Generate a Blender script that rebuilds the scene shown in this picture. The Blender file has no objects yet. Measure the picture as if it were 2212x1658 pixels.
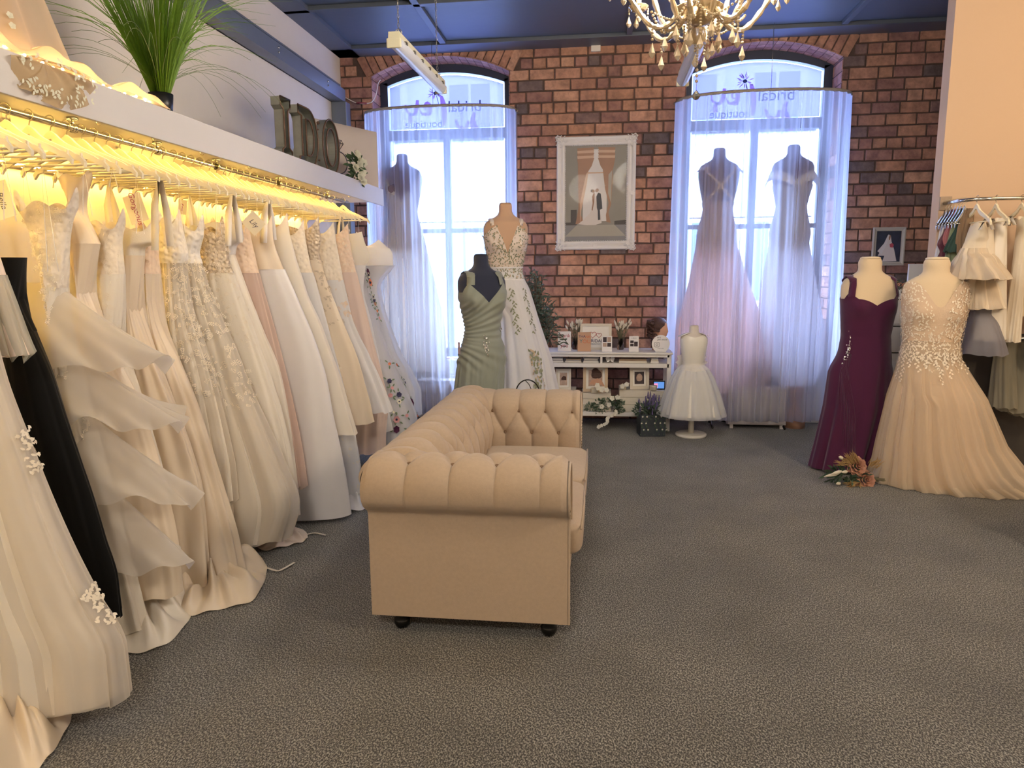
import bpy, bmesh, math, random
import numpy as np
from mathutils import Vector, Matrix
PI = math.pi
random.seed(11)
S = bpy.context.scene
COL = S.collection
# ---------------------------------------------------------------- camera
FPX, YAW, PITCH, ROLL, CAMH = 1534.0, 7.15, 9.03, 0.435, 1.5
def _rot(yaw, pitch, roll):
    cy, sy, cp, sp = math.cos(yaw), math.sin(yaw), math.cos(pitch), math.sin(pitch)
    f = np.array([-sy*cp, cy*cp, -sp]); r = np.array([cy, sy, 0.0]); d = np.cross(f, r)
    cr, sr = math.cos(roll), math.sin(roll)
    return np.array([r*cr + d*sr, -r*sr + d*cr, f])
RM = _rot(*np.radians([YAW, PITCH, ROLL]))
CP = np.array([0.0, 0.0, CAMH])
cam = bpy.data.cameras.new('camera'); cam.sensor_width = 36.0; cam.lens = FPX/2212*36.0
cam.clip_start = 0.05; cam.clip_end = 200
co = bpy.data.objects.new('camera', cam); COL.objects.link(co)
co.matrix_world = Matrix([[RM[0][i], -RM[1][i], -RM[2][i], CP[i]] for i in range(3)] + [[0, 0, 0, 1]])
S.camera = co
def at(px, py, x=None, y=None, z=None):
    """the point of the place that the photograph shows at a pixel, on a plane of known x, y or z"""
    d = RM.T @ np.array([(px-1106)/FPX, (py-829)/FPX, 1.0])
    t = (x-CP[0])/d[0] if x is not None else (y-CP[1])/d[1] if y is not None else (z-CP[2])/d[2]
    return CP + d*t
# ---------------------------------------------------------------- view, world, lights
S.view_settings.view_transform = 'Standard'; S.view_settings.look = 'None'
S.view_settings.gamma = 1.0; S.view_settings.use_curve_mapping = False
S.view_settings.exposure = 0.0
S.cycles.max_bounces = 8; S.cycles.diffuse_bounces = 4; S.cycles.glossy_bounces = 3
S.cycles.transmission_bounces = 6; S.cycles.transparent_max_bounces = 20
S.cycles.caustics_reflective = False; S.cycles.caustics_refractive = False
S.cycles.sample_clamp_indirect = 4.0
try:
    S.cycles.use_denoising = True
except Exception: pass
W = bpy.data.worlds.new('sky'); S.world = W; W.use_nodes = True
bg = W.node_tree.nodes['Background']; bg.inputs[0].default_value = (0.42, 0.58, 1.0, 1); bg.inputs[1].default_value = 27.0
def lamp(kind, name, loc, power, color, size=0.1, rot=None, sy=None):
    l = bpy.data.lights.new(name, kind); l.energy = power; l.color = color
    if kind == 'AREA':
        l.size = size
        if sy: l.shape = 'RECTANGLE'; l.size_y = sy
    elif kind in ('POINT', 'SPOT'): l.shadow_soft_size = size
    o = bpy.data.objects.new(name, l); COL.objects.link(o); o.location = loc
    if rot: o.rotation_euler = rot
    return o
WARM = (1.0, 0.72, 0.42)
lamp('POINT', 'ceiling_lamp_behind', (-0.4, -1.2, 3.2), 200, (1.0, 0.90, 0.76), 0.3)
lamp('POINT', 'ceiling_lamp_side', (3.2, 1.2, 3.1), 210, (1.0, 0.80, 0.56), 0.3)
lamp('POINT', 'ceiling_lamp_right', (3.6, 3.9, 3.1), 60, (1.0, 0.68, 0.38), 0.25)
lamp('POINT', 'chandelier_glow', (0.39, 3.2, 2.86), 170, (1.0, 0.90, 0.78), 0.22)
for nm, xc in (('added_sky_fill_left', -1.6), ('added_sky_fill_right', 1.47)):  # added area lamps, unseen above the windows, boosting daylight on the curtains
    lamp('AREA', nm, (xc, 9.3, 4.9), 420, (0.55, 0.70, 1.0), 2.2, (math.radians(-55), 0, 0), 1.6)
for nm, xc in (('daylight_portal_left', -1.6), ('daylight_portal_right', 1.47)):
    p = lamp('AREA', nm, (xc, 7.62, 2.05), 1, (1, 1, 1), 1.3, (math.radians(-90), 0, 0), 2.9)
    p.data.cycles.is_portal = True
# ---------------------------------------------------------------- helpers
def lin(h):
    h = h.lstrip('#'); c = [int(h[i:i+2], 16)/255 for i in (0, 2, 4)]
    return [x/12.92 if x <= 0.04045 else ((x+0.055)/1.055)**2.4 for x in c] + [1.0]
MATS = {}
def nt_new(name):
    m = bpy.data.materials.new(name); m.use_nodes = True; nt = m.node_tree; nt.nodes.clear()
    return m, nt, nt.nodes, nt.links
def mat(name, color, rough=0.6, metal=0.0, sheen=0.0, bump=0.0, bscale=200.0, var=0.0, vscale=8.0, spec=0.5,
        transl=0.0, alpha=1.0, emit=0.0, coat=0.0, stretch=None, trans=0.0, ior=1.45, btype='noise'):
    """principled base with procedural colour variation and bump; alpha / transl make sheer cloth"""
    if name in MATS: return MATS[name]
    m, nt, N, L = nt_new(name)
    out = N.new('ShaderNodeOutputMaterial'); b = N.new('ShaderNodeBsdfPrincipled')
    c = lin(color) if isinstance(color, str) else list(color)
    tc = N.new('ShaderNodeTexCoord')
    n1 = N.new('ShaderNodeTexNoise'); n1.inputs['Scale'].default_value = vscale; n1.inputs['Detail'].default_value = 4
    L.new(tc.outputs['Object'], n1.inputs['Vector'])
    mx = N.new('ShaderNodeMix'); mx.data_type = 'RGBA'
    v = max(var, 0.02)
    mx.inputs[6].default_value = [x*(1-v) for x in c[:3]] + [1]; mx.inputs[7].default_value = [min(1, x*(1+v)) for x in c[:3]] + [1]
    L.new(n1.outputs[0], mx.inputs[0]); L.new(mx.outputs[2], b.inputs['Base Color'])
    b.inputs['Roughness'].default_value = rough; b.inputs['Metallic'].default_value = metal
    b.inputs['Specular IOR Level'].default_value = spec; b.inputs['IOR'].default_value = ior
    b.inputs['Sheen Weight'].default_value = sheen; b.inputs['Coat Weight'].default_value = coat
    b.inputs['Transmission Weight'].default_value = trans
    if emit:
        b.inputs['Emission Color'].default_value = c; b.inputs['Emission Strength'].default_value = emit
    if bump:
        mp = N.new('ShaderNodeMapping'); L.new(tc.outputs['Object'], mp.inputs[0])
        if stretch: mp.inputs['Scale'].default_value = stretch
        if btype == 'voronoi':
            t = N.new('ShaderNodeTexVoronoi'); t.feature = 'SMOOTH_F1'
        elif btype == 'wave':
            t = N.new('ShaderNodeTexWave')
        else:
            t = N.new('ShaderNodeTexNoise'); t.inputs['Detail'].default_value = 3
        t.inputs['Scale'].default_value = bscale; L.new(mp.outputs[0], t.inputs['Vector'])
        bp = N.new('ShaderNodeBump'); bp.inputs['Strength'].default_value = bump; bp.inputs['Distance'].default_value = 0.01
        L.new(t.outputs[0], bp.inputs['Height']); L.new(bp.outputs[0], b.inputs['Normal'])
    sh = b.outputs[0]
    if transl:
        t = N.new('ShaderNodeBsdfTranslucent'); L.new(mx.outputs[2], t.inputs[0])
        ms = N.new('ShaderNodeMixShader'); ms.inputs[0].default_value = transl
        L.new(sh, ms.inputs[1]); L.new(t.outputs[0], ms.inputs[2]); sh = ms.outputs[0]
    if alpha < 1:
        t = N.new('ShaderNodeBsdfTransparent'); ms = N.new('ShaderNodeMixShader')
        lw = N.new('ShaderNodeLayerWeight'); lw.inputs[0].default_value = 0.35
        mr = N.new('ShaderNodeMapRange'); mr.inputs[3].default_value = alpha; mr.inputs[4].default_value = min(1, alpha + 0.45)
        L.new(lw.outputs['Facing'], mr.inputs[0]); L.new(mr.outputs[0], ms.inputs[0])
        L.new(t.outputs[0], ms.inputs[1]); L.new(sh, ms.inputs[2]); sh = ms.outputs[0]
    L.new(sh, out.inputs[0])
    MATS[name] = m
    return m
WM = {}
def wm(o): return WM.get(o.name, Matrix.Identity(4)) if o is not None else Matrix.Identity(4)
def tagp(o, label=None, cat=None, group=None, kind=None):
    if label: o['label'] = label
    if cat: o['category'] = cat
    if group: o['group'] = group
    if kind: o['kind'] = kind
    return o
def thing(name, label, cat, loc=(0, 0, 0), rotz=0.0, group=None, scale=1.0):
    o = bpy.data.objects.new(name, None); COL.objects.link(o); o.empty_display_size = 0.1
    o.location = loc; o.rotation_euler = (0, 0, rotz); o.scale = (scale,)*3
    WM[o.name] = Matrix.Translation(Vector(loc)) @ Matrix.Rotation(rotz, 4, 'Z') @ Matrix.Scale(scale, 4)
    return tagp(o, label, cat, group)
def obj(name, V, F, m, parent=None, world=False, smooth=True, mi=None, tint=None):
    if world and parent is not None:
        inv = np.array(wm(parent).inverted()); V = np.asarray(V, float).reshape(-1, 3) @ inv[:3, :3].T + inv[:3, 3]
    me = bpy.data.meshes.new(name)
    me.from_pydata([tuple(map(float, v)) for v in V], [], F)
    for q in (m if isinstance(m, (list, tuple)) else [m]): me.materials.append(q)
    if mi is not None: me.polygons.foreach_set('material_index', mi)
    me.polygons.foreach_set('use_smooth', [smooth]*len(me.polygons))
    if tint is not None:
        a = me.attributes.new('tint', 'FLOAT', 'FACE'); a.data.foreach_set('value', tint)
    me.update()
    o = bpy.data.objects.new(name, me); COL.objects.link(o)
    if parent is not None:
        o.parent = parent; WM[o.name] = wm(parent)
    return o
class MB:
    def __init__(s): s.V = []; s.F = []; s.T = []
    def add(s, V, F, t=0.0):
        n = len(s.V); s.V += [tuple(v) for v in V]; s.F += [tuple(i+n for i in f) for f in F]; s.T += [t]*len(F); return s
    def box(s, x0, x1, y0, y1, z0, z1, b=0.0, rz=0.0, t=0.0):
        c = ((x0+x1)/2, (y0+y1)/2, (z0+z1)/2); h = ((x1-x0)/2, (y1-y0)/2, (z1-z0)/2); b = min(b, min(h)*0.9)
        V = []; F = []
        if b <= 0:
            V = [(sx*h[0], sy*h[1], sz*h[2]) for sx in (-1, 1) for sy in (-1, 1) for sz in (-1, 1)]
            F = [(0, 1, 3, 2), (4, 6, 7, 5), (0, 4, 5, 1), (2, 3, 7, 6), (0, 2, 6, 4), (1, 5, 7, 3)]
        else:
            bm = bmesh.new(); bmesh.ops.create_cube(bm, size=1.0)
            for v in bm.verts: v.co = Vector((v.co.x*2*h[0], v.co.y*2*h[1], v.co.z*2*h[2]))
            bmesh.ops.bevel(bm, geom=bm.edges[:], offset=b, segments=2, affect='EDGES', profile=0.6)
            bm.verts.index_update(); V = [tuple(v.co) for v in bm.verts]; F = [tuple(v.index for v in f.verts) for f in bm.faces]; bm.free()
        if rz:
            cr, sr = math.cos(rz), math.sin(rz); V = [(x*cr-y*sr, x*sr+y*cr, z) for x, y, z in V]
        return s.add([(x+c[0], y+c[1], z+c[2]) for x, y, z in V], F, t)
    def tube(s, pts, r, n=8, cap=True, t=0.0):
        pts = [Vector(p) for p in pts]; k = len(pts); rs = r if isinstance(r, (list, tuple, np.ndarray)) else [r]*k
        V = []; F = []; up = None
        for i, p in enumerate(pts):
            tg = (pts[min(i+1, k-1)] - pts[max(i-1, 0)]).normalized()
            if up is None: up = Vector((0, 0, 1)) if abs(tg.z) < 0.9 else Vector((1, 0, 0))
            a = tg.cross(up).normalized(); up = a.cross(tg).normalized()
            for j in range(n):
                an = 2*PI*j/n; V.append(p + (a*math.cos(an) + up*math.sin(an))*rs[i])
        for i in range(k-1):
            for j in range(n): F.append((i*n+j, i*n+(j+1) % n, (i+1)*n+(j+1) % n, (i+1)*n+j))
        if cap: F.append(tuple(range(n-1, -1, -1))); F.append(tuple((k-1)*n+j for j in range(n)))
        return s.add(V, F, t)
    def lathe(s, prof, c=(0, 0, 0), n=24, sx=1.0, sy=1.0, t=0.0, cap=True):
        V = []; F = []; k = len(prof)
        for r, z in prof:
            for j in range(n): V.append((c[0]+r*sx*math.cos(2*PI*j/n), c[1]+r*sy*math.sin(2*PI*j/n), c[2]+z))
        for i in range(k-1):
            for j in range(n): F.append((i*n+j, i*n+(j+1) % n, (i+1)*n+(j+1) % n, (i+1)*n+j))
        if cap: F.append(tuple(range(n-1, -1, -1))); F.append(tuple((k-1)*n+j for j in range(n)))
        return s.add(V, F, t)
    def sphere(s, c, r, n=10, m=6, sc=(1, 1, 1), t=0.0):
        V = []; F = []
        for i in range(m+1):
            a = PI*i/m
            for j in range(n): V.append((c[0]+r*sc[0]*math.sin(a)*math.cos(2*PI*j/n), c[1]+r*sc[1]*math.sin(a)*math.sin(2*PI*j/n), c[2]+r*sc[2]*math.cos(a)))
        for i in range(m):
            for j in range(n): F.append((i*n+j, (i+1)*n+j, (i+1)*n+(j+1) % n, i*n+(j+1) % n))
        return s.add(V, F, t)
    def prism(s, poly, axis, a, b, t=0.0):
        """poly = list of 2-D points; extruded along axis ('x','y','z') from a to b"""
        f = {'x': lambda p, q: (q, p[0], p[1]), 'y': lambda p, q: (p[0], q, p[1]), 'z': lambda p, q: (p[0], p[1], q)}[axis]
        n = len(poly); V = [f(p, a) for p in poly] + [f(p, b) for p in poly]
        F = [tuple(range(n)), tuple(range(2*n-1, n-1, -1))] + [(i, n+i, n+(i+1) % n, (i+1) % n) for i in range(n)]
        return s.add(V, F, t)
    def ribbon(s, pts, w, nrm, th=0.0, t=0.0):
        pts = [Vector(p) for p in pts]; k = len(pts); V = []; F = []
        ws = w if isinstance(w, (list, tuple)) else [w]*k
        for i, p in enumerate(pts):
            tg = (pts[min(i+1, k-1)] - pts[max(i-1, 0)]).normalized()
            nn = Vector(nrm(p) if callable(nrm) else nrm); a = tg.cross(nn).normalized()*ws[i]/2
            V += [p-a, p+a]
            if th: V += [p-a-nn.normalized()*th, p+a-nn.normalized()*th]
        st = 4 if th else 2
        for i in range(k-1):
            o = i*st; F.append((o, o+1, o+st+1, o+st))
            if th: F += [(o+2, o+st+2, o+st+3, o+3), (o, o+st, o+st+2, o+2), (o+1, o+3, o+st+3, o+st+1)]
        return s.add(V, F, t)
    def leaf(s, c, d, n, L, Wd, curl=0.25, t=0.0):
        """small leaf / petal: base at c, pointing along d, facing n"""
        c = Vector(c); d = Vector(d).normalized(); n = Vector(n); n = (n - d*n.dot(d)).normalized(); a = d.cross(n)
        V = [c]
        for u, w in ((0.35, 0.5), (0.7, 0.42)):
            V += [c + d*L*u + a*Wd*w + n*L*curl*u*0.5, c + d*L*u + n*L*curl*u*0.3, c + d*L*u - a*Wd*w + n*L*curl*u*0.5]
        V += [c + d*L - n*L*curl*0.1]
        F = [(0, 1, 2), (0, 2, 3), (1, 4, 5, 2), (2, 5, 6, 3), (4, 7, 5), (5, 7, 6)]
        return s.add(V, F, t)
    def build(s, name, m, parent=None, world=False, smooth=True, tint=False, mi=None, label=None):
        o = obj(name, s.V, s.F, m, parent, world, smooth, mi, s.T if tint else None)
        if label: o['label'] = label
        return o
def struct(o): o['kind'] = 'structure'; return o
def copy_tree(o, loc, rotz=None, label=None, group=None):
    c = o.copy(); COL.objects.link(c); c.location = loc
    if rotz is not None: c.rotation_euler = (0, 0, rotz)
    if label: c['label'] = label
    if group: c['group'] = group
    def rec(a, b):
        for ch in a.children:
            d = ch.copy(); COL.objects.link(d); d.parent = b; rec(ch, d)
    rec(o, c)
    return c
def pchip(xs, ys, q):
    xs = np.asarray(xs, float); ys = np.asarray(ys, float); q = np.asarray(q, float)
    h = np.diff(xs); d = np.diff(ys)/h; m = np.zeros(len(xs))
    if len(xs) > 2:
        w1 = 2*h[1:]+h[:-1]; w2 = h[1:]+2*h[:-1]; ok = d[:-1]*d[1:] > 0
        with np.errstate(all='ignore'):
            mm = (w1+w2)/(w1/d[:-1]+w2/d[1:])
        m[1:-1] = np.where(ok, mm, 0)
    m[0] = d[0]; m[-1] = d[-1]
    i = np.clip(np.searchsorted(xs, q)-1, 0, len(h)-1); t = (q-xs[i])/h[i]
    return ys[i]*(1+2*t)*(1-t)**2 + m[i]*h[i]*t*(1-t)**2 + ys[i+1]*t*t*(3-2*t) + m[i+1]*h[i]*t*t*(t-1)
class Cloth:
    """closed draped surface. levels: rows (z, cx, cy, rx, ry), top to hem; folds grow towards the hem"""
    def __init__(s, levels, seed=0, amp=0.012, freq=9, top=None, hem=0.0, grow=1.3, sharp=1.0, a0=0.0):
        s.L = np.array(levels, float); d = np.sqrt((np.diff(s.L[:, 0]))**2 + np.diff(s.L[:, 1]+s.L[:, 3])**2*0.5 + 1e-6)
        s.t = np.concatenate([[0], np.cumsum(d)]); s.t /= s.t[-1]
        r = random.Random(seed); s.w = [(freq+r.randint(-2, 2), r.uniform(0, 6.28), 0.6, r.uniform(-1.2, 1.2)), (int(freq*1.7)+r.randint(0, 3), r.uniform(0, 6.28), 0.35, r.uniform(-1.5, 1.5)),
               (int(freq*2.9), r.uniform(0, 6.28), 0.18, r.uniform(-2, 2)), (3, r.uniform(0, 6.28), 0.35, 0.4)]
        s.amp, s.top, s.hem, s.grow, s.sharp, s.a0 = amp, top, hem, grow, sharp, a0
    def P(s, t, th):
        t = np.asarray(t, float); th = np.asarray(th, float)
        z, cx, cy, rx, ry = [pchip(s.t, s.L[:, k], t) for k in range(5)]
        f = 0
        for n, ph, a, dr in s.w: f = f + a*np.sin(n*th + ph + dr*t*1.5)
        if s.sharp != 1.0: f = np.sign(f)*np.abs(f)**s.sharp
        off = s.amp*(s.a0 + (1-s.a0)*t**s.grow)*f
        ct, st = np.cos(th), np.sin(th)
        x = cx + (rx+off)*ct; y = cy + (ry+off)*st
        if s.top is not None: z = z + s.top(th)*np.clip(1-t/0.25, 0, 1)
        if s.hem: z = z + s.hem*f*np.clip((t-0.6)/0.4, 0, 1)**2
        return np.stack([x, y, z], -1)
    def mesh(s, nt=60, n=120, t0=0.0, t1=1.0, off=0.0):
        T, H = np.meshgrid(np.linspace(t0, t1, nt), np.linspace(0, 2*PI, n, endpoint=False), indexing='ij')
        P = s.P(T, H)
        if off: P = P + off*np.stack([np.cos(H), np.sin(H), 0*H], -1)
        V = P.reshape(-1, 3); F = [(i*n+j, i*n+(j+1) % n, (i+1)*n+(j+1) % n, (i+1)*n+j) for i in range(nt-1) for j in range(n)]
        return V, F
    def build(s, name, m, parent, world=True, nt=60, n=120, t0=0.0, t1=1.0, off=0.0, label=None):
        V, F = s.mesh(nt, n, t0, t1, off); o = obj(name, V, F, m, parent, world)
        if label: o['label'] = label
        return o
    def frame(s, t, th, e=1e-3):
        p = s.P(t, th); du = s.P(t+e, th)-p; dv = s.P(t, th+e)-p
        n = np.cross(dv, du); n /= (np.linalg.norm(n)+1e-9); c = np.array([math.cos(th), math.sin(th), 0])
        if n @ c < 0: n = -n
        return Vector(p), Vector(du).normalized(), Vector(dv).normalized(), Vector(n)
def lace(cl, mb, count, trange, thrange, size, seed=0, sprig=True, off=0.004, bias=1.0):
    """embroidered leaves and sprigs lying on a cloth surface"""
    r = random.Random(seed)
    for _ in range(count):
        t = trange[0] + (trange[1]-trange[0])*(r.random()**bias); th = r.uniform(*thrange)
        p, du, dv, n = cl.frame(t, th)
        a = r.uniform(0, 2*PI); d = du*math.cos(a)+dv*math.sin(a); sz = size*r.uniform(0.6, 1.3)
        p = p + n*off
        if sprig:
            for k in range(4):
                q = p + d*sz*0.55*k
                side = dv*math.cos(a)-du*math.sin(a)
                for sg in (-1, 1):
                    mb.leaf(q, d*0.7+side*sg, n, sz*(0.9-0.12*k), sz*0.34, 0.3, r.random())
        else:
            mb.leaf(p, d, n, sz, sz*0.45, 0.3, r.random())
def flower(mb, c, n, r, k=5, t=0.0, seed=0):
    n = Vector(n).normalized(); a = n.orthogonal().normalized(); b = n.cross(a); rr = random.Random(seed); p0 = rr.uniform(0, 6)
    for i in range(k):
        an = p0+2*PI*i/k; d = a*math.cos(an)+b*math.sin(an); mb.leaf(Vector(c), d+n*0.25, n, r, r*0.95, 0.2, t)
def text_mesh(name, body, size, m, parent, mw, ext=0.001, mirror=False, align='CENTER', shear=0.0):
    cu = bpy.data.curves.new(name, 'FONT'); cu.body = body; cu.size = size; cu.extrude = ext; cu.align_x = align; cu.align_y = 'CENTER'; cu.shear = shear
    cu.materials.append(m); o = bpy.data.objects.new(name, cu); COL.objects.link(o)
    M = mw @ (Matrix.Scale(-1, 4, (1, 0, 0)) if mirror else Matrix.Identity(4))
    me = bpy.data.meshes.new_from_object(o); bpy.data.objects.remove(o)
    if not me.materials: me.materials.append(m)
    o = bpy.data.objects.new(name, me); COL.objects.link(o)
    o.parent = parent; o.matrix_local = wm(parent).inverted() @ M
    return o
def face_y(x, y, z):   # text plane facing the camera side (-y)
    return Matrix.Translation((x, y, z)) @ Matrix.Rotation(PI/2, 4, 'X')
# ---------------------------------------------------------------- the room
XL, YB, ZC, YG = -2.6, 7.2, 3.63, 7.48
m_cream = mat('cream_paint', '#e6ddd2', 0.85, bump=0.08, bscale=60, var=0.03)
m_white = mat('white_paint', '#e6e2de', 0.55, var=0.02)
m_trimw = mat('white_gloss', '#ebe8e4', 0.35, var=0.02)
m_dark = mat('dark_navy_paint', '#232a38', 0.5, var=0.08, bump=0.05, bscale=30)
m_ceil = mat('ceiling_paint', '#535a66', 0.45, var=0.10, vscale=2.0, bump=0.06, bscale=14)
m_steel = mat('painted_steel', '#737a84', 0.35, metal=0.3, var=0.10, vscale=5)
m_chrome = mat('chrome', '#d8d6d0', 0.18, metal=1.0)
# carpet: heathered grey-brown loop pile
def carpet():
    m, nt, N, L = nt_new('heather_carpet')
    out = N.new('ShaderNodeOutputMaterial'); b = N.new('ShaderNodeBsdfPrincipled'); tc = N.new('ShaderNodeTexCoord')
    n1 = N.new('ShaderNodeTexNoise'); n1.inputs['Scale'].default_value = 185; n1.inputs['Detail'].default_value = 3; n1.inputs['Roughness'].default_value = 0.7
    mp = N.new('ShaderNodeMapping'); mp.inputs['Rotation'].default_value = (0, 0, 0.5); mp.inputs['Scale'].default_value = (1, 0.62, 1)
    L.new(tc.outputs['Object'], mp.inputs[0]); L.new(mp.outputs[0], n1.inputs['Vector'])
    n2 = N.new('ShaderNodeTexNoise'); n2.inputs['Scale'].default_value = 2.2; n2.inputs['Detail'].default_value = 5; L.new(tc.outputs['Object'], n2.inputs['Vector'])
    r = N.new('ShaderNodeValToRGB'); r.color_ramp.elements[0].position = 0.43; r.color_ramp.elements[0].color = lin('#211f1d')
    r.color_ramp.elements[1].position = 0.585; r.color_ramp.elements[1].color = lin('#b0aca2')
    e = r.color_ramp.elements.new(0.5); e.color = lin('#55514a')
    L.new(n1.outputs[0], r.inputs[0])
    mx = N.new('ShaderNodeMix'); mx.data_type = 'RGBA'; mx.blend_type = 'MULTIPLY'; mx.inputs[0].default_value = 0.7
    r2 = N.new('ShaderNodeValToRGB'); r2.color_ramp.elements[0].position = 0.3; r2.color_ramp.elements[0].color = (0.45, 0.45, 0.45, 1); r2.color_ramp.elements[1].position = 0.7
    L.new(n2.outputs[0], r2.inputs[0]); L.new(r.outputs[0], mx.inputs[6]); L.new(r2.outputs[0], mx.inputs[7]); L.new(mx.outputs[2], b.inputs['Base Color'])
    b.inputs['Roughness'].default_value = 1.0; b.inputs['Specular IOR Level'].default_value = 0.1; b.inputs['Sheen Weight'].default_value = 0.3
    bp = N.new('ShaderNodeBump'); bp.inputs['Strength'].default_value = 1.0; bp.inputs['Distance'].default_value = 0.007
    L.new(n1.outputs[0], bp.inputs['Height']); L.new(bp.outputs[0], b.inputs['Normal']); L.new(b.outputs[0], out.inputs[0])
    return m
b = MB(); b.add([(-2.7, -3.2, 0), (5.2, -3.2, 0), (5.2, 7.62, 0), (-2.7, 7.62, 0)], [(0, 1, 2, 3)])
struct(b.build('floor', carpet(), smooth=False))
b = MB(); b.box(-2.8, 5.2, -3.2, 7.3, ZC, ZC+0.1)
struct(b.build('ceiling', m_ceil, smooth=False))
k = 0
for x0, x1, y0, y1 in ((-2.6, 5, 5.9, 5.96), (-2.6, 5, 4.68, 4.73), (-1.52, -1.46, -3, 6.9), (0.2, 0.25, -3, 6.9), (2.05, 2.1, -3, 6.9), (-2.6, 3.2, 6.93, 7.2), (-2.6, -2.38, -3, 7.2)):
    b = MB(); b.box(x0, x1, y0, y1, ZC-0.035, ZC, 0.004); k += 1
    struct(b.build('ceiling_batten', m_ceil, smooth=False))
b = MB(); b.box(XL-0.1, XL, -3.2, 7.5, 0, ZC); struct(b.build('wall_left', m_cream, smooth=False))
b = MB(); b.box(-2.7, 5.2, -3.3, -3.2, 0, ZC); struct(b.build('wall_front', m_cream, smooth=False))
b = MB(); b.box(5.2, 5.3, -3.2, 7.3, 0, ZC); struct(b.build('wall_side', m_cream, smooth=False))
# stub wall to the right, peach cream with shade below the garments painted as a dark lower half
m_peach = mat('peach_wall', '#cfb296', 0.8, bump=0.06, bscale=50, var=0.03, vscale=2)
m_low = mat('shaded_lower_wall', '#4a4440', 0.8, var=0.15, bump=0.1, bscale=40)
b = MB(); b.box(2.41, 5.2, 5.6, 5.72, 1.02, ZC); struct(b.build('wall_right', m_peach, smooth=False))
b = MB(); b.box(2.41, 5.2, 5.6, 5.72, 0, 1.02); struct(b.build('wall_right_shaded', m_low, smooth=False))
# --------------- brick wall with two arched openings
def brickmat():
    m, nt, N, L = nt_new('old_brick')
    out = N.new('ShaderNodeOutputMaterial'); b = N.new('ShaderNodeBsdfPrincipled'); tc = N.new('ShaderNodeTexCoord')
    at_ = N.new('ShaderNodeAttribute'); at_.attribute_name = 'tint'
    r = N.new('ShaderNodeValToRGB'); cr = r.color_ramp; cr.elements[0].position = 0.0; cr.elements[0].color = lin('#665c5e')
    cr.elements[1].position = 1.0; cr.elements[1].color = lin('#c69d86')
    for p, c in ((0.07, '#806e6c'), (0.12, '#93706a'), (0.4, '#a67c70'), (0.65, '#b0866f'), (0.85, '#bb907c')):
        e = cr.elements.new(p); e.color = lin(c)
    L.new(at_.outputs['Fac'], r.inputs[0])
    n1 = N.new('ShaderNodeTexNoise'); n1.inputs['Scale'].default_value = 14; n1.inputs['Detail'].default_value = 6; n1.inputs['Roughness'].default_value = 0.65; L.new(tc.outputs['Object'], n1.inputs[0])
    r1 = N.new('ShaderNodeValToRGB'); r1.color_ramp.elements[0].position = 0.3; r1.color_ramp.elements[0].color = (0.42, 0.38, 0.38, 1); r1.color_ramp.elements[1].position = 0.68; r1.color_ramp.elements[1].color = (1.25, 1.18, 1.12, 1)
    L.new(n1.outputs[0], r1.inputs[0])
    mx = N.new('ShaderNodeMix'); mx.data_type = 'RGBA'; mx.blend_type = 'MULTIPLY'; mx.inputs[0].default_value = 0.8
    L.new(r.outputs[0], mx.inputs[6]); L.new(r1.outputs[0], mx.inputs[7])
    n2 = N.new('ShaderNodeTexNoise'); n2.inputs['Scale'].default_value = 45; n2.inputs['Detail'].default_value = 5; n2.inputs['Roughness'].default_value = 0.8; L.new(tc.outputs['Object'], n2.inputs[0])
    r2 = N.new('ShaderNodeValToRGB'); r2.color_ramp.elements[0].position = 0.66; r2.color_ramp.elements[0].color = (0, 0, 0, 1); r2.color_ramp.elements[1].position = 0.74; r2.color_ramp.elements[1].color = (0.7, 0.7, 0.7, 1)
    L.new(n2.outputs[0], r2.inputs[0])
    m2 = N.new('ShaderNodeMix'); m2.data_type = 'RGBA'; m2.inputs[7].default_value = lin('#cdbdb2'); L.new(r2.outputs[0], m2.inputs[0]); L.new(mx.outputs[2], m2.inputs[6])
    L.new(m2.outputs[2], b.inputs['Base Color']); b.inputs['Roughness'].default_value = 0.75; b.inputs['Specular IOR Level'].default_value = 0.3
    bp = N.new('ShaderNodeBump'); bp.inputs['Strength'].default_value = 0.7; bp.inputs['Distance'].default_value = 0.012
    L.new(n1.outputs[0], bp.inputs['Height']); L.new(bp.outputs[0], b.inputs['Normal']); L.new(b.outputs[0], out.inputs[0])
    return m
m_brick = brickmat(); m_mortar = mat('dark_mortar', '#55443e', 0.95, var=0.25, vscale=20, bump=0.5, bscale=60)
WINS = [(-1.595, 0.69), (1.47, 0.70)]   # centre x, half width
ZSP, ZAP, ZSILL = 3.41, 3.575, 0.60
def arch_z(x, xc, hw, zs=ZSP, za=ZAP):
    r = za-zs; R = (hw*hw+r*r)/(2*r); return za-R+math.sqrt(max(R*R-(x-xc)**2, 0))
def in_hole(x, z):
    for xc, hw in WINS:
        if abs(x-xc) < hw and ZSILL < z < arch_z(x, xc, hw): return True
    return False
def brick(mb, poly, y, t, d=0.012, bv=0.006):
    """one brick face: quad poly (x,z)x4 standing proud of the mortar"""
    cx = sum(p[0] for p in poly)/4; cz = sum(p[1] for p in poly)/4; V = []
    for p in poly: V.append((p[0], y+d, p[1]))
    for p in poly:
        L_ = math.hypot(p[0]-cx, p[1]-cz)+1e-6; k_ = 1-bv*1.5/L_
        V.append((cx+(p[0]-cx)*k_, y, cz+(p[1]-cz)*k_))
    mb.add(V, [(4, 5, 6, 7)]+[(i, (i+1) % 4, 4+(i+1) % 4, 4+i) for i in range(4)], t)
rr = random.Random(5)
b = MB(); row = 0; z = 0.0; H = 0.1035
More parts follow.
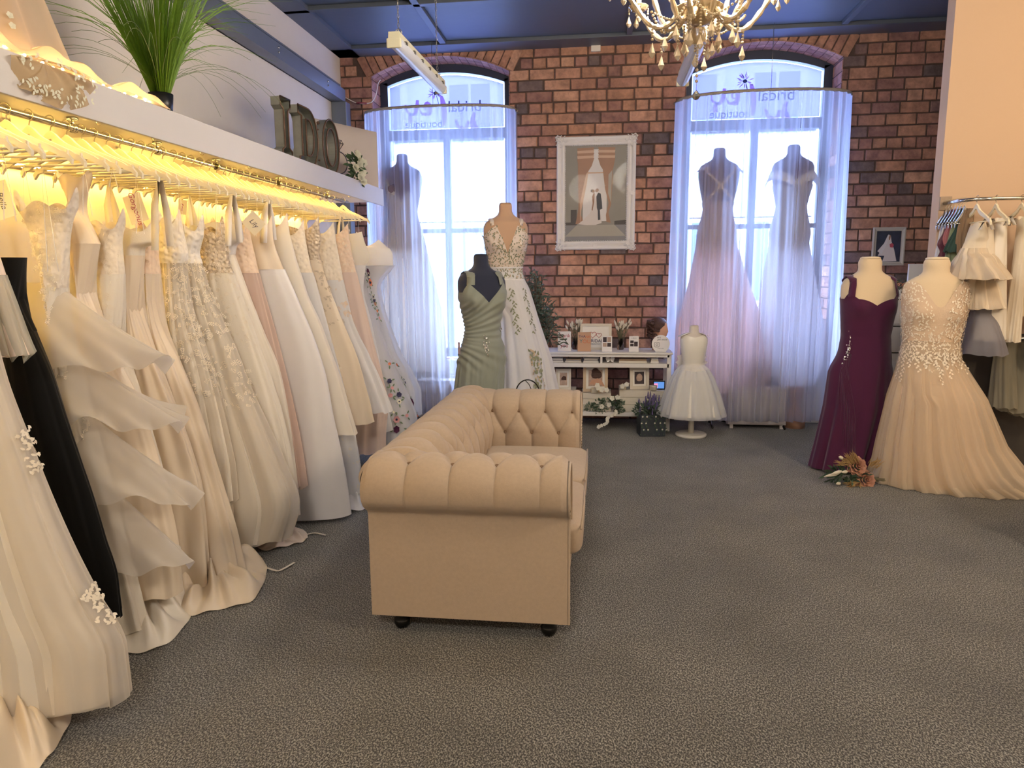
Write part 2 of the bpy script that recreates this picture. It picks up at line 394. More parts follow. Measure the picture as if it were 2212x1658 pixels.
while z < ZC:
    x = -2.6-rr.uniform(0, 0.26); headers = (row % 4 == 1)
    while x < 3.3:
        w = (0.128 if headers else (0.128 if rr.random() < 0.16 else 0.256))+rr.uniform(-0.012, 0.012)
        x0, x1, z0, z1 = x+0.006, x+w-0.005, z+0.006+rr.uniform(-.002, .002), min(z+H-0.005, ZC); x += w
        x0 = max(x0, -2.6); t = rr.random()**0.8
        if rr.random() < 0.06: t = rr.uniform(0, 0.08)
        zc = (z0+z1)/2
        for xc, hw in WINS:
            if ZSILL-0.02 < zc < arch_z(xc, xc, hw)+0.13:
                top = zc > arch_z(min(max((x0+x1)/2, xc-hw), xc+hw), xc, hw)
                if not top:
                    if x0 < xc-hw < x1: x1 = xc-hw
                    elif x0 < xc+hw < x1: x0 = xc+hw
        mid = (x0+x1)/2
        if x1-x0 < 0.02 or in_hole(mid, zc) or x0 > 3.25: continue
        skip = False
        for xc, hw in WINS:      # room for the arch ring
            if abs(mid-xc) < hw+0.10 and zc > ZSP-0.02 and zc > arch_z(min(max(mid, xc-hw), xc+hw), xc, hw)-0.05: skip = True
        if skip: continue
        j_ = lambda: rr.uniform(-.0028, .0028)
        brick(b, [(x0, z0+j_()), (x1, z0+j_()), (x1, z1+j_()), (x0, min(ZC, z1+j_()))], YB-0.012+rr.uniform(-.003, .003), t)
    z += H; row += 1
for xc, hw in WINS:      # soldier arch on the wall face
    r = ZAP-ZSP; R = (hw*hw+r*r)/(2*r); zc0 = ZAP-R; a = math.asin(hw/R); n = 19
    for i in range(n):
        a0 = -a*1.06+2.12*a*i/n; a1 = a0+2.12*a/n*0.9
        P = [(xc+q*math.sin(s_), zc0+q*math.cos(s_)) for q, s_ in ((R+0.004, a0), (R+0.004, a1), (R+0.22, a1), (R+0.22, a0))]
        P = [(p[0], min(p[1], ZC-0.001)) for p in P]
        if P[2][1]-P[1][1] > 0.01: brick(b, P, YB-0.016, rr.uniform(0.4, 1.0))
    # reveals and soffit bricks
    ny = 3; dy = (YG-0.03-YB)/ny
    for sgn in (-1, 1):
        zz = ZSILL; rw = 0
        while zz < ZSP+0.0:
            z1 = min(zz+H-0.008, ZSP); yy = YB-0.012
            for y0, y1 in (((YB-0.012, YB+0.115), (YB+0.122, YG)) if rw % 2 else ((YB-0.012, YB+0.235), (YB+0.242, YG))):
                xx = xc+sgn*hw; t = rr.random()
                V = [(xx, y0, zz), (xx, y1, zz), (xx, y1, z1), (xx, y0, z1)]; V += [(xx-sgn*0.006, v[1]+(0.004 if i in (0, 3) else -0.004), v[2]+(0.004 if i < 2 else -0.004)) for i, v in enumerate(V)]
                b.add(V, [(4, 5, 6, 7)]+[(i, (i+1) % 4, 4+(i+1) % 4, 4+i) for i in range(4)], t)
            zz += H; rw += 1
    for i in range(n):
        a0 = -a+2*a*i/n; a1 = a0+2*a/n*0.92
        for j in range(3):
            y0 = YB-0.014+j*0.1; y1 = min(y0+0.094, YG); V = []
            for q in (R+0.004, R-0.004):
                for s_, y in ((a0, y0), (a1, y0), (a1, y1), (a0, y1)): V.append((xc+q*math.sin(s_), y, zc0+q*math.cos(s_)))
            b.add(V, [(4, 5, 6, 7)]+[(k2, (k2+1) % 4, 4+(k2+1) % 4, 4+k2) for k2 in range(4)], rr.uniform(0.45, 1))
wb = struct(b.build('wall_back', m_brick, smooth=False, tint=True))
# mortar core with the openings cut through
b = MB(); xs = [-2.7]
for xc, hw in WINS: xs += list(np.linspace(xc-hw, xc+hw, 21))
xs += [3.3]
for i in range(len(xs)-1):
    x0, x1 = xs[i], xs[i+1]; mid = (x0+x1)/2; hit = [w for w in WINS if abs(mid-w[0]) < w[1]]
    if hit:
        xc, hw = hit[0]; za, zb = arch_z(x0, xc, hw)+0.002, arch_z(x1, xc, hw)+0.002
        b.box(x0, x1, YB, YG+0.05, 0, ZSILL-0.03)
        b.add([(x0, YB, za), (x1, YB, zb), (x1, YB, ZC), (x0, YB, ZC), (x0, YG+0.05, za), (x1, YG+0.05, zb), (x1, YG+0.05, ZC), (x0, YG+0.05, ZC)], [(0, 1, 2, 3), (0, 4, 5, 1), (7, 6, 5, 4)])
    else: b.box(x0, x1, YB, YG+0.05, 0, ZC)
b.build('mortar', m_mortar, wb, world=True, smooth=False)
b = MB(); b.box(3.25, 5.2, 7.2, 7.3, 0, ZC); struct(b.build('wall_back_plain', m_cream, smooth=False))
# --------------- windows
m_glass = None
def glassmat():
    m, nt, N, L = nt_new('window_glass'); out = N.new('ShaderNodeOutputMaterial'); t = N.new('ShaderNodeBsdfTransparent'); g = N.new('ShaderNodeBsdfGlossy'); g.inputs['Roughness'].default_value = 0.03
    lw = N.new('ShaderNodeLayerWeight'); lw.inputs[0].default_value = 0.1; ms = N.new('ShaderNodeMixShader')
    L.new(lw.outputs['Fresnel'], ms.inputs[0]); L.new(t.outputs[0], ms.inputs[1]); L.new(g.outputs[0], ms.inputs[2]); L.new(ms.outputs[0], out.inputs[0]); return m
def sheer(name, color, alpha, tl=0.6, noise=0.0, scale=(300, 300, 60)):
    """woven translucent sheet: part open weave, part scattering"""
    if name in MATS: return MATS[name]
    m, nt, N, L = nt_new(name); out = N.new('ShaderNodeOutputMaterial'); t = N.new('ShaderNodeBsdfTransparent'); d = N.new('ShaderNodeBsdfDiffuse'); q = N.new('ShaderNodeBsdfTranslucent')
    for x in (d, q): x.inputs[0].default_value = lin(color)
    a = N.new('ShaderNodeMixShader'); a.inputs[0].default_value = tl; L.new(d.outputs[0], a.inputs[1]); L.new(q.outputs[0], a.inputs[2])
    lw = N.new('ShaderNodeLayerWeight'); lw.inputs[0].default_value = 0.4
    mr = N.new('ShaderNodeMapRange'); mr.inputs[3].default_value = alpha; mr.inputs[4].default_value = min(1, alpha+0.5); L.new(lw.outputs['Facing'], mr.inputs[0])
    ms = N.new('ShaderNodeMixShader'); L.new(t.outputs[0], ms.inputs[1]); L.new(a.outputs[0], ms.inputs[2])
    L.new(mr.outputs[0], ms.inputs[0]); L.new(ms.outputs[0], out.inputs[0]); MATS[name] = m; return m
m_glass = glassmat()
m_film = sheer('frosted_film', '#45436a', 0.97, 0.85)
m_blind = sheer('blind_fabric', '#c9cede', 0.8, 0.8)
m_frame = mat('window_frame_paint', '#2b3244', 0.4, var=0.08)
m_pink = sheer('pink_vinyl', '#9c4a86', 0.8, 0.7); m_grey = sheer('grey_vinyl', '#3a3c5c', 0.85, 0.6)
for wi, (xc, hw) in enumerate(WINS):
    w = bpy.data.objects.new('window_%d' % (wi+1), None); COL.objects.link(w); w.location = (xc, YG, ZSILL); WM[w.name] = Matrix.Translation((xc, YG, ZSILL)); w['kind'] = 'structure'
    b = MB(); n = 24; fw = 0.085; ap = lambda x, o: arch_z(x, xc, hw-0.0)-o
    X = np.linspace(xc-hw, xc+hw, n+1); Xi = np.linspace(xc-hw+fw, xc+hw-fw, n+1); V = []
    for i in range(n+1):
        zo = arch_z(X[i], xc, hw)+0.01; zi = arch_z(Xi[i], xc, hw-fw, ZSP-0.03, ZAP-fw)
        for y in (YG-0.02, YG+0.05): V += [(X[i], y, zo), (Xi[i], y, zi)]
    F = []
    for i in range(n): o = 4*i; F += [(o, o+1, o+5, o+4), (o+2, o+6, o+7, o+3), (o+1, o+3, o+7, o+5)]
    b.add(V, F)
    for s_ in (-1, 1): b.box(min(xc+s_*hw, xc+s_*(hw-fw)), max(xc+s_*hw, xc+s_*(hw-fw)), YG-0.02, YG+0.05, ZSILL, ZSP)
    b.box(xc-hw, xc+hw, YG-0.02, YG+0.05, ZSILL, ZSILL+0.09)
    b.box(xc-hw+fw, xc+hw-fw, YG-0.03, YG+0.05, 2.84, 2.94)
    b.box(xc-0.034, xc+0.034, YG-0.02, YG+0.05, ZSILL, 2.84)
    for s_ in (-1, 1): b.box(min(xc, xc+s_*(hw-fw)), max(xc, xc+s_*(hw-fw)), YG-0.012, YG+0.04, 1.90, 1.945)
    b.build('window_frame', m_frame, w, True, smooth=False)
    b = MB(); V = []; F = []
    for i in range(n+1): V += [(Xi[i], YG+0.02, 2.93), (Xi[i], YG+0.02, arch_z(Xi[i], xc, hw-fw, ZSP-0.03, ZAP-fw))]
    b.add(V, [(2*i, 2*i+2, 2*i+3, 2*i+1) for i in range(n)]); b.build('glass', m_glass, w, True, smooth=False)
    b = MB(); V = []; g = 0.014
    Xf = np.linspace(xc-hw+fw+g, xc+hw-fw-g, n+1)
    for i in range(n+1): V += [(Xf[i], YG+0.012, 2.94+g), (Xf[i], YG+0.012, arch_z(Xf[i], xc, hw-fw, ZSP-0.03, ZAP-fw)-g*1.3)]
    b.add(V, [(2*i, 2*i+2, 2*i+3, 2*i+1) for i in range(n)]); fm = b.build('frosted_film', m_film, w, True, smooth=False)
    b = MB()
    for x0, x1 in ((xc-hw+fw, xc-0.034), (xc+0.034, xc+hw-fw)):
        for z0, z1 in ((ZSILL+0.09, 1.90), (1.945, 2.84)): b.add([(x0, YG+0.02, z0), (x1, YG+0.02, z0), (x1, YG+0.02, z1), (x0, YG+0.02, z1)], [(0, 1, 2, 3)])
    b.build('glass', m_glass, w, True, smooth=False)
    # lettering seen from behind (mirrored), pink script with a daisy
    yl = YG+0.004; dx = xc+0.03
    text_mesh('lettering', 'bridal', 0.155, m_grey, w, face_y(dx+0.16, yl, 3.16), 0.0005, True)
    text_mesh('lettering', 'boutique', 0.11, m_grey, w, face_y(dx-0.27, yl, 3.0), 0.0005, True)
    b = MB()
    def stroke(pts, ws): 
        q = np.array(pts, float); tt = np.linspace(0, 1, len(q)); u = np.linspace(0, 1, 18)
        P = [(dx+pchip(tt, q[:, 0], [k_])[0], yl, 3.0+pchip(tt, q[:, 1], [k_])[0]) for k_ in u]
        b.ribbon(P, [float(np.interp(k_, np.linspace(0, 1, len(ws)), ws)) for k_ in u], (0, -1, 0))
    stroke([(-0.46, .20), (-0.44, .13), (-0.38, .10), (-0.34, .16), (-0.33, .24)], [.012, .02, .03, .045, .03])
    stroke([(-0.41, .02), (-0.41, .08), (-0.38, .11)], [.05, .04, .02])
    stroke([(-0.31, .15), (-0.28, .10), (-0.22, .10), (-0.2, .17), (-0.235, .21), (-0.26, .17), (-0.235, .14)], [.012, .02, .05, .05, .03, .02, .02])
    stroke([(-0.08, .27), (-0.06, .18), (-0.05, .05), (-0.06, -.02)], [.03, .06, .05, .02])
    stroke([(0.06, .04), (0.1, -.04), (0.16, -.06), (0.2, .02)], [.02, .04, .04, .03])
    stroke([(0.26, .10), (0.24, .02), (0.28, -.10), (0.33, -.17)], [.03, .05, .11, .03])
    for k_ in range(26):
        a = rr.uniform(0, 2*PI); q = rr.uniform(0.02, 0.09); b.leaf((dx-0.14+q*0.5*math.cos(a), yl, 3.3+q*0.5*math.sin(a)), (math.cos(a), 0, math.sin(a)), (0, -1, 0), 0.05, 0.008, 0)
    b.build('logo', m_pink, w, True, smooth=False)
    b = MB(); b.sphere((dx-0.14, yl, 3.30), 0.022, sc=(1, 0.1, 0.8)); b.tube([(dx-0.13, yl, 3.28), (dx-0.11, yl, 3.2), (dx-0.125, yl, 3.1)], 0.003, 5)
    b.build('logo', m_grey, w, True)
    b = MB(); b.box(xc-hw-0.03, xc+hw+0.03, YB-0.05, YG+0.02, ZSILL-0.03, ZSILL, 0.006); b.build('window_sill', m_white, w, True, smooth=False)
    # white panelled apron below the sill
    b = MB(); b.box(xc-hw-0.02, xc+hw+0.02, YB-0.03, YB+0.03, 0.0, ZSILL-0.03, 0.004)
    for s_ in (-1, 1):
        x0, x1 = (xc-hw+0.04, xc-0.04) if s_ < 0 else (xc+0.04, xc+hw-0.04)
        b.box(x0, x1, YB-0.042, YB-0.03, 0.30, 0.48, 0.003); b.box(x0, x1, YB-0.042, YB-0.03, 0.06, 0.26, 0.003)
    b.build('trim', m_white, w, True, smooth=False)
    # roller blinds pulled half way on the street side of the sashes
    for s_ in (-1, 1):
        x0, x1 = (xc-hw+fw+0.02, xc-0.04) if s_ < 0 else (xc+0.04, xc+hw-fw-0.02)
        pos = 'left' if wi == 0 else 'right'
        bl = thing('roller_blind', 'white woven blind drawn down the %s upper pane of the %s arched window' % ('left' if s_ < 0 else 'right', pos), 'blind', ((x0+x1)/2, YG+0.06, 2.84), group='blinds behind the sheer curtains')
        b = MB(); b.add([(x0, YG+0.06, 2.02), (x1, YG+0.06, 2.02), (x1, YG+0.06, 2.83), (x0, YG+0.06, 2.83)], [(0, 1, 2, 3)]); b.build('blind_fabric', m_blind, bl, True)
        b = MB(); b.tube([(x0, YG+0.075, 2.84), (x1, YG+0.075, 2.84)], 0.014, 10); b.build('roller', m_white, bl, True); b = MB(); b.tube([(x0, YG+0.06, 2.015), (x1, YG+0.06, 2.015)], 0.008, 8); b.build('bottom_bar', m_white, bl, True)
# --------------- street outside: pale rendered house front across the road
m_ren = mat('pale_render', '#dfe3e4', 0.9, var=0.04); m_sl = mat('slate_roof', '#8a93a0', 0.8, var=0.1); m_pv = mat('pavement', '#b9bcc0', 0.9, var=0.06, vscale=3); m_dg = mat('dark_pane', '#5c6a7c', 0.2)
h = thing('terraced_house', 'pale rendered house front with white window surrounds seen through the panes', 'house', (0, 14.5, 0))
b = MB(); b.box(-12, 12, 14.5, 18, -0.2, 6.2); b.build('facade', m_ren, h, True, smooth=False)
b = MB(); b.prism([(14.2, 6.2), (18.2, 6.2), (16.3, 8.4)], 'x', -12, 12); b.build('roof', m_sl, h, True, smooth=False)
for x in (-9, -6.8, -4.4, -2.6, -0.2, 1.7, 3.2, 5.4, 7.5, 9.7):
    for z0, hh in ((0.9, 1.5), (3.7, 1.4)):
        b = MB(); b.box(x-0.55, x+0.55, 14.4, 14.5, z0-0.12, z0+hh+0.14); f = b.build('window_surround', m_trimw, h, True, smooth=False)
        b = MB(); b.box(x-0.4, x-0.03, 14.385, 14.41, z0, z0+hh); b.box(x+0.03, x+0.4, 14.385, 14.41, z0, z0+hh); b.build('pane', m_dg, f, True, smooth=False)
b = MB(); b.box(-14, 14, 7.56, 18.5, -0.35, -0.25); struct(b.build('road_surface', m_pv, smooth=False))
# ---------------------------------------------------------------- sofa
m_sofa = mat('oat_linen', '#bda891', 0.9, sheen=0.25, bump=0.35, bscale=420, var=0.10, vscale=70, stretch=(1, 1, 2.2), spec=0.2)
m_btn = mat('button_cloth', '#8b7058', 0.9, bump=0.2, bscale=300)
m_leg = mat('black_turned_wood', '#0d0c0c', 0.25, coat=0.4)
m_nail = mat('nailhead_nickel', '#cfc6b4', 0.25, metal=1.0)
X_B, X_F, Y_N, Y_F = -0.93, -0.12, 2.69, 4.50     # back panel, front of the arms, near panel, far panel
sofa = thing('chesterfield_sofa', 'small oatmeal linen chesterfield sofa with tufted back and rolled arms standing on carpet', 'sofa', ((X_B+X_F)/2, (Y_N+Y_F)/2, 0))
def scroll(n=64, zt=0.745, inner=0.44, o_in=0.0, o_pan=0.21, roll_out=0.30, bottom=0.085):
    """profile (o, z): up the inside, over the roll, back in under it and down the outer panel"""
    r = 0.105; co_ = roll_out-r-0.035; cz = zt-r
    P = [(o_in+0.03, inner-0.06), (o_in+0.012, inner+0.02), (o_in+0.0, inner+0.10), (o_in+0.012, cz-0.03)]
    for a in np.linspace(172, -50, 22): P.append((co_+(r+0.035*math.cos(math.radians(a/2)) if False else co_*0+r*1.28*math.cos(math.radians(a)))if False else (co_+r*1.3*math.cos(math.radians(a))), cz+r*math.sin(math.radians(a))))
    P += [(o_pan+0.006, cz-r*0.95), (o_pan, cz-r*1.15), (o_pan, (cz+bottom)/2), (o_pan, bottom)]
    P = np.array(P); d = np.concatenate([[0], np.cumsum(np.hypot(*np.diff(P, axis=0).T))])
    s = np.linspace(0, d[-1], n); return np.stack([np.interp(s, d, P[:, 0]), np.interp(s, d, P[:, 1])], 1), s, P
def tufted(u0, u1, place, pitch, name, nu=150, ns=110, s1=0.22, s2=0.36, phase=0.0, amp=0.036, fade=0.70, label=None):
    """place(u, o, z) -> world point; returns the upholstered strip and its buttons"""
    P, s, raw = scroll(ns); T = np.gradient(P, axis=0); T /= np.linalg.norm(T, axis=1)[:, None]; Nn = np.stack([-T[:, 1], T[:, 0]], 1)
    us = np.linspace(u0, u1, nu); D = s2-s1; V = []
    for i, u in enumerate(us):
        a = (u-u0)/pitch+phase
        A = np.abs(np.sin(PI*(a-.5+.5*(s-s1)/D))); B = np.abs(np.sin(PI*(a-.5-.5*(s-s1)/D)))
        dia = (A*B)**0.36; up = np.abs(math.sin(PI*a))**0.34*np.ones_like(s)*np.clip(1.15-0.75*np.clip((s-s2)/0.16, 0, 1), 0, 1); lo = np.abs(math.sin(PI*(a-.5)))**0.45*np.ones_like(s)
        h = np.where(s > s2, up, np.where(s < s1, lo, dia)); f = np.clip((fade-s)/0.06, 0, 1)
        h = h*amp*f; d1 = np.minimum(((a-round(a))*pitch)**2+(s-s2)**2, ((a-.5-round(a-.5))*pitch)**2+(s-s1)**2); h = h-0.012*np.exp(-d1/0.020**2); edge = min(1, min(u-u0, u1-u)/0.03+0.25); h = h*edge
        for j in range(ns):
            o, z = P[j]+Nn[j]*(-h[j]); V.append(place(u, P[j][0]+Nn[j][0]*h[j], P[j][1]+Nn[j][1]*h[j]))
    F = [(i*ns+j, (i+1)*ns+j, (i+1)*ns+j+1, i*ns+j+1) for i in range(nu-1) for j in range(ns-1)]
    o = obj(name, V, F, m_sofa, sofa, True)
    if label: o['label'] = label
    k = 0
    for sb, ph in ((s1, 0.5), (s2, 0.0)):
        j = int(np.argmin(np.abs(s-sb)))
        m0 = math.ceil((0.02/pitch)+phase-ph)
        for q in range(-2, 40):
            u = u0+(q+ph-phase)*pitch
            if u < u0+0.03 or u > u1-0.03: continue
            c = place(u, P[j][0]-Nn[j][0]*0.006, P[j][1]-Nn[j][1]*0.006)
            bb = MB(); bb.sphere(c, 0.0125, 12, 8, (1, 1, 1)); bb.build('button', m_btn, o, True)
    return o
back = tufted(Y_N+0.06, Y_F-0.06, lambda u, o, z: (-0.69-o*0.98, u, z), 0.165, 'back', 300, 120, phase=0.3, amp=0.05)
an = tufted(X_B-0.005, X_F-0.0, lambda u, o, z: (u, 2.90-o, z), 0.178, 'near_arm', 260, 130, s1=0.36, s2=0.50, phase=0.0, fade=0.74, label='near rolled arm whose flat outer panel faces the camera')
af = tufted(X_B-0.005, X_F-0.0, lambda u, o, z: (u, 4.27+o, z), 0.165, 'far_arm', 200, 110, s1=0.135, s2=0.27, phase=0.35)
for place, nm, y0 in ((lambda o, z: (2.90-o, z), 'near', 0), (lambda o, z: (4.27+o, z), 'far', 0)):
    P, s, raw = scroll(60); cc = np.array([0.12, 0.45]); T_ = np.gradient(P, axis=0); T_ /= np.linalg.norm(T_, axis=1)[:, None]; P = P-np.stack([-T_[:, 1], T_[:, 0]], 1)*0.004; poly = [place(o, z) for o, z in P]; poly.append(place(0.034, 0.09)); 
    b = MB(); b.prism(poly, 'x', X_F-0.03, X_F+0.004); b.build('arm_facing', m_sofa, sofa, True, smooth=False)
    b = MB(); b.prism(poly, 'x', X_B-0.004, X_B+0.03); b.build('arm_facing', m_sofa, sofa, True, smooth=False)
    # welt cord around the scroll and a row of nailheads down the front edge
    b = MB(); b.tube([(X_F+0.006, p[0], p[1]) for p in poly[4:-1]], 0.006, 6, False); b.build('welt_cord', m_sofa, sofa, True)
    b = MB()
    for k in range(24):
        z = 0.11+k*0.0195; y = place(0.192, z)[0]; b.sphere((X_F+0.006, y, z), 0.0075, 8, 5, (0.7, 1, 1))
    nh = b.build('nailhead_trim', m_nail, sofa, True); nh['kind'] = 'stuff'
b = MB(); b.box(X_B+0.02, X_F-0.01, 2.72, 4.47, 0.085, 0.30, 0.015); b.build('base', m_sofa, sofa, True)
def cushion(x0, x1, y0, y1, z0, z1, puff=0.02, n=40):
    """crowned seat cushion with soft corners"""
    V = []; F = []; cx, cy, cz = (x0+x1)/2, (y0+y1)/2, (z0+z1)/2; hx, hy, hz = (x1-x0)/2, (y1-y0)/2, (z1-z0)/2; m_ = n//2
    for i in range(m_+1):
        a = -PI/2+PI*i/m_
        for j in range(n*2):
            bq = 2*PI*j/(n*2); e1, e2 = 0.28, 0.22
            sg = lambda v, e: math.copysign(abs(v)**e, v)
            x = sg(math.cos(a), e1)*sg(math.cos(bq), e2); y = sg(math.cos(a), e1)*sg(math.sin(bq), e2); z = sg(math.sin(a), e1)
            V.append((cx+hx*x, cy+hy*y, cz+hz*z+puff*(1-x*x)*(1-y*y)*(1 if z > 0 else 0)))
    k = n*2
    for i in range(m_):
        for j in range(k): F.append((i*k+j, i*k+(j+1) % k, (i+1)*k+(j+1) % k, (i+1)*k+j))
    return V, F
for y0, y1 in ((2.88, 3.585), (3.59, 4.29)):
    V, F = cushion(-0.72, -0.065, y0, y1, 0.285, 0.435); c = obj('seat_cushion', V, F, m_sofa, sofa, True)
    b = MB(); x1, z1 = -0.072, 0.415; b.tube([(x1, y0+0.02, z1), (x1+0.004, (y0+y1)/2, z1+0.002), (x1, y1-0.02, z1)], 0.005, 6); b.build('piping', m_sofa, c, True)
for x, y in ((-0.83, 2.77), (-0.20, 2.77), (-0.83, 4.42), (-0.20, 4.42)):
    b = MB(); b.lathe([(0.0, 0), (0.026, 0.0), (0.034, 0.018), (0.034, 0.035), (0.024, 0.048), (0.036, 0.058), (0.04, 0.075), (0.04, 0.095)], (x, y, 0)); b.build('leg', m_leg, sofa, True)
# ---------------------------------------------------------------- long bridal rail on the left
def satin(n, c, r=0.33): return mat(n, c, r, sheen=0.1, bump=0.12, bscale=9, var=0.03, spec=0.55, transl=0.12)
def tulle(n, c, a=0.5): return sheer(n, c, a, 0.45 if a < 0.8 else 0.12)
m_iv = satin('ivory_satin', '#efe6d8', 0.36); m_wh = satin('white_satin', '#f2eff0', 0.30); m_ch = satin('champagne_satin', '#ecdcc6', 0.34)
m_bl = satin('blush_satin', '#eeddcf', 0.42)
m_crepe = mat('ivory_crepe', '#ece4d8', 0.7, sheen=0.3, bump=0.15, bscale=300, transl=0.1)
m_blk = mat('black_crepe', '#0a0a0b', 0.85, sheen=0.1, bump=0.1, bscale=200, spec=0.2)
m_lace = mat('ivory_lace', '#efe3d2', 0.7, bump=0.9, bscale=42, var=0.12, vscale=60, btype='voronoi', sheen=0.2)
m_lacew = mat('white_lace', '#f3eee8', 0.7, bump=0.9, bscale=48, var=0.10, vscale=60, btype='voronoi')
m_laceb = mat('beaded_taupe_lace', '#c9b8a2', 0.35, bump=1.0, bscale=60, var=0.25, vscale=50, btype='voronoi', metal=0.15)
m_pch = mat('peach_lace', '#ebd3bd', 0.7, bump=0.9, bscale=42, var=0.12, vscale=60, btype='voronoi')
m_tiv = tulle('ivory_tulle', '#f2ebe0', 0.5); m_twh = tulle('white_tulle', '#f5f4f6', 0.5); m_tbl = tulle('blush_tulle', '#f0dcd2', 0.55)
m_tden = mat('dense_ivory_tulle', '#efe7da', 0.8, sheen=0.3, bump=0.1, bscale=200, transl=0.12, spec=0.2); m_tdenw = tulle('dense_white_tulle', '#f3f1f2', 0.86); m_org = tulle('organza', '#f0e9df', 0.62)
m_tdenb = tulle('dense_blush_tulle', '#f0dace', 0.86)
m_hang = mat('cream_hanger_wood', '#eee3c6', 0.45, var=0.04)
m_wire = mat('hanger_wire', '#b9b2a2', 0.3, metal=1.0)
m_tag = mat('swing_tag_card', '#f2ead8', 0.7); m_ink = mat('grey_ink', '#5d5a66', 0.8); m_pinkink = mat('rose_ink', '#b0607a', 0.8)
XR, ZR = -2.02, 2.055
# shelf with fascia, rail and brackets
m_shelf = mat('shelf_laminate', '#d6d0cc', 0.5, var=0.02)
shelf = thing('display_shelf', 'long white boxed shelf with deep fascia above the bridal gowns', 'shelf', (-1.9, 3.5, 2.09))
b = MB(); b.box(XL+0.002, -1.885, 0.6, 6.1, 2.095, 2.125); b.build('shelf_board', m_shelf, shelf, True, smooth=False)
b = MB(); b.box(XL+0.002, -1.885, 0.6, 6.1, 2.165, 2.195); b.build('top_board', m_shelf, shelf, True, smooth=False)
b = MB(); b.box(-1.885, -1.865, 0.6, 6.1, 2.062, 2.200, 0.003); b.build('fascia', m_shelf, shelf, True, smooth=False)
for y in (1.2, 2.4, 3.0, 3.9, 4.6, 5.3):
    b = MB(); b.box(XL+0.002, -2.12, y, y+0.035, 2.045, 2.095); b.build('bracket', m_cream, shelf, True, smooth=False)
for y in (2.63, 2.98, 3.35, 3.83, 4.3, 4.8, 5.4):   # little screw hooks
    b = MB(); b.tube([(-1.93, y, 2.095), (-1.93, y, 2.075)]+[(-1.93+0.011*(1-math.cos(a)), y, 2.075-0.011*math.sin(a)) for a in np.linspace(0.3, 4, 8)], 0.002, 6); b.build('screw_hook', m_wire, shelf, True)
rail = thing('clothes_rail', 'long chrome rail under the white shelf on the left carrying the gowns', 'rail', (XR, 3.5, ZR))
b = MB(); b.tube([(XR, 0.7, ZR), (XR, 5.62, ZR)], 0.0125, 14); b.build('tube', m_chrome, rail, True)
for y in (1.4, 2.62, 3.15, 3.66, 4.4, 5.2):
    b = MB(); b.tube([(XR, y, 2.095), (XR, y, ZR)], 0.005, 8); b.box(XR-0.016, XR+0.016, y-0.012, y+0.012, 2.085, 2.095); b.tube([(XR, y-0.008, ZR), (XR, y+0.008, ZR)], 0.019, 12); b.build('support_bracket', m_chrome, rail, True)
def emitter(name, c, st):
    m, nt, N, L = nt_new(name); out = N.new('ShaderNodeOutputMaterial'); e = N.new('ShaderNodeEmission'); e.inputs[0].default_value = (*c, 1); e.inputs[1].default_value = st; L.new(e.outputs[0], out.inputs[0]); return m
m_led = emitter('warm_led', (1.0, 0.60, 0.12), 130)
m_led2 = emitter('warm_led_front', (1.0, 0.62, 0.14), 88)
led = thing('led_strip', 'warm yellow light strip fixed under the white shelf above the gowns', 'light strip', (-2.598, 3.5, 1.98))
b = MB(); b.box(-2.575, -2.563, 0.7, 6.0, 1.975, 1.985); b.build('diffuser', m_led, led, True, smooth=False)
b = MB(); b.box(-1.893, -1.886, 0.7, 6.0, 2.079, 2.088); b.build('front_diffuser', m_led2, led, True, smooth=False)
b = MB(); b.box(-2.598, -2.575, 0.7, 6.0, 1.972, 1.988); b.build('channel', m_white, led, True, smooth=False)
# hanger: one of each, then copies
def hanger_proto(name, label, wide=0.22, hook_r=0.02, m=None, slim=False):
    t = thing(name, label, 'hanger', (0, 0, 0)); b = MB(); top = []; bot = []
    for u in np.linspace(-1, 1, 25):
        a = abs(u); z = -0.075-0.085*a**1.15-0.02*(a > 0.93)*(a-0.93)*10; z += 0.028*math.exp(-(a/0.16)**2); hh = 0.030-0.012*a
        if 0.8 < a < 0.88: z -= 0.004
        top.append((u*wide, z+hh*0.5)); bot.append((u*wide*0.985, z-hh*0.5))
    poly = top+bot[::-1]; n = len(top); V = []; F = []
    for yy in (-0.006, 0.006):
        V += [(p[0], yy, p[1]) for p in top]+[(p[0], yy, p[1]) for p in bot]
    o = 2*n
    for i in range(n-1): F += [(i, i+1, n+i+1, n+i), (o+i, o+n+i, o+n+i+1, o+i+1), (i, o+i, o+i+1, i+1), (n+i, n+i+1, o+n+i+1, o+n+i)]
    F += [(0, n, o+n, o), (n-1, o+n-1, o+2*n-1, 2*n-1)]; b.add(V, F); b.build('shoulder_bar', m or m_hang, t, smooth=False)
    b = MB(); b.tube([(0, 0, -0.06), (0, 0, -0.03)]+[(hook_r*math.sin(a)*1.0, 0, hook_r*0.2-hook_r*math.cos(a)-0.002) for a in np.linspace(0.2, 4.2, 14)], 0.0022, 7); b.build('hook', m_wire, t)
    b = MB(); b.tube([(-wide*0.93, 0, -0.155), (wide*0.93, 0, -0.155)], 0.0045, 8)
    for s_ in (-1, 1): b.tube([(s_*wide*0.93, 0, -0.135), (s_*wide*0.93, 0, -0.158)], 0.004, 6)
    b.build('trouser_bar', m or m_hang, t)
    return t
hp = hanger_proto('clothes_hanger', 'cream wooden hanger carrying the nearest ivory tulle gown')
used = [False]
GH = 'cream wooden hangers on the long rail'
def hang(y, label, rz):
    if not used[0]: used[0] = True; hp.location = (XR, y, ZR); hp.rotation_euler = (0, 0, rz); hp['label'] = label; hp['group'] = GH; return hp
    return copy_tree(hp, (XR, y, ZR), rz, label, GH)
GG = 'bridal gowns on the long rail'
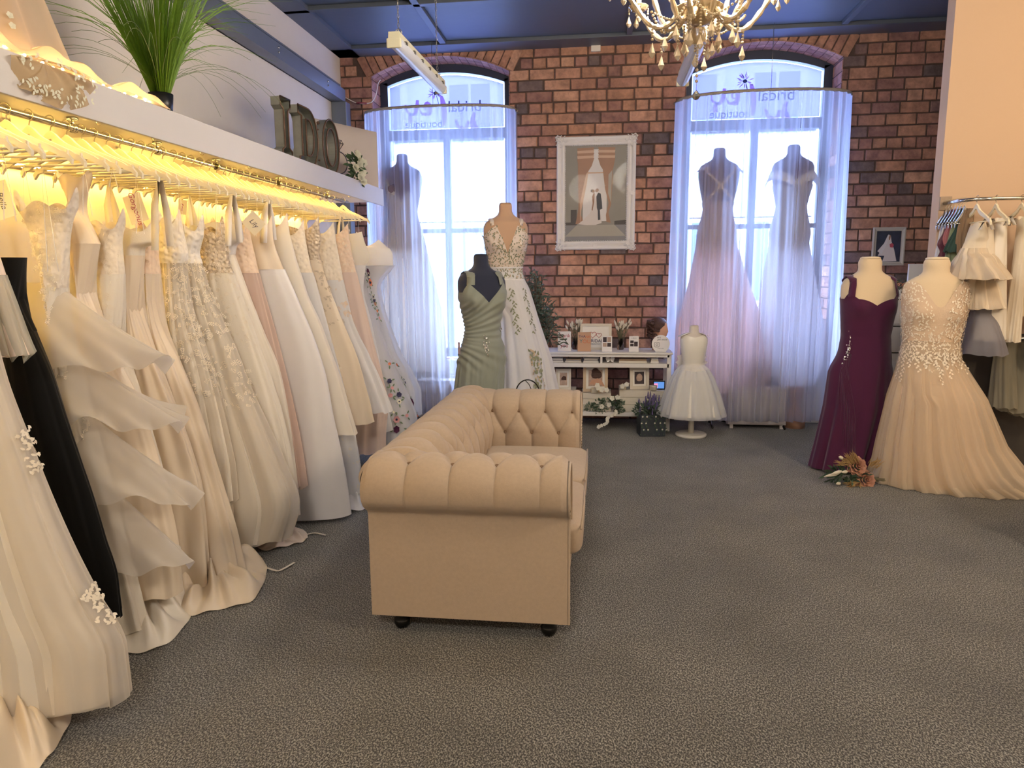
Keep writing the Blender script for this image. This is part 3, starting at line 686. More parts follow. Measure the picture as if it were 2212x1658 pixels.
m_lthread = mat('lace_thread', '#efe5d4', 0.6)
def gown(short, label, y0, edge, spec):
    """a gown on the long rail. edge = its front silhouette as the photo shows it, at this gown's own distance"""
    E = [at(px, py, y=y0) for px, py in edge]; E = [(float(p[0]), float(p[2])) for p in E]
    E = [e for i, e in enumerate(E) if i == 0 or e[1] < E[i-1][1]-1e-3]
    root = thing('bridal_gown', label, 'gown', (XR, y0, 0), group=GG)
    hang(y0, 'cream wooden hanger carrying the ' + short, spec.get('hrz', random.uniform(-0.1, 0.1)))
    wz = spec.get('waist', 1.42); th0 = spec.get('th', 0.05); thh = spec.get('thh', 0.12); seed = int(y0*100); r = random.Random(seed)
    zt = spec.get('top', E[0][1]); zb = spec.get('hem', E[-1][1])
    def lv(z, k=1.0):
        zs = [e[1] for e in E][::-1]; xs = [e[0] for e in E][::-1]
        xr = float(np.interp(z, zs, xs)) if z > zs[0] else xs[0]
        u = min(1, max(0, (1.75-z)/1.7)); xl = max(XL+0.03, 2*(XR-0.03)-xr-0.03); hw = (xr-xl)/2
        return (z, (xr+xl)/2, y0+0.02*u, hw*k, th0+(thh-th0)*u)
    zsk = [wz]+list(np.linspace(wz, zb, 8)[1:])
    zbo = list(np.linspace(zt, wz, 5))
    sw = spec.get('neck', 0.05)
    topf = (lambda th: sw*np.cos(2*th)*0.5 + sw*0.6*np.cos(4*th)) if sw else None
    bod = Cloth([lv(z) for z in zbo], seed, 0.004, 7, top=topf)
    bod.build('bodice', spec.get('bod', m_iv), root, nt=26, n=72)
    sk = Cloth([lv(z, 1.01 if spec.get('over') is None else 0.93) for z in zsk], seed+1, spec.get('amp', 0.018), spec.get('freq', 9), hem=spec.get('hemw', 0.01), sharp=spec.get('sharp', 1.0), a0=0.12)
    sk.build('skirt', spec.get('skirt', m_iv), root, nt=56, n=150)
    ov = None
    if spec.get('over'):
        ov = Cloth([lv(z, 1.02) for z in zsk], seed+2, spec.get('oamp', 0.022), spec.get('ofreq', 11), hem=0.02, a0=0.15)
        ov.build('overskirt', spec['over'], root, nt=50, n=150)
    if spec.get('belt'):
        V, F = bod.mesh(4, 72, 0.9, 1.0, 0.006); o = obj('waist_band', V, F, spec['belt'], root, True)
    # hanging loops up to the trouser bar
    for s_ in (-1, 1):
        x = XR + s_*spec.get('loop', 0.12); z1 = ZR-0.155
        b = MB(); m = spec.get('strap')
        zz = min(zt, z1-0.01)-0.05
        if m: b.ribbon([(x-s_*0.02, y0-th0*0.9, zz-0.05), (x-s_*0.01, y0-0.035, (zz+z1)/2+0.02), (x, y0-0.004, z1+0.03), (x, y0+0.03, (zz+z1)/2), (x, y0+th0*0.8, zz-0.03)], spec.get('strapw', 0.03), lambda p: (0, -1, 0.25), 0.001); b.build('strap', m, root, True)
        else:
            b.ribbon([(x, y0-0.03, zz), (x+0.004, y0-0.008, z1+0.006), (x+0.006, y0+0.012, zz)], 0.005, (1, 0, 0), 0.0005); b.build('hanging_loop', m_crepe, root, True)
    for (n_, tr, hr, sz, mm) in spec.get('lace', []):
        b = MB(); lace(ov or sk, b, n_, tr, hr, sz, seed+n_); b.build('lace_applique', mm, root, True)
    for (n_, tr, hr, sz, mm) in spec.get('blace', []):
        b = MB(); lace(bod, b, n_, tr, hr, sz, seed+n_+3); b.build('bodice_lace', mm, root, True)
    return root, bod, sk, ov, lv
FR = (-PI*0.95, 0.25)
A = {}
def G(*a): r = gown(*a); A[a[0]] = r; return r
G('nearest ivory tulle gown', 'nearest ivory tulle gown at the left edge with leaf applique above its hem', 1.98,
  [(-60, 560), (-30, 700), (0, 820), (50, 960), (100, 1100), (160, 1240), (210, 1335), (247, 1405)],
  dict(bod=m_lace, skirt=m_iv, over=m_tiv, hem=0.10, waist=1.35, thh=0.16, amp=0.02, oamp=0.03, lace=[]))
G('short blush layered dress', 'short blush dress in sheer layers hanging in front of the black gown', 2.14,
  [(-60, 440), (-20, 520), (20, 640), (45, 720), (62, 768)], dict(bod=m_bl, skirt=m_bl, over=tulle('grey_sheer', '#cfd0c4', 0.45), waist=1.5, thh=0.10, top=1.72, hemw=0.004))
G('black gown', 'floor-length black gown, the only black one on the long rail', 2.30,
  [(-60, 400), (0, 569), (50, 690), (90, 760), (145, 930), (190, 1060), (225, 1180), (255, 1280), (252, 1300)], dict(bod=m_blk, skirt=m_blk, waist=1.3, thh=0.07, top=1.56, neck=0.0, hem=0.22, hemw=0.01, amp=0.01))
G('floral lace gown with organza tiers', 'ivory gown with floral lace bodice and three organza tiers falling sideways', 2.5,
  [(35, 440), (70, 500), (90, 570), (115, 640), (160, 780), (205, 960), (240, 1100), (262, 1200), (300, 1330)],
  dict(bod=m_lace, skirt=m_tden, waist=1.45, thh=0.10, hem=0.06, blace=[(180, (0, 1), FR, 0.0121, m_lthread)], lace=[(270, (0.0, 0.45), FR, 0.0132, m_lthread)]))
G('satin gown with wide bandeau top', 'smooth ivory satin gown with a wide folded bandeau top and cut-out waist', 2.66,
  [(128, 380), (160, 440), (172, 478), (135, 500), (140, 525), (165, 565), (190, 640), (240, 760), (300, 880), (340, 1020), (370, 1150)],
  dict(bod=m_ch, skirt=m_ch, waist=1.62, thh=0.10, hem=0.14, neck=0.02, amp=0.012))
G('sheer lace panelled gown', 'gown of sheer floral lace panels between two plain satin gowns', 2.80,
  [(178, 480), (195, 520), (205, 600), (225, 680), (262, 780), (310, 900), (350, 1040)], dict(bod=m_lace, skirt=m_tden, waist=1.5, hem=0.3, blace=[(120, (0, 1), FR, 0.0110, m_lace)], lace=[(180, (0, .4), FR, 0.0121, m_lthread)]))
G('one-shoulder satin gown', 'champagne satin gown with one wide shoulder strap and a deep cut side', 2.96,
  [(262, 432), (225, 490), (222, 525), (255, 535), (262, 560), (300, 690), (340, 800), (390, 930), (425, 1030), (436, 1120), (440, 1220)],
  dict(bod=m_crepe, skirt=m_ch, waist=1.58, hem=0.04, thh=0.11, top=1.70, neck=0.03, amp=0.022, freq=6, strap=m_crepe, strapw=0.035))
G('peach lace gown', 'gown with sheer peach lace bodice and thin belt over a plain skirt', 3.10,
  [(300, 480), (318, 545), (330, 640), (345, 700), (392, 800), (430, 900), (470, 1040), (500, 1150), (515, 1210)],
  dict(bod=m_pch, skirt=m_ch, waist=1.50, hem=0.05, belt=m_bl, amp=0.022, freq=7, blace=[(90, (0, 1), FR, 0.0110, m_pch)]))
G('knotted lace gown', 'ivory gown with a knotted waist and lace climbing over the front', 3.27,
  [(388, 470), (402, 545), (395, 600), (420, 700), (455, 800), (480, 900), (500, 1000)],
  dict(bod=m_lacew, skirt=m_tden, over=m_tiv, waist=1.55, hem=0.35, top=1.76, neck=0.04, lace=[(285, (0, .55), FR, 0.0143, m_lthread)]))
G('full tulle gown with two hems', 'very full ivory tulle gown with a raised outer layer and lace running down', 3.42,
  [(440, 500), (425, 545), (445, 620), (500, 740), (540, 850), (590, 960), (625, 1050), (636, 1100), (615, 1160)],
  dict(bod=m_lacew, skirt=m_tden, over=m_tiv, waist=1.55, hem=0.10, top=1.74, thh=0.17, oamp=0.03, neck=0.05, lace=[(330, (0, .5), FR, 0.0143, m_lthread)]))
G('lace gown with white straps', 'ivory lace gown with broad white shoulder straps near the rail middle', 3.58,
  [(478, 480), (490, 510), (493, 560), (520, 640), (560, 760), (595, 860), (617, 960), (628, 1040)],
  dict(bod=m_laceb, skirt=m_tden, waist=1.5, hem=0.2, strap=m_wh, strapw=0.035, top=1.74, blace=[(150, (0, 1), FR, 0.0099, m_lace)], lace=[(120, (0, .3), FR, 0.0110, m_lace)]))
G('satin gown with folded collar', 'ivory satin gown with a folded off-shoulder collar', 3.72,
  [(520, 475), (526, 515), (502, 540), (522, 600), (560, 700), (600, 800), (620, 900), (632, 1000), (640, 1080)],
  dict(bod=m_wh, skirt=m_iv, waist=1.6, hem=0.12, neck=0.02, top=1.77))
G('sparkling blush gown', 'narrow blush gown with small sparkling beads scattered down the skirt', 3.84,
  [(538, 500), (548, 545), (560, 600), (592, 720), (618, 830), (640, 940), (655, 1040)],
  dict(bod=m_pch, skirt=m_bl, over=m_tbl, waist=1.5, hem=0.25, top=1.75))
G('column satin gown with strap', 'white satin column gown with tall strap, its creased hem touching the carpet', 3.98,
  [(588, 480), (590, 520), (600, 550), (628, 620), (662, 700), (693, 790), (711, 911), (729, 1001), (741, 1110)],
  dict(bod=m_ch, skirt=m_wh, waist=1.52, hem=0.03, amp=0.03, freq=5, strap=m_wh, strapw=0.04, top=1.77, thh=0.13))
G('plain satin A-line gown', 'plain ivory satin gown flaring to a crisp hem just above a lace layer', 4.16,
  [(622, 490), (640, 560), (665, 640), (693, 700), (735, 820), (765, 925), (769, 938)],
  dict(bod=m_iv, skirt=m_iv, waist=1.5, top=1.80, amp=0.016, freq=6))
G('long lace gown with scalloped hem', 'ivory lace gown whose longer scalloped hem shows below the plain satin one', 4.32,
  [(655, 490), (668, 560), (690, 640), (716, 740), (742, 840), (762, 930), (778, 1035)],
  dict(bod=m_lace, skirt=m_tdenw, waist=1.5, hem=0.07, top=1.76, lace=[(180, (.2, 1), FR, 0.0110, m_lthread)]))
G('dark beaded lace gown', 'gown with taupe beaded lace bodice shaped like a cup', 4.46,
  [(688, 480), (693, 515), (688, 545), (702, 600), (732, 680), (764, 760), (788, 850), (800, 915)],
  dict(bod=m_laceb, skirt=m_ch, waist=1.58, top=1.80, lace=[(120, (0, .4), FR, 0.0110, m_laceb)]))
G('pale lace gown with price tag', 'pale lace gown with feathered panel and a small dark tag', 4.66,
  [(722, 500), (740, 600), (762, 700), (798, 775), (822, 830), (842, 890)],
  dict(bod=m_lace, skirt=m_tdenw, waist=1.45, top=1.78, amp=0.02, freq=13, lace=[(120, (0, .3), FR, 0.0110, m_pch)]))
G('pink pleated tulle gown', 'dusty pink pleated tulle gown with lace bodice near the far end', 4.86,
  [(752, 500), (762, 560), (783, 650), (803, 740), (833, 860), (825, 968)],
  dict(bod=m_pch, skirt=m_tdenb, waist=1.5, hem=0.2, top=1.78, amp=0.022, freq=16, blace=[(90, (0, 1), FR, 0.0099, m_lace)]))
G('cream cropped top gown', 'cream two-piece gown with short structured top at the far end', 5.1,
  [(782, 505), (800, 560), (775, 590), (790, 650), (815, 760), (835, 880), (845, 930)],
  dict(bod=m_crepe, skirt=m_tdenw, waist=1.55, top=1.78, neck=0.01, strap=m_crepe, strapw=0.02, loop=0.14))
r20 = G('flower embroidered tulle gown', 'white tulle gown embroidered with orange, plum and cream flowers', 5.3,
  [(772, 520), (785, 570), (800, 640), (830, 740), (870, 830), (898, 908)],
  dict(bod=m_crepe, skirt=m_tdenw, over=m_twh, waist=1.5, hem=0.18, top=1.75, thh=0.2, oamp=0.02))
G('off-shoulder white gown', 'white off-shoulder satin gown, last on the long rail by the window', 5.52,
  [(805, 520), (848, 540), (852, 600), (818, 622), (832, 680), (862, 760), (902, 830), (905, 850)],
  dict(bod=m_wh, skirt=m_tdenw, over=m_twh, waist=1.55, hem=0.35, top=1.72, neck=0.03))
XH = ['between the nearest ivory gown and the short blush dress', 'just behind the short blush dress', 'just behind the black gown', 'between the floral lace gown and the bandeau satin gown', 'just behind the bandeau satin gown', 'between the lace panelled gown and the one-shoulder gown', 'just behind the one-shoulder gown', 'just behind the peach lace gown', 'just behind the knotted lace gown', 'just behind the full tulle gown', 'just behind the lace gown with white straps', 'just behind the folded collar gown', 'just behind the sparkling blush gown', 'just behind the column satin gown', 'just behind the plain A-line gown', 'just behind the scalloped lace gown', 'between the beaded gown and the tagged gown', 'between the tagged gown and the pink gown', 'between the pink gown and the cropped top gown', 'between the cropped top gown and the flower gown']
YH = [2.06, 2.22, 2.40, 2.58, 2.73, 2.88, 3.03, 3.18, 3.345, 3.50, 3.65, 3.78, 3.91, 4.07, 4.24, 4.39, 4.56, 4.76, 4.98, 5.2]
for y_, l_ in zip(YH, XH): hang(y_, 'cream wooden hanger ' + l_, random.uniform(-0.14, 0.14))
# organza tiers of the lace gown: flounces thrown towards the camera side
root, bod, sk, ov, lv = A['floral lace gown with organza tiers']
for k, (p_in, p_out, zt_) in enumerate((((112, 610), (333, 795), 1.50), ((150, 760), (367, 925), 1.25), ((190, 900), (400, 1095), 1.0), ((220, 1040), (385, 1240), 0.72))):
    a = at(*p_in, y=2.5); c = at(*p_out, y=2.5-0.06); xl = XL+0.05; L_ = []
    for u in np.linspace(0, 1, 7):
        xr = a[0]+(c[0]-a[0])*u**1.15; z = a[2]+(c[2]-a[2])*u; x0 = xl+0.05*(1-u); L_.append((z, (xr+x0)/2, 2.5+0.02+0.03*u, (xr-x0)/2, 0.08+0.07*u))
    f = Cloth(L_, 40+k, 0.035, 6, hem=0.04, a0=0.02, grow=1.6); f.build('organza_tier', m_org, root, nt=40, n=150)
# long trains pooled on the carpet
def puddle(parent, name, outline, m, h=0.06, seed=0, fold=0.02, label=None):
    P = [at(x, y, z=0.0) for x, y in outline]; P = np.array([p[:2] for p in P]); n = 90; k = len(P)
    ang = np.linspace(0, k, n, endpoint=False); i0 = ang.astype(int) % k; i1 = (i0+1) % k; fr = (ang-ang.astype(int))[:, None]
    im, ip = (i0-1) % k, (i1+1) % k; t = fr
    B = 0.5*((2*P[i0])+(-P[im]+P[i1])*t+(2*P[im]-5*P[i0]+4*P[i1]-P[ip])*t*t+(-P[im]+3*P[i0]-3*P[i1]+P[ip])*t**3)
    c = P.mean(0); V = []; r = random.Random(seed); ph = [r.uniform(0, 6) for _ in range(4)]; R_ = 22
    for i in range(R_+1):
        q = i/R_
        for j in range(n):
            a = 2*PI*j/n; w = math.sin(6*a+ph[0]+q*2)*0.5+math.sin(11*a+ph[1]-q*3)*0.45+math.sin(4*a+q*7+ph[2])*0.5+math.sin(17*a+ph[3])*0.2
            z = h*(1-q**2.5)+1.7*fold*w*max(0, math.sin(PI*min(1, q*0.96)))**0.7+0.012
            if i == R_: z = 0.006+0.010*(0.5+0.5*math.sin(9*a+ph[0]))
            x, y = c+(B[j]-c)*q; V.append((x, y, max(z, 0.006)))
    F = [(i*n+j, i*n+(j+1) % n, (i+1)*n+(j+1) % n, (i+1)*n+j) for i in range(R_) for j in range(n)]
    o = obj(name, V, F, m, parent, True)
    if label: o['label'] = label
    return o
puddle(A['nearest ivory tulle gown'][0], 'train', [(-250, 1560), (-60, 1500), (60, 1465), (140, 1475), (155, 1550), (120, 1620), (60, 1690), (-160, 1900)], m_ch, 0.16, 1, 0.03)
puddle(A['floral lace gown with organza tiers'][0], 'train', [(190, 1290), (330, 1220), (400, 1270), (412, 1335), (350, 1400), (255, 1415), (160, 1400)], m_iv, 0.10, 2, 0.03)
puddle(A['one-shoulder satin gown'][0], 'train', [(330, 1190), (440, 1160), (560, 1210), (575, 1245), (545, 1300), (470, 1320), (400, 1330), (340, 1280)], m_ch, 0.09, 3, 0.03)
puddle(A['sparkling blush gown'][0], 'train', [(560, 1150), (600, 1140), (655, 1150), (662, 1168), (620, 1182), (560, 1190)], m_bl, 0.04, 6, 0.012)
puddle(A['plain satin A-line gown'][0], 'train', [(700, 1040), (760, 1030), (785, 1050), (803, 1085), (790, 1102), (740, 1105), (700, 1100)], m_wh, 0.07, 4, 0.02)
# tags tied to the hangers
def swing(parent, px, py, y, w, h, rz, ink, lines):
    p = at(px, py, y=y); t = MB(); c, s_ = math.cos(rz), math.sin(rz)
    q = [(p[0]+a*c-b_*s_, y, p[2]+a*s_+b_*c) for a, b_ in ((-w/2, -h/2), (w/2, -h/2), (w/2, h/2), (-w/2, h/2))]
    t.add(q+[(x, yy+0.001, z) for x, yy, z in q], [(0, 1, 2, 3), (7, 6, 5, 4), (0, 4, 5, 1), (1, 5, 6, 2), (2, 6, 7, 3), (3, 7, 4, 0)]); o = t.build('swing_tag', m_tag, parent, True, smooth=False)
    rt = rz+PI/2-0.0
    text_mesh('tag_writing', lines, w*0.42, ink, o, Matrix.Translation((p[0], y-0.0015, p[2])) @ Matrix.Rotation(PI/2, 4, 'X') @ Matrix.Rotation(rt+PI, 4, 'Z'), 0.0002, shear=0.3)
swing(A['one-shoulder satin gown'][0], 293, 450, 2.90, 0.085, 0.12, 0.28, m_pinkink, 'Gorgeous')
swing(A['floral lace gown with organza tiers'][0], 4, 432, 2.40, 0.08, 0.13, 0.25, m_ink, 'Bella')
swing(A['full tulle gown with two hems'][0], 394, 447, 3.35, 0.045, 0.07, -0.15, m_pinkink, 'Rosa')
swing(A['satin gown with folded collar'][0], 548, 482, 3.66, 0.09, 0.10, 0.75, m_ink, 'Lily')
# leaf sprays low on the nearest gown
root, bod, sk, ov, lv = A['nearest ivory tulle gown']
for (px, py, n_, sz) in ((150, 1352, 34, 0.017), (20, 985, 24, 0.017)):
    best = None
    tgt = at(px, py, y=1.84)
    for t in np.linspace(0.05, 0.99, 60):
        for th in np.linspace(-PI, 0, 90):
            p = ov.P(t, th); d = (p[0]-tgt[0])**2+(p[2]-tgt[2])**2
            if best is None or d < best[0]: best = (d, t, th)
    _, t0, th0 = best; b = MB(); r = random.Random(px)
    for k in range(n_):
        p, du, dv, n = ov.frame(min(0.99, t0+r.uniform(-0.05, 0.05)), th0+r.uniform(-0.10, 0.10)); a = r.uniform(0, 6.28)
        for q in range(3): b.leaf(p+n*0.008+(du*math.cos(a)+dv*math.sin(a))*0.012*q, du*math.cos(a+q)+dv*math.sin(a+q), n, sz, sz*0.5, 0.3)
    b.build('leaf_applique', m_lthread, root, True)
# flower embroidery
root, bod, sk, ov, lv = A['flower embroidered tulle gown']
fc = {'plum': mat('plum_thread', '#4b1a3c', 0.8), 'orange': mat('orange_thread', '#dd8560', 0.8), 'navy': mat('navy_thread', '#3c3a5a', 0.8), 'cream': mat('cream_thread', '#ece7cf', 0.8), 'rose': mat('rose_thread', '#d9a0a0', 0.8), 'green': mat('green_thread', '#6f8266', 0.8)}
def place_on(cl, px, py, y):
    tgt = at(px, py, y=y); best = None
    for t in np.linspace(0.0, 0.995, 50):
        for th in np.linspace(-PI*0.8, 0.4, 70):
            p = cl.P(t, th); d = (p[0]-tgt[0])**2+(p[2]-tgt[2])**2
            if best is None or d < best[0]: best = (d, t, th)
    return cl.frame(best[1], best[2])
bs = {k: MB() for k in fc}
fl = [(869, 883, 'plum', .038), (853, 928, 'plum', .032), (883, 915, 'orange', .036), (853, 905, 'rose', .03), (854, 874, 'cream', .022), (854, 857, 'navy', .024), (834, 824, 'navy', .022), (837, 800, 'orange', .016), (833, 787, 'orange', .014), (838, 858, 'rose', .02), (862, 836, 'navy', .014), (868, 942, 'rose', .018), (848, 833, 'cream', .014), (871, 905, 'rose', .016), (861, 826, 'navy', .01), (875, 935, 'plum', .02), (846, 890, 'cream', .012), (840, 838, 'rose', .015),
      (778, 588, 'plum', .03), (790, 592, 'cream', .026), (801, 612, 'orange', .034), (788, 612, 'orange', .022), (795, 605, 'navy', .018), (787, 607, 'navy', .02), (797, 640, 'cream', .022), (808, 635, 'navy', .02), (806, 650, 'navy', .02), (800, 658, 'orange', .018), (815, 655, 'green', .016), (812, 672, 'orange', .014), (812, 690, 'rose', .014)]
for i, (px, py, c, r) in enumerate(fl):
    p, du, dv, n = place_on(ov, px, py, 5.16)
    flower(bs[c], p+n*0.012, n, r, 6, 0, i)
    if r > 0.02 and c in ('orange', 'rose', 'cream'): bs['navy'].sphere(p+n*0.018, r*0.28, 8, 5)
    for q in range(3):
        a = i+q*2.1; bs['green'].leaf(p+n*0.008+(du*math.cos(a)+dv*math.sin(a))*r, du*math.cos(a)+dv*math.sin(a), n, 0.03, 0.012)
for k in fc: bs[k].build('flower_embroidery', fc[k], root, True, label='%s embroidered %s' % (k, 'leaves' if k == 'green' else 'flowers'))
# loose satin ribbons trailing from under the gowns
for nm, pts in (('longer cream ribbon lying on the carpet beside the satin train', [(575, 1225), (600, 1232), (636, 1214)]), ('short cream ribbon end poking out near the blush train', [(655, 1156), (680, 1150), (704, 1155)])):
    P = [at(x, y, z=0.012) for x, y in pts]; P = [np.array([pchip([0, .5, 1], [q[i] for q in P], [u])[0] for i in range(3)]) for u in np.linspace(0, 1, 12)]
    b = MB(); b.ribbon([(p[0], p[1], 0.012) for p in P], 0.014, (0, 0, 1), 0.001); tagp(b.build('satin_ribbon', m_iv), nm, 'ribbon', 'ribbons on the carpet')
# ---------------------------------------------------------------- dress forms and the gowns they wear
BODY = [(1.60, .050, .050, .012), (1.585, .054, .053, .012), (1.54, .054, .056, .010), (1.51, .068, .064, .010), (1.49, .098, .072, .010), (1.47, .138, .082, .008), (1.45, .168, .092, .006),
        (1.41, .186, .102, .003), (1.35, .186, .110, 0), (1.28, .174, .114, -.002), (1.22, .164, .112, -.003), (1.15, .146, .104, 0), (1.06, .128, .095, .002), (0.98, .142, .108, .004),
        (0.90, .164, .124, .006), (0.82, .178, .132, .008), (0.74, .168, .122, .006), (0.68, .150, .108, .004), (0.64, .13, .095, .004)]
BZ = np.array([r[0] for r in BODY])[::-1]; BR = np.array([r[1:] for r in BODY])[::-1]
FULL = [0.0]
def body(z, th, off=0.0, bust=1.0):
    """body surface; th = -pi/2 is the front"""
    rx, ry, cy = [np.interp(z, BZ, BR[:, k]) for k in range(3)]
    fl = FULL[0]; rx = rx*(1+0.01*fl)+fl*(0.022*np.exp(-((z-1.56)/0.05)**2)+0.026*np.exp(-((z-1.06)/0.16)**2)); ry = ry*(1+0.02*fl)+fl*(0.012*np.exp(-((z-1.56)/0.05)**2)+0.02*np.exp(-((z-1.06)/0.16)**2))
    e = 2.25; c, s = np.cos(th), np.sin(th); k = (np.abs(c)**e+np.abs(s)**e)**(-1/e)
    x = (rx+off)*c*k; y = cy+(ry+off)*s*k
    b = 0
    for sg in (-1, 1): b = b + np.exp(-((z-1.265)/0.062)**2)*np.exp(-((th+PI/2-sg*0.62)/0.40)**2)
    y = y - 0.050*bust*b; x = x + 0.006*b*np.sign(c)
    return x, y
def dress_form(label, loc, rotz, color, zneck, pole=True, sc=1.0, cap='#d9cdbb', group=None, base='disc', stand_z=0.0, bust=1.0):
    """torso on a pole; zneck = height of the neck top above the floor"""
    root = thing('dress_form', label, 'mannequin', loc, rotz, group); lift = zneck-1.60*sc
    m = mat('form_cloth_'+color.strip('#'), color, 0.85, sheen=0.3, bump=0.2, bscale=350)
    V = []; F = []; n = 72; zs = list(np.linspace(1.60, 1.44, 16))+list(np.linspace(1.43, 0.66, 50)); nz = len(zs)
    for z in zs:
        th = np.linspace(0, 2*PI, n, endpoint=False); th = np.where(th > PI, th-2*PI, th); x, y = body(z, th, 0, bust)
        for i in range(n): V.append((x[i]*sc, y[i]*sc, z*sc+lift))
    F = [(i*n+j, i*n+(j+1) % n, (i+1)*n+(j+1) % n, (i+1)*n+j) for i in range(nz-1) for j in range(n)]; F.append(tuple(range(n))); F.append(tuple(nz*n-1-i for i in range(n)))
    obj('torso', V, F, m, root)
    b = MB(); kf = 1+0.33*FULL[0]; b.lathe([(0.050*sc*kf, 1.597*sc+lift), (0.050*sc*kf, 1.602*sc+lift), (0.040*sc*kf, 1.609*sc+lift), (0.0, 1.611*sc+lift)], (0, 0.012*sc, 0), 24, cap=False); b.build('neck_cap', mat('cap_'+cap.strip('#'), cap, 0.6), root)
    mw = mat('stand_white', '#e3ddd3', 0.4) if base == 'disc' else m_leg
    b = MB(); b.tube([(0, 0, 0.02+stand_z), (0, 0, 0.70*sc+lift)], 0.018 if base != 'disc' else 0.026*1.0, 16); b.build('stand_pole', mw, root)
    b = MB()
    if base == 'disc': b.lathe([(0.0, 0.0), (0.135, 0.0), (0.14, 0.006), (0.14, 0.022), (0.13, 0.028), (0.03, 0.032), (0.0, 0.034)], (0, 0, stand_z), 40)
    else:
        for a in (0.5, 2.6, 4.7): b.tube([(0, 0, 0.16), (0.14*math.cos(a), 0.14*math.sin(a), 0.03), (0.2*math.cos(a), 0.2*math.sin(a), 0.012)], [0.012, 0.012, 0.01], 8)
    b.build('stand_base', mw, root)
    return root, sc, lift
class Worn(Cloth):
    """a fitted dress: follows the body down to the hip, then falls in folds. skirt rows: (z, cx, cy, rx, ry) in form units"""
    def __init__(s, neck, skirt, seed=0, amp=0.02, freq=9, off=0.007, zfit=0.9, bust=1.0, hem=0.0, grow=1.4, gather=0.0):
        s.neck, s.off, s.zfit, s.bust, s.gather = neck, off, zfit, bust, gather
        s.S = np.array([r for r in skirt], float)[::-1]; s.zh = s.S[0, 0]
        r = random.Random(seed); s.w = [(freq, r.uniform(0, 6.28), 0.6, r.uniform(-1, 1)), (int(freq*1.7)+1, r.uniform(0, 6.28), 0.4, r.uniform(-1.5, 1.5)), (int(freq*2.9), r.uniform(0, 6.28), 0.2, r.uniform(-2, 2))]
        s.amp, s.hem, s.grow = amp, hem, grow
    def P(s, t, th):
        t = np.asarray(t, float); th = np.asarray(th, float); thw = (th+PI) % (2*PI)-PI
        zt = s.neck(thw); z = zt+(s.zh-zt)*t
        bx, by = body(np.clip(z, 0.64, 1.6), thw, s.off, s.bust)
        ct, st = np.cos(th), np.sin(th)
        cx, cy, rx, ry = [np.interp(z, s.S[:, 0], s.S[:, k]) for k in (1, 2, 3, 4)]
        u = np.clip((s.S[-1, 0]-z)/(s.S[-1, 0]-s.zh), 0, 1); f = 0
        for n, ph, a, dr in s.w: f = f+a*np.sin(n*th+ph+dr*u)
        o = s.amp*(u**s.grow)*f + s.gather*np.clip(u*8, 0, 1)*(1-u)*f
        sx, sy = cx+(rx+o)*ct, cy+(ry+o)*st
        k = np.clip((s.zfit+0.06-z)/0.12, 0, 1); k = k*k*(3-2*k)
        x = bx*(1-k)+sx*k; y = by*(1-k)+sy*k
        low_ = (z > 0.66) & (k > 0)
        wl = np.clip((z-0.66)/0.10, 0, 1); wl = wl*wl*(3-2*wl); fx = np.where(low_ & (np.abs(x) < np.abs(bx)), x+(bx-x)*wl, x); fy = np.where(low_ & (np.abs(y-cy) < np.abs(by-cy)), y+(by-y)*wl, y); x, y = fx, fy
        z = z+s.hem*f*np.clip((t-0.8)/0.2, 0, 1)
        return np.stack([x, y, z], -1)
def local_build(cl, name, m, root, sc, lift, nt=110, n=170, t0=0.0, t1=1.0, off=0.0):
    V, F = cl.mesh(nt, n, t0, t1, off); V = V*sc; V[:, 2] += lift; return obj(name, V, F, m, root)
def strap_over(root, m, sc, lift, xs, w, z0f, z0b, thf=None, side=1, name='strap', off=0.008):
    """ribbon from the front edge over the shoulder to the back edge, lying on the form"""
    pts = []; xs0, xs1, xs2 = xs
    for (z, x) in [(z0f+(1.475-z0f)*k, xs0+(xs1-xs0)*k) for k in np.linspace(0, 1, 8)]:
        lo, hi = 0.0, PI/2
        for _ in range(24):
            md = (lo+hi)/2; xx, yy = body(z, np.array(-md), off)
            if float(xx) > abs(x): lo = md
            else: hi = md
        pts.append((side*float(xx), float(yy), z))
    top = (side*abs(xs1), 0.012, 1.492 - 0.35*max(0, abs(xs1)-0.09)+off*0.5)
    pts.append(top)
    for (z, x) in [(1.475+(z0b-1.475)*k, xs1+(xs2-xs1)*k) for k in np.linspace(0, 1, 6)]:
        lo, hi = 0.0, PI/2
        for _ in range(24):
            md = (lo+hi)/2; xx, yy = body(z, np.array(md), off)
            if float(xx) > abs(x): lo = md
            else: hi = md
        pts.append((side*float(xx), float(yy), z))
    P = [(p[0]*sc, p[1]*sc, p[2]*sc+lift) for p in pts]
    b = MB(); b.ribbon(P, w, lambda p: (p[0]*0.6, p[1]-0.01, 0.5 if p[2] > (1.44*sc+lift) else 0.0), 0.001); return b.build(name, m, root)
def crystals(root, cl, sc, lift, t, th, n=40, seed=0, name='crystal_brooch', elong=2.2, size=0.05):
    b = MB(); r = random.Random(seed)
    for _ in range(n):
        a = r.uniform(0, 6.28); q = abs(r.gauss(0, 1)); p, du, dv, nn = cl.frame(t+math.sin(a)*q*size*0.9, th+math.cos(a)*q*size*0.9/0.3*0.55*(1+0.3*math.sin(a)))
        p = Vector((p[0]*sc, p[1]*sc, p[2]*sc+lift)); s_ = r.uniform(0.0025, 0.0055); b.sphere(p+nn*0.004, s_, 6, 4, (1, 1, elong if r.random() < 0.4 else 1))
    return b.build(name, mat('crystal_silver', '#f2efe9', 0.08, metal=0.9), root)
front = lambda th: np.abs((th+PI/2+PI) % (2*PI)-PI)      # angle away from the front
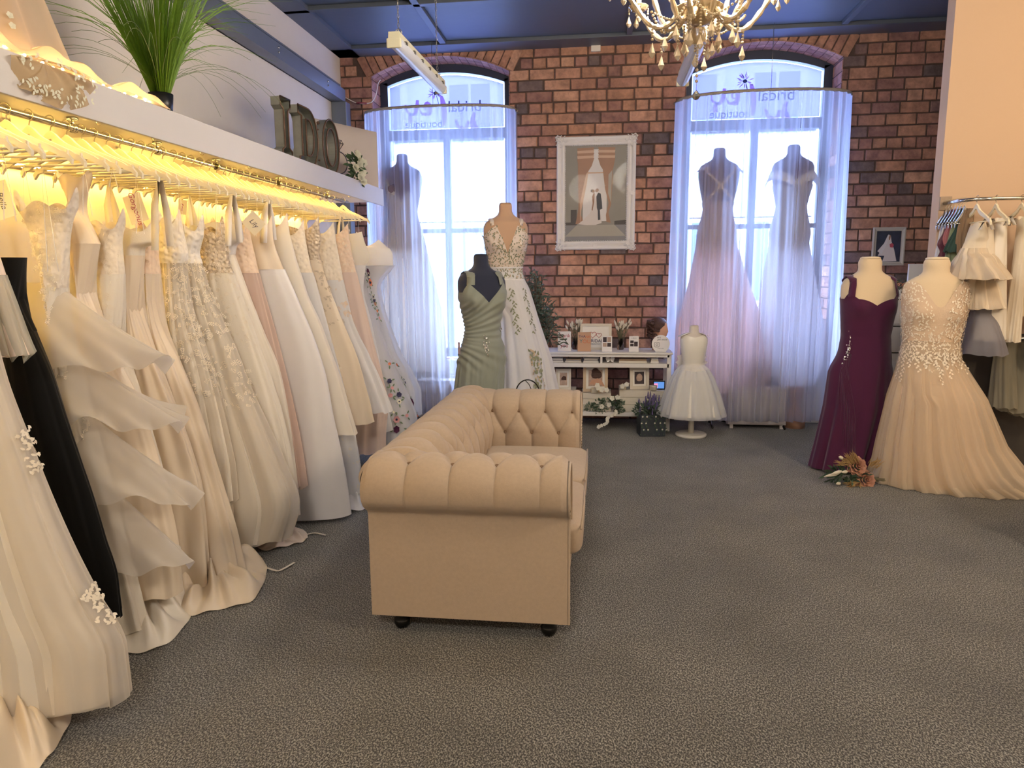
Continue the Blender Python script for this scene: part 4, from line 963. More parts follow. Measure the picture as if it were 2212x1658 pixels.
# --- sage bridesmaid gown on a dark form, behind the sofa
XA = float(at(1040, 551, y=5.3)[0])
root, sc, lift = dress_form('dark navy dress form wearing the sage gown behind the sofa', (XA, 5.3, 0), 0.55, '#242a3f', 1.617, cap='#1d2233', base='tripod')
m_sage = mat('sage_chiffon', '#8c9186', 0.75, sheen=0.25, bump=0.1, bscale=14, var=0.04)
g = thing('bridesmaid_gown', 'sage green pleated chiffon gown with crystal brooch on the dark form', 'gown', (XA, 5.3, 0), 0.55)
def neck_v(zv, zs, zb, half=0.75, arm=1.33):
    def f(th):
        a = front(th); z = np.where(a < half, zv+(zs-zv)*(a/half)**0.9, np.where(a < 1.15, zs+(arm-zs)*(a-half)/(1.15-half), np.where(a < 2.0, arm, arm+(zb-arm)*np.clip((a-2.0)/1.0, 0, 1)))); return z
    return f
sk = [(0.92, 0, .005, .180, .138), (0.80, -.01, .008, .190, .148), (0.6, -.03, .01, .195, .165), (0.3, -.05, .02, .21, .19), (0.04, -.06, .03, .23, .21)]
cl = Worn(neck_v(1.255, 1.40, 1.40), sk, 3, 0.026, 10, gather=0.006)
# pleated bodice: diagonal ruching shaped into the surface
class Ruched(Worn):
    def P(s, t, th):
        p = super().P(t, th); thw = (np.asarray(th)+PI) % (2*PI)-PI; z = p[..., 2]
        c = np.array([-0.06, 1.0]); x = p[..., 0]; ang = np.arctan2(z-c[1], x-c[0]+0.25); k = np.clip((z-0.92)/0.1, 0, 1)
        rip = 0.0042*np.sin(ang*46)*k + 0.006*np.sin(ang*30)*np.clip((1.0-np.abs(z-0.85)/0.15), 0, 1)
        n = np.stack([np.cos(thw), np.sin(thw), 0*thw], -1); return p+n*rip[..., None]
cl = Ruched(neck_v(1.255, 1.40, 1.40), sk, 3, 0.026, 10, gather=0.004)
local_build(cl, 'gown_body', m_sage, g, sc, lift, 220, 220)
for s_ in (-1, 1): strap_over(g, m_sage, sc, lift, (0.125, 0.112, 0.11), 0.062, 1.385, 1.38, side=s_)
crystals(g, cl, sc, lift, 0.285, -PI/2-0.15, 60, 4)
p, du, dv, n = cl.frame(0.32, -PI*0.98); b = MB(); p = p*sc+Vector((0, 0, lift))
b.box(p[0]-0.002-0.02, p[0]-0.02, p[1]-0.022, p[1]+0.022, p[2]-0.045, p[2]+0.045); b.build('swing_tag', mat('pink_tag', '#e8c9c4', 0.7), g, smooth=False)
# --- ivory gown with green botanical embroidery, taller form further back
XB2 = float(at(1092, 440, y=6.0)[0])
root, sc, lift = dress_form('flesh toned dress form wearing the botanical gown in front of the window', (XB2, 6.0, 0), 0.25, '#c9a487', 2.05, cap='#b99677', base='tripod')
g = thing('wedding_gown', 'ivory V-neck tulle gown with green leaf embroidery and double white belt', 'gown', (XB2, 6.0, 0), 0.25)
m_nude = mat('blush_net', '#eadbd0', 0.75, bump=0.2, bscale=90)
sk = [(1.02, 0, .002, .142, .11), (0.90, 0.02, .01, .175, .16), (0.6, 0.06, .02, .225, .22), (0.28, 0.10, .03, .29, .27), (-0.0, 0.12, .05, .33, .32), (-0.42, 0.15, .06, .40, .38)]
cl = Worn(neck_v(1.19, 1.42, 1.42, 0.46, 1.34), [(z, a, c, rx*0.9, ry*0.9) for z, a, c, rx, ry in sk], 9, 0.004, 12, zfit=0.98, gather=0.0)
local_build(cl, 'lining', m_nude, g, sc, lift, 70, 120, 0, 0.42, 0.0)
ov = Worn(lambda th: 1.08+0*th, sk, 10, 0.028, 14, zfit=0.98, gather=0.004, off=0.010)
local_build(ov, 'tulle_skirt', m_tden if False else m_tdenw, g, sc, lift, 110, 180, 0.0, 1.0)
m_emb = mat('green_embroidery', '#8c8f76', 0.8, var=0.15); m_emb2 = mat('champagne_embroidery', '#cdb59a', 0.8)
b = MB(); b2 = MB(); r = random.Random(8)
for k in range(760):
    t = r.random()**1.1*0.26; th = -PI/2+r.uniform(-1.5, 1.5); p, du, dv, n = cl.frame(t, th); a = r.uniform(0, 6.28); q = du*math.cos(a)+dv*math.sin(a); p = p*sc+Vector((0, 0, lift))
    (b if r.random() < 0.65 else b2).leaf(p+n*0.004, q, n, r.uniform(0.014, 0.026), 0.009)
for xx in (-1.35, -1.15, -0.95):      # sprays hanging over the skirt
    for k in range(34):
        t = 0.114+k*0.0073; th = -PI/2+(xx+1.15)*3.4+0.08*math.sin(k*0.7); p, du, dv, n = ov.frame(t, th); sg = 1 if k % 2 else -1; p = p*sc+Vector((0, 0, lift)); b.leaf(p+n*0.006, du+dv*sg*0.9, n, 0.028, 0.012)
for k in range(150):                  # climbing spray near the hem
    t = r.uniform(0.46, 0.90); th = -PI/2+0.42+r.gauss(0, 0.07+0.12*(t-0.4)); p, du, dv, n = ov.frame(t, th); a = r.uniform(2.2, 4.1); p = p*sc+Vector((0, 0, lift))
    (b if k % 3 else b2).leaf(p+n*0.008, du*math.cos(a)+dv*math.sin(a), n, r.uniform(0.02, 0.045), 0.016)
b.build('leaf_embroidery', m_emb, g, label='green leaf embroidery'); b2.build('leaf_embroidery', m_emb2, g, label='champagne leaf embroidery')
for zz in (1.085, 0.985):
    tt = []; V = []; F = []; n = 80
    for i in range(n):
        th = -PI+2*PI*i/n; x, y = body(zz, np.array(th), 0.014); x2, y2 = body(zz-0.012, np.array(th), 0.014); V += [(x*sc, y*sc, zz*sc+lift), (x2*sc, y2*sc, (zz-0.012)*sc+lift)]
    F = [(2*i, 2*((i+1) % n), 2*((i+1) % n)+1, 2*i+1) for i in range(n)]; obj('belt', V, F, m_wh, g)
for s_ in (-1, 1): strap_over(g, m_nude, sc, lift, (0.12, 0.125, 0.12), 0.035, 1.42, 1.42, side=s_)
# --- burgundy gown
FULL[0] = 1.0
m_burg = mat('burgundy_crepe', '#4a1c3c', 0.8, sheen=0.25, bump=0.12, bscale=250, var=0.05, spec=0.2)
XC = float(at(1882, 558, y=5.52)[0])
root, sc, lift = dress_form('cream dress form wearing the burgundy gown beside the right window', (XC, 5.52, 0), 0.10, '#e2cba8', float(at(1882, 557, y=5.52)[2]), cap='#e9d6b6', sc=1.04, bust=0.7)
g = thing('bridesmaid_gown', 'burgundy sweetheart gown with side crystal brooch and soft pleats', 'gown', (XC, 5.52, 0), 0.10)
def sweet(th):
    a = front(th); z = np.where(a < 0.62, 1.275+0.045*np.sin(np.clip(a/0.62, 0, 1)*PI/2)**0.9, np.where(a < 0.95, 1.32+(1.365-1.32)*(a-0.62)/0.33, np.where(a < 1.25, 1.365-(a-0.95)/0.3*0.045, np.where(a < 2.0, 1.32, 1.32+0.08*np.clip((a-2.0)/0.9, 0, 1))))); return z
sk = [(0.94, -.01, .005, .182, .135), (0.80, -.017, .008, .222, .155), (0.55, -.02, .01, .235, .18), (0.28, -.06, .01, .235, .18), (0.10, -.11, .0, .22, .20)]
cl = Worn(sweet, [(z, cx, cy, rx, ry) for z, cx, cy, rx, ry in sk], 21, 0.022, 8, gather=0.003, bust=0.7)
local_build(cl, 'gown_body', m_burg, g, sc, lift, 130, 200)
for s_ in (-1, 1): strap_over(g, m_burg, sc, lift+0.0, (0.160, 0.140, 0.14), 0.050, 1.335, 1.36, side=s_, off=0.012)
b = MB()
for k in range(9):
    pts = []
    for u in np.linspace(0, 1, 14):
        p, du, dv, n = cl.frame(0.33+u*(0.30+0.075*k), -PI/2-0.95+u*(0.06+0.13*k)+0.02*k); pts.append((p[0]*sc+n[0]*0.002, p[1]*sc+n[1]*0.002, p[2]*sc+lift))
    b.tube(pts, [0.001+0.005*math.sin(PI*min(1, u*1.0)) for u in np.linspace(0, 1, 14)], 6)
b.build('side_pleats', m_burg, g)
crystals(g, cl, sc, lift, 0.315, -PI/2-0.98, 60, 5)
# --- champagne tulle gown with illusion lace bodice and train
XD = float(at(2026, 558, y=5.2)[0])
root, sc, lift = dress_form('cream dress form wearing the champagne lace gown, nearest the right edge', (XD, 5.2, 0), -0.12, '#e2cba8', float(at(2026, 558, y=5.2)[2]), cap='#eedcbc', sc=1.06, bust=0.6)
g = thing('wedding_gown', 'champagne tulle gown with leafy lace bodice and a train spreading to the right', 'gown', (XD, 5.2, 0), -0.12)
m_champ = mat('champagne_lining', '#dbc0a3', 0.6, sheen=0.2, bump=0.3, bscale=160, var=0.06, vscale=30)
m_ctul = sheer('champagne_tulle', '#f3e3cc', 0.42, 0.35)
neckd = lambda th: 1.455-0.16*np.exp(-(front(th)/0.42)**2)-0.09*np.exp(-((front(th)-PI/2)/0.22)**2)
skl = [(1.0, 0, .003, .160, .118), (0.90, 0.01, .01, .19, .15), (0.7, 0.03, .02, .24, .21), (0.4, 0.06, .02, .29, .25), (0.15, 0.10, .02, .35, .29)]
lin_ = Worn(neckd, skl, 31, 0.03, 9, zfit=0.97, gather=0.005, bust=0.6)
local_build(lin_, 'gown_body', m_champ, g, sc, lift, 120, 200, 0.0, 1.0)
skt = [(1.0, 0, .003, .163, .12), (0.90, 0.02, .01, .20, .16), (0.7, 0.065, .02, .285, .24), (0.4, 0.11, .01, .37, .28), (0.25, 0.16, .0, .435, .30), (0.18, 0.20, .0, .49, .31), (0.13, 0.26, .0, .56, .32)]
ov = Worn(lambda th: 1.06+0*th, skt, 33, 0.024, 19, zfit=0.97, gather=0.006, off=0.011, bust=0.6, grow=1.0)
local_build(ov, 'tulle_overlay', m_ctul, g, sc, lift, 110, 200, 0.0, 1.0)
ov2 = Worn(lambda th: 1.08+0*th, [(z, cx*0.85, cy, rx*0.95, ry*0.94) for z, cx, cy, rx, ry in skt], 35, 0.022, 14, zfit=0.97, gather=0.006, off=0.009, bust=0.6, grow=1.0)
local_build(ov2, 'tulle_overlay', m_ctul, g, sc, lift, 90, 180, 0.0, 0.995)
V = []; F = []; n = 220      # stiff horsehair hem band
for i in range(n):
    for t in (0.945, 1.0): V.append(ov.P(t, 2*PI*i/n)*sc+np.array([0, 0, lift])+0.002)
F = [(2*i, 2*((i+1) % n), 2*((i+1) % n)+1, 2*i+1) for i in range(n)]; obj('hem_band', V, F, sheer('champagne_hem', '#f2e4cc', 0.5, 0.4), g)
m_clace = mat('champagne_lace', '#f3e7d4', 0.7); b = MB(); r = random.Random(12)
for k in range(1250):
    t = r.random()**0.9*0.37; th = -PI/2+r.uniform(-1.9, 1.9)
    if front(th) < 0.42*(1-t/0.14): continue
    p, du, dv, n_ = lin_.frame(t, th); a = r.uniform(0, 6.28); p = p*sc+Vector((0, 0, lift)); b.leaf(p+n_*0.009, du*math.cos(a)+dv*math.sin(a), n_, r.uniform(0.012, 0.024), 0.008)
b.build('lace_bodice', m_clace, g)
b = MB()
for j in range(11):
    th0 = -PI/2-1.35+j*0.27; ln = r.uniform(8, 20)
    for k in range(int(ln)):
        t = 0.05+k*0.013; th = th0+0.05*math.sin(k*0.8); p, du, dv, n_ = ov.frame(t, th); p = p*sc+Vector((0, 0, lift)); sg = 1 if k % 2 else -1
        b.leaf(p+n_*0.005, du+dv*sg, n_, 0.028*(1-0.4*k/ln), 0.013)
b.build('lace_sprays', m_clace, g)
FULL[0] = 0.5
# --- child's dress on a small form
XE = float(at(1500, 702, y=6.5)[0])
root, sc, lift = dress_form('small white child dress form on round base in front of the curtain', (XE, 6.5, 0), 0.0, '#ddd4cb', 1.005, cap='#cfc4b8', sc=0.62, bust=0.0)
g = thing('flower_girl_dress', 'short white satin and tulle flower girl dress with rear bow', 'dress', (XE, 6.5, 0), 0.0)
m_gold = satin('pearl_satin', '#f3efe6', 0.28)
neckc = lambda th: 1.47+0*th-0.03*np.exp(-(front(th)/0.5)**2)
skc = [(1.06, 0, .0, .145, .11), (1.0, 0, 0, .20, .18), (0.85, 0, 0, .29, .27), (0.6, 0, 0, .38, .37), (0.30, 0, 0, .46, .45)]
c1 = Worn(neckc, skc, 41, 0.03, 8, zfit=1.04, bust=0.0, gather=0.01); local_build(c1, 'gown_body', m_gold, g, sc, lift, 90, 140, 0, 0.97)
c2 = Worn(neckc, [(z, a, b_, rx*1.05, ry*1.05) for z, a, b_, rx, ry in skc], 42, 0.045, 9, zfit=1.04, bust=0.0, off=0.012, gather=0.012, hem=0.01); local_build(c2, 'tulle_overlay', sheer('pearl_tulle', '#f6f6f6', 0.6, 0.35), g, sc, lift, 80, 160, 0.42, 1.0)
local_build(Worn(neckc, skc, 43, 0.0, 8, zfit=0.5, bust=0.0, off=0.014), 'sash', m_gold, g, sc, lift, 6, 100, 0.335, 0.385)
for s_ in (-1, 1):      # cap sleeves and bow loops
    b = MB(); b.ribbon([(s_*x*sc, 0.0, z*sc+lift) for x, z in ((0.06, 1.505), (0.12, 1.49), (0.19, 1.46), (0.225, 1.445))], [0.12*sc, 0.16*sc, 0.17*sc, 0.13*sc], (0, 0, 1), 0.002); b.build('cap_sleeve', m_gold, g)
b = MB()
for s_ in (-1, 1):
    for k in range(3): b.leaf((s_*0.02, 0.085, 1.05*sc+lift-0.01*k), (s_*1.0, 0.3, 0.5-0.45*k), (0, 1, 0.2), 0.13, 0.09, 0.2)
b.leaf((0.0, 0.09, 1.03*sc+lift), (-0.4, 0.2, -1), (0, 1, 0), 0.3, 0.06); b.build('bow', m_gold, g)
FULL[0] = 0.0
m_gl_w = mat('backlit_white_satin', '#f4f2f6', 0.5, transl=0.5, bump=0.05, bscale=9); m_gl_i = mat('backlit_ivory_satin', '#f3eee6', 0.5, transl=0.5, bump=0.05, bscale=9); m_gl_b = mat('backlit_blush_satin', '#edd6d2', 0.5, transl=0.45, bump=0.05, bscale=9)
# --- three forms in the windows behind the curtains
def window_form(px, py, y, rot, label_f, label_g, seed, m_b, m_s, skirt, neck, extra=None, color='#6b6076', cap='#5a5066', nodress=False):
    p = at(px, py, y=y); root, sc, lift = dress_form(label_f, (float(p[0]), y, 0), rot, color, float(p[2]), cap=cap, base='tripod', sc=1.0)
    g = thing('wedding_gown', label_g, 'gown', (float(p[0]), y, 0), rot)
    cl = Worn(neck, skirt, seed, 0.02, 9, bust=0.8, gather=0.003); local_build(cl, 'bodice', m_b, g, sc, lift, 40, 100, 0.0, 0.28); local_build(cl, 'skirt', m_s, g, sc, lift, 80, 140, 0.26, 1.0)
    return g, cl, sc, lift
mer1 = [(0.92, 0, .0, .175, .12), (0.72, 0, .0, .19, .125), (0.39, .03, .0, .275, .13), (-0.05, .06, .0, .41, .14), (-0.5, .12, .0, .48, .15), (-0.66, .06, .0, .40, .14)]
mer2 = [(0.92, 0, .0, .168, .12), (0.72, 0, .0, .178, .125), (0.39, .015, .0, .24, .13), (-0.05, .05, .0, .31, .135), (-0.42, .08, .0, .29, .14), (-0.60, .12, .0, .16, .12)]
low = lambda th: 1.12+0*th
g, cl, sc, lift = window_form(1555, 322, 7.0, 0.0, 'form in the right window wearing the blush crossover gown', 'blush satin gown with crossed back straps seen through the right curtain', 51, m_gl_b, m_gl_b, mer1, low)
for s_ in (-1, 1):
    b = MB(); P = []
    for u in np.linspace(0, 1, 14):
        x = s_*(0.14-0.26*u); z = 1.41-0.28*u; xx, yy = body(z, np.array(-math.acos(max(-.98, min(.98, x/0.175)))), 0.008, 0.0); P.append((x, float(yy)-0.012, z+lift))
    b.ribbon(P, 0.022, (0, -1, 0), 0.001); b.build('back_strap', m_bl, g)
b = MB()
for s_ in (-1, 1): b.ribbon([(s_*x, y, z+lift) for x, y, z in ((0.10, -0.10, 1.43), (0.16, -0.095, 1.42), (0.195, -0.03, 1.41), (0.2, 0.04, 1.40))], 0.06, lambda p: (p[0], p[1], 0.2), 0.001)
b.build('off_shoulder_band', m_bl, g)
g, cl, sc, lift = window_form(1716, 315, 7.0, 0.0, 'form in the right window wearing the white draped gown', 'white gown with draped off-shoulder sleeves seen through the right curtain', 52, m_gl_w, m_gl_w, mer2, lambda th: 1.25+0*th)
b = MB()
for s_ in (-1, 1): b.ribbon([(s_*x, y, z+lift) for x, y, z in ((0.0, -0.155, 1.25), (0.08, -0.155, 1.30), (0.17, -0.11, 1.34), (0.215, 0.0, 1.33), (0.21, 0.06, 1.28))], [0.07, 0.08, 0.09, 0.13, 0.15], lambda p: (p[0], p[1], 0.1), 0.001)
b.build('draped_sleeve', m_wh, g)
g, cl, sc, lift = window_form(868, 335, 7.02, 0.1, 'form in the left window wearing the full ivory gown', 'full ivory gown with plunging back seen through the left curtain', 53, m_gl_w, m_gl_i,
    [(1.0, 0, .0, .142, .11), (0.8, 0.0, .0, .20, .12), (0.4, 0.02, .0, .27, .13), (0.0, 0.05, .0, .33, .14), (-0.52, 0.05, .0, .345, .15)], lambda th: 1.15+0.25*np.clip(np.abs((th+PI/2+PI) % (2*PI)-PI)/0.9, 0, 1))
# ---------------------------------------------------------------- sheer curtains on bowed rods
m_cur = sheer('sheer_curtain', '#ecedf6', 0.45, 0.9)
m_rope = mat('rope_wrapped_rod', '#a49a8e', 0.8, bump=0.8, bscale=160, var=0.15, vscale=60)
def curtain(label, xl, xr, zr, depth, panels, zbot, seed, rodlabel, grp='sheer curtains'):
    ym = YB-0.03; r = random.Random(seed)
    rod = thing('curtain_rod', rodlabel, 'curtain rod', ((xl+xr)/2, ym, zr), group='bowed curtain rods')
    arc = lambda u: (xl+(xr-xl)*(0.6*(0.5-0.5*math.cos(PI*u))+0.4*u), ym-depth*max(0.0, math.sin(PI*u))**0.45)
    b = MB(); b.tube([(*arc(u), zr) for u in np.linspace(0, 1, 50)], 0.014, 10); b.build('rod', m_rope, rod, True)
    for u in (0.0, 1.0):
        x, y = arc(u); b = MB(); b.tube([(x, y-0.01, zr), (x, YB, zr)], 0.012, 10); b.sphere((x, y-0.01, zr), 0.018); b.build('wall_bracket', m_rope, rod, True)
    b = MB(); x, y = arc(0.5); b.tube([(x-0.0, y, zr), (x, y+0.0, ZC-0.04)], 0.0022, 5); b.build('support_wire', m_wire, rod, True)
    for k, (u0, u1, spread) in enumerate(panels):
        c = thing('sheer_curtain', label[k], 'curtain', (*arc((u0+u1)/2), zr), group=grp); nu, nz = 260, 70; V = []; ph = [r.uniform(0, 6.28) for _ in range(5)]
        for i in range(nu+1):
            a = i/nu
            for j in range(nz+1):
                v = j/nz; u = u0+(u1-u0)*a; x, y = arc(u); x2, y2 = arc(min(1, max(0, u+0.002))); tx, ty = x2-x, y2-y; L_ = math.hypot(tx, ty)+1e-6; nx, ny = ty/L_, -tx/L_
                f = (math.sin(a*spread+ph[0]+0.8*v)+0.55*math.sin(a*spread*1.73+ph[1]-v)+0.4*math.sin(a*spread*0.43+ph[2]+1.5*v))*(0.010+0.020*v)
                sl = 0.012*math.sin(a*spread*0.5+ph[3])*v; V.append((x+nx*f+tx/L_*sl, min(y+ny*f, YB-0.016), zr-0.012-(zr-zbot)*v))
        F = [(i*(nz+1)+j, (i+1)*(nz+1)+j, (i+1)*(nz+1)+j+1, i*(nz+1)+j+1) for i in range(nu) for j in range(nz)]
        obj('curtain_panel', V, F, m_cur, c, True)
        b = MB(); P = [V[i*(nz+1)+nz] for i in range(0, nu+1, 2)]; b.ribbon([(p[0], p[1], p[2]+0.03) for p in P], 0.06, (0, -1, 0)); b.build('hem', m_cur, c, True)
        b = MB(); 
        for a in (0.0, 1.0):
            i = 0 if a == 0 else nu; b.ribbon([V[i*(nz+1)+j] for j in range(0, nz+1, 2)], 0.014, (0.3, -1, 0))
        b.build('side_seam', m_cur, c, True)
curtain(['left panel of the sheer curtain over the left window, half hidden by gowns', 'right panel of the sheer curtain over the left window behind the botanical gown'], -2.335, -0.835, 3.035, 0.33, [(0.0, 0.47, 60), (0.475, 1.0, 52)], 0.10, 1, 'rope-wrapped bowed rod carrying the sheer curtain of the left window')
curtain(['left panel of the sheer curtain over the right window, behind the child dress', 'middle panel of the right window curtain hanging over the drawer chest', 'right panel of the right window curtain beside the burgundy gown'], 0.675, 2.225, 3.045, 0.42, [(0.0, 0.42, 48), (0.40, 0.63, 26), (0.635, 1.0, 44)], 0.10, 2, 'rope-wrapped bowed rod carrying the sheer curtain of the right window')
# ---------------------------------------------------------------- white console and everything on it
YS0, YS1 = 6.66, 7.06
cons = thing('console_table', 'white two-tier console table against the brick wall below the framed photo', 'console', (-0.1, 6.86, 0))
SX0, SX1 = -0.95, 0.665
b = MB(); b.box(SX0, SX1, YS0-0.015, YS1, 0.725, 0.745, 0.004); b.build('top', m_white, cons, True, smooth=False)
b = MB(); b.box(SX0+0.03, SX1-0.03, YS0, YS0+0.02, 0.700, 0.725); b.build('rail', m_white, cons, True, smooth=False)
b = MB(); b.box(SX0+0.03, SX1-0.03, YS0, YS1-0.01, 0.60, 0.64, 0.003); b.build('shelf', m_white, cons, True, smooth=False)
b = MB(); b.box(SX0+0.03, SX1-0.03, YS0, YS1-0.01, 0.135, 0.175, 0.003); b.build('shelf', m_white, cons, True, smooth=False)
b = MB(); b.box(0.0, 0.02, YS0+0.002, YS1-0.01, 0.64, 0.725); b.build('divider', m_white, cons, True, smooth=False)
for x in (SX0+0.01, SX1-0.05):
    for y in (YS0, YS1-0.045):
        b = MB(); b.box(x, x+0.04, y, y+0.04, 0.0, 0.725, 0.003); b.build('leg', m_white, cons, True, smooth=False)
m_card = mat('white_card', '#f1eeee', 0.7); m_kraft = mat('kraft_card', '#c9a184', 0.8); m_dph = mat('dark_photo', '#3b3036', 0.5, var=0.6, vscale=40); m_lph = mat('light_photo', '#b59c8c', 0.5, var=0.5, vscale=30)
def greeting(px, pyb, w, h, y, m, label, rz=0.0, texts=(), photos=(), group='greeting cards on the console'):
    p = at(px, pyb, y=y); x = float(p[0]); t = thing('greeting_card', label, 'card', (x, y, 0.745), rz, group)
    b = MB()
    for s_ in (-1, 1):      # tent-folded card
        V = [(-w/2, 0.0, h), (w/2, 0.0, h), (w/2, s_*0.02-0.0, 0.0), (-w/2, s_*0.02, 0.0)] ; V = [(a, c+(0 if s_ < 0 else 0.028), d) for a, c, d in V] if s_ > 0 else V
        if s_ > 0: V = [(-w/2, 0.0, h), (-w/2+w*0.93, 0.035, h), (-w/2+w*0.93, 0.055, 0.0), (-w/2, 0.02, 0.0)]; V[0] = (-w/2, 0, h); V[3] = (-w/2, 0, 0)
        else: V = [(-w/2, 0.0, h), (w/2, 0.0, h), (w/2, 0.0, 0.0), (-w/2, 0.0, 0.0)]
        b.add(V+[(a, c+0.001, d) for a, c, d in V], [(0, 1, 2, 3), (7, 6, 5, 4), (0, 4, 5, 1), (1, 5, 6, 2), (2, 6, 7, 3), (3, 7, 4, 0)])
    b.build('card', m, t, smooth=False)
    M = wm(t)
    for body_, size, ink, dx, dz in texts: text_mesh('printed_words', body_, size, ink, t, M @ face_y(dx, -0.0015, dz), 0.0002)
    for x0, x1, z0, z1, mm in photos: b = MB(); b.box(x0, x1, -0.002, -0.0005, z0, z1); b.build('printed_photo', mm, t, smooth=False)
    return t
ir = mat('red_ink', '#b5505a', 0.8); ib = mat('navy_ink', '#3e4468', 0.8); io = mat('orange_ink', '#d37a54', 0.8); it = mat('teal_ink', '#4c8289', 0.8)
greeting(1219, 757, 0.125, 0.185, 6.74, m_card, 'white thank you card with red letters, half behind the olive leaves', 0.05, [('thank', .05, ir, 0, .145), ('you', .05, ir, 0, .05)])
greeting(1262, 757, 0.125, 0.18, 6.72, m_kraft, 'brown kraft thank you card with bold coloured letters', -0.03, [('THA', .034, ib, -0.022, .140), ('NK', .034, io, 0.034, .137), ('Y', .05, it, -0.03, .095), ('OU', .05, io, 0.022, .092)])
greeting(1311, 757, 0.095, 0.145, 6.72, m_card, 'white card with four small dark wedding photos beside the kraft card', 0.06, [], [(-.038, -.003, .09, .135, m_dph), (.003, .038, .09, .135, m_lph), (-.038, -.003, .045, .08, m_lph), (.003, .038, .045, .08, m_dph)])
greeting(1369, 757, 0.09, 0.145, 6.72, m_card, 'white card with three dark wedding photos, nearest the round plaque', -0.05, [('a day to', .014, ib, 0, .128)], [(-.034, -.002, .05, .075, m_dph), (-.034, -.002, .08, .105, m_dph), (.002, .036, .05, .095, m_dph)])
# heart frame
m_fr = mat('cream_frame', '#d8cfbe', 0.45, bump=0.2, bscale=60); m_mat = mat('photo_mount', '#eeeae2', 0.8)
def stand_frame(name, label, x, y, z, w, h, fw, m_f, pic, rz=0.0, group=None, cat='photo frame', lean=0.10):
    t = thing(name, label, cat, (x, y, z), rz, group); b = MB()
    ln = lambda zz: zz*lean
    def bar(x0, x1, z0, z1):
        V = [(xx, yy+ln(zz), zz) for xx in (x0, x1) for yy in (-0.012, 0.008) for zz in (z0, z1)]; b.add(V, [(0, 1, 3, 2), (4, 6, 7, 5), (0, 4, 5, 1), (2, 3, 7, 6), (0, 2, 6, 4), (1, 5, 7, 3)])
    bar(-w/2, w/2, 0, fw); bar(-w/2, w/2, h-fw, h); bar(-w/2, -w/2+fw, fw, h-fw); bar(w/2-fw, w/2, fw, h-fw)
    b.build('frame', m_f, t, smooth=False)
    def panel(nm, x0, x1, z0, z1, m, dy=0.0):
        b2 = MB(); b2.add([(x0, dy+ln(z0), z0), (x1, dy+ln(z0), z0), (x1, dy+ln(z1), z1), (x0, dy+ln(z1), z1)], [(0, 1, 2, 3)]); return b2.build(nm, m, t, smooth=False)
    panel('mount', -w/2+fw, w/2-fw, fw, h-fw, m_mat)
    pic(t, panel, w, h, fw)
    b = MB(); b.add([(-0.03, 0.008+ln(h*.7), h*0.7), (0.03, 0.008+ln(h*.7), h*0.7), (0.03, 0.085+0.3*ln(h), 0), (-0.03, 0.085+0.3*ln(h), 0)], [(0, 1, 2, 3)]); b.build('easel_back', m_f, t, smooth=False)
    return t
def pic_hearts(t, panel, w, h, fw):
    b = MB()
    for k, (hx, hz, s_) in enumerate(((-.03, .145, .035), (.03, .14, .026))):
        P = [(hx+s_*0.06*16*math.sin(a)**3, -0.004+0.1*(hz), hz+s_*0.06*(13*math.cos(a)-5*math.cos(2*a)-2*math.cos(3*a)-math.cos(4*a))) for a in np.linspace(0, 2*PI, 26)]; b.tube(P, 0.002, 5)
    b.build('printed_hearts', ir, t)
    text_mesh('printed_words', 'BRIDAL', 0.042, ib, t, wm(t) @ face_y(0.0, 0.004, 0.085), 0.0002)
    text_mesh('printed_words', 'DREAM DAY', 0.017, ib, t, wm(t) @ face_y(0.0, 0.001, 0.055), 0.0002)
stand_frame('photo_frame', 'cream framed print with two red hearts standing behind the cards', -0.045, 6.86, 0.745, 0.30, 0.25, 0.022, m_fr, pic_hearts)
# bunny tail bouquets in glass bottles
m_stem = mat('dried_stem', '#6d6a52', 0.9); m_bun = mat('bunny_tail', '#e9e0cc', 0.95, bump=0.6, bscale=300); m_gl = glassmat(); m_gl.name = 'clear_bottle'
m_bottle = mat('clear_glass_bottle', '#dfe6e4', 0.05, trans=1.0, ior=1.3)
for i, (px, py, lab) in enumerate(((1243, 757, 'dried bunny tail bunch in a bottle, left of the heart print'), (1340, 757, 'dried bunny tail bunch in a bottle, right of the heart print'))):
    p = at(px, py, y=6.9); t = thing('dried_bouquet', lab, 'dried flowers', (float(p[0]), 6.9, 0.745), 0, 'dried bunny tail bunches'); b = MB(); b.lathe([(0.03, 0), (0.034, 0.01), (0.034, 0.06), (0.02, 0.085), (0.02, 0.11)], (0, 0, 0), 16, cap=False); b.build('bottle', m_bottle, t)
    r = random.Random(i+70); bs_ = MB(); bb = MB()
    for k in range(34):
        a = r.uniform(0, 6.28); q = r.uniform(0.01, 0.09); h = r.uniform(0.19, 0.26); e = Vector((q*math.cos(a), q*math.sin(a)*0.6, h)); bs_.tube([(0, 0, 0.02), e*0.5+Vector((0, 0, 0.02)), e], 0.0015, 4); d = (e-Vector((0, 0, 0.08))).normalized()
        if k < 20: bb.tube([e-d*0.01, e+d*0.01, e+d*0.025, e+d*0.042], [0.003, 0.010, 0.009, 0.002], 7)
        else:
            for q2 in range(4): bs_.leaf(e*0.6+Vector((0, 0, 0.03*q2)), Vector((r.uniform(-1, 1), r.uniform(-1, 1), 1)), (0, -1, 0), 0.035, 0.005)
    bs_.build('stems', m_stem, t); bb.build('seed_heads', m_bun, t)
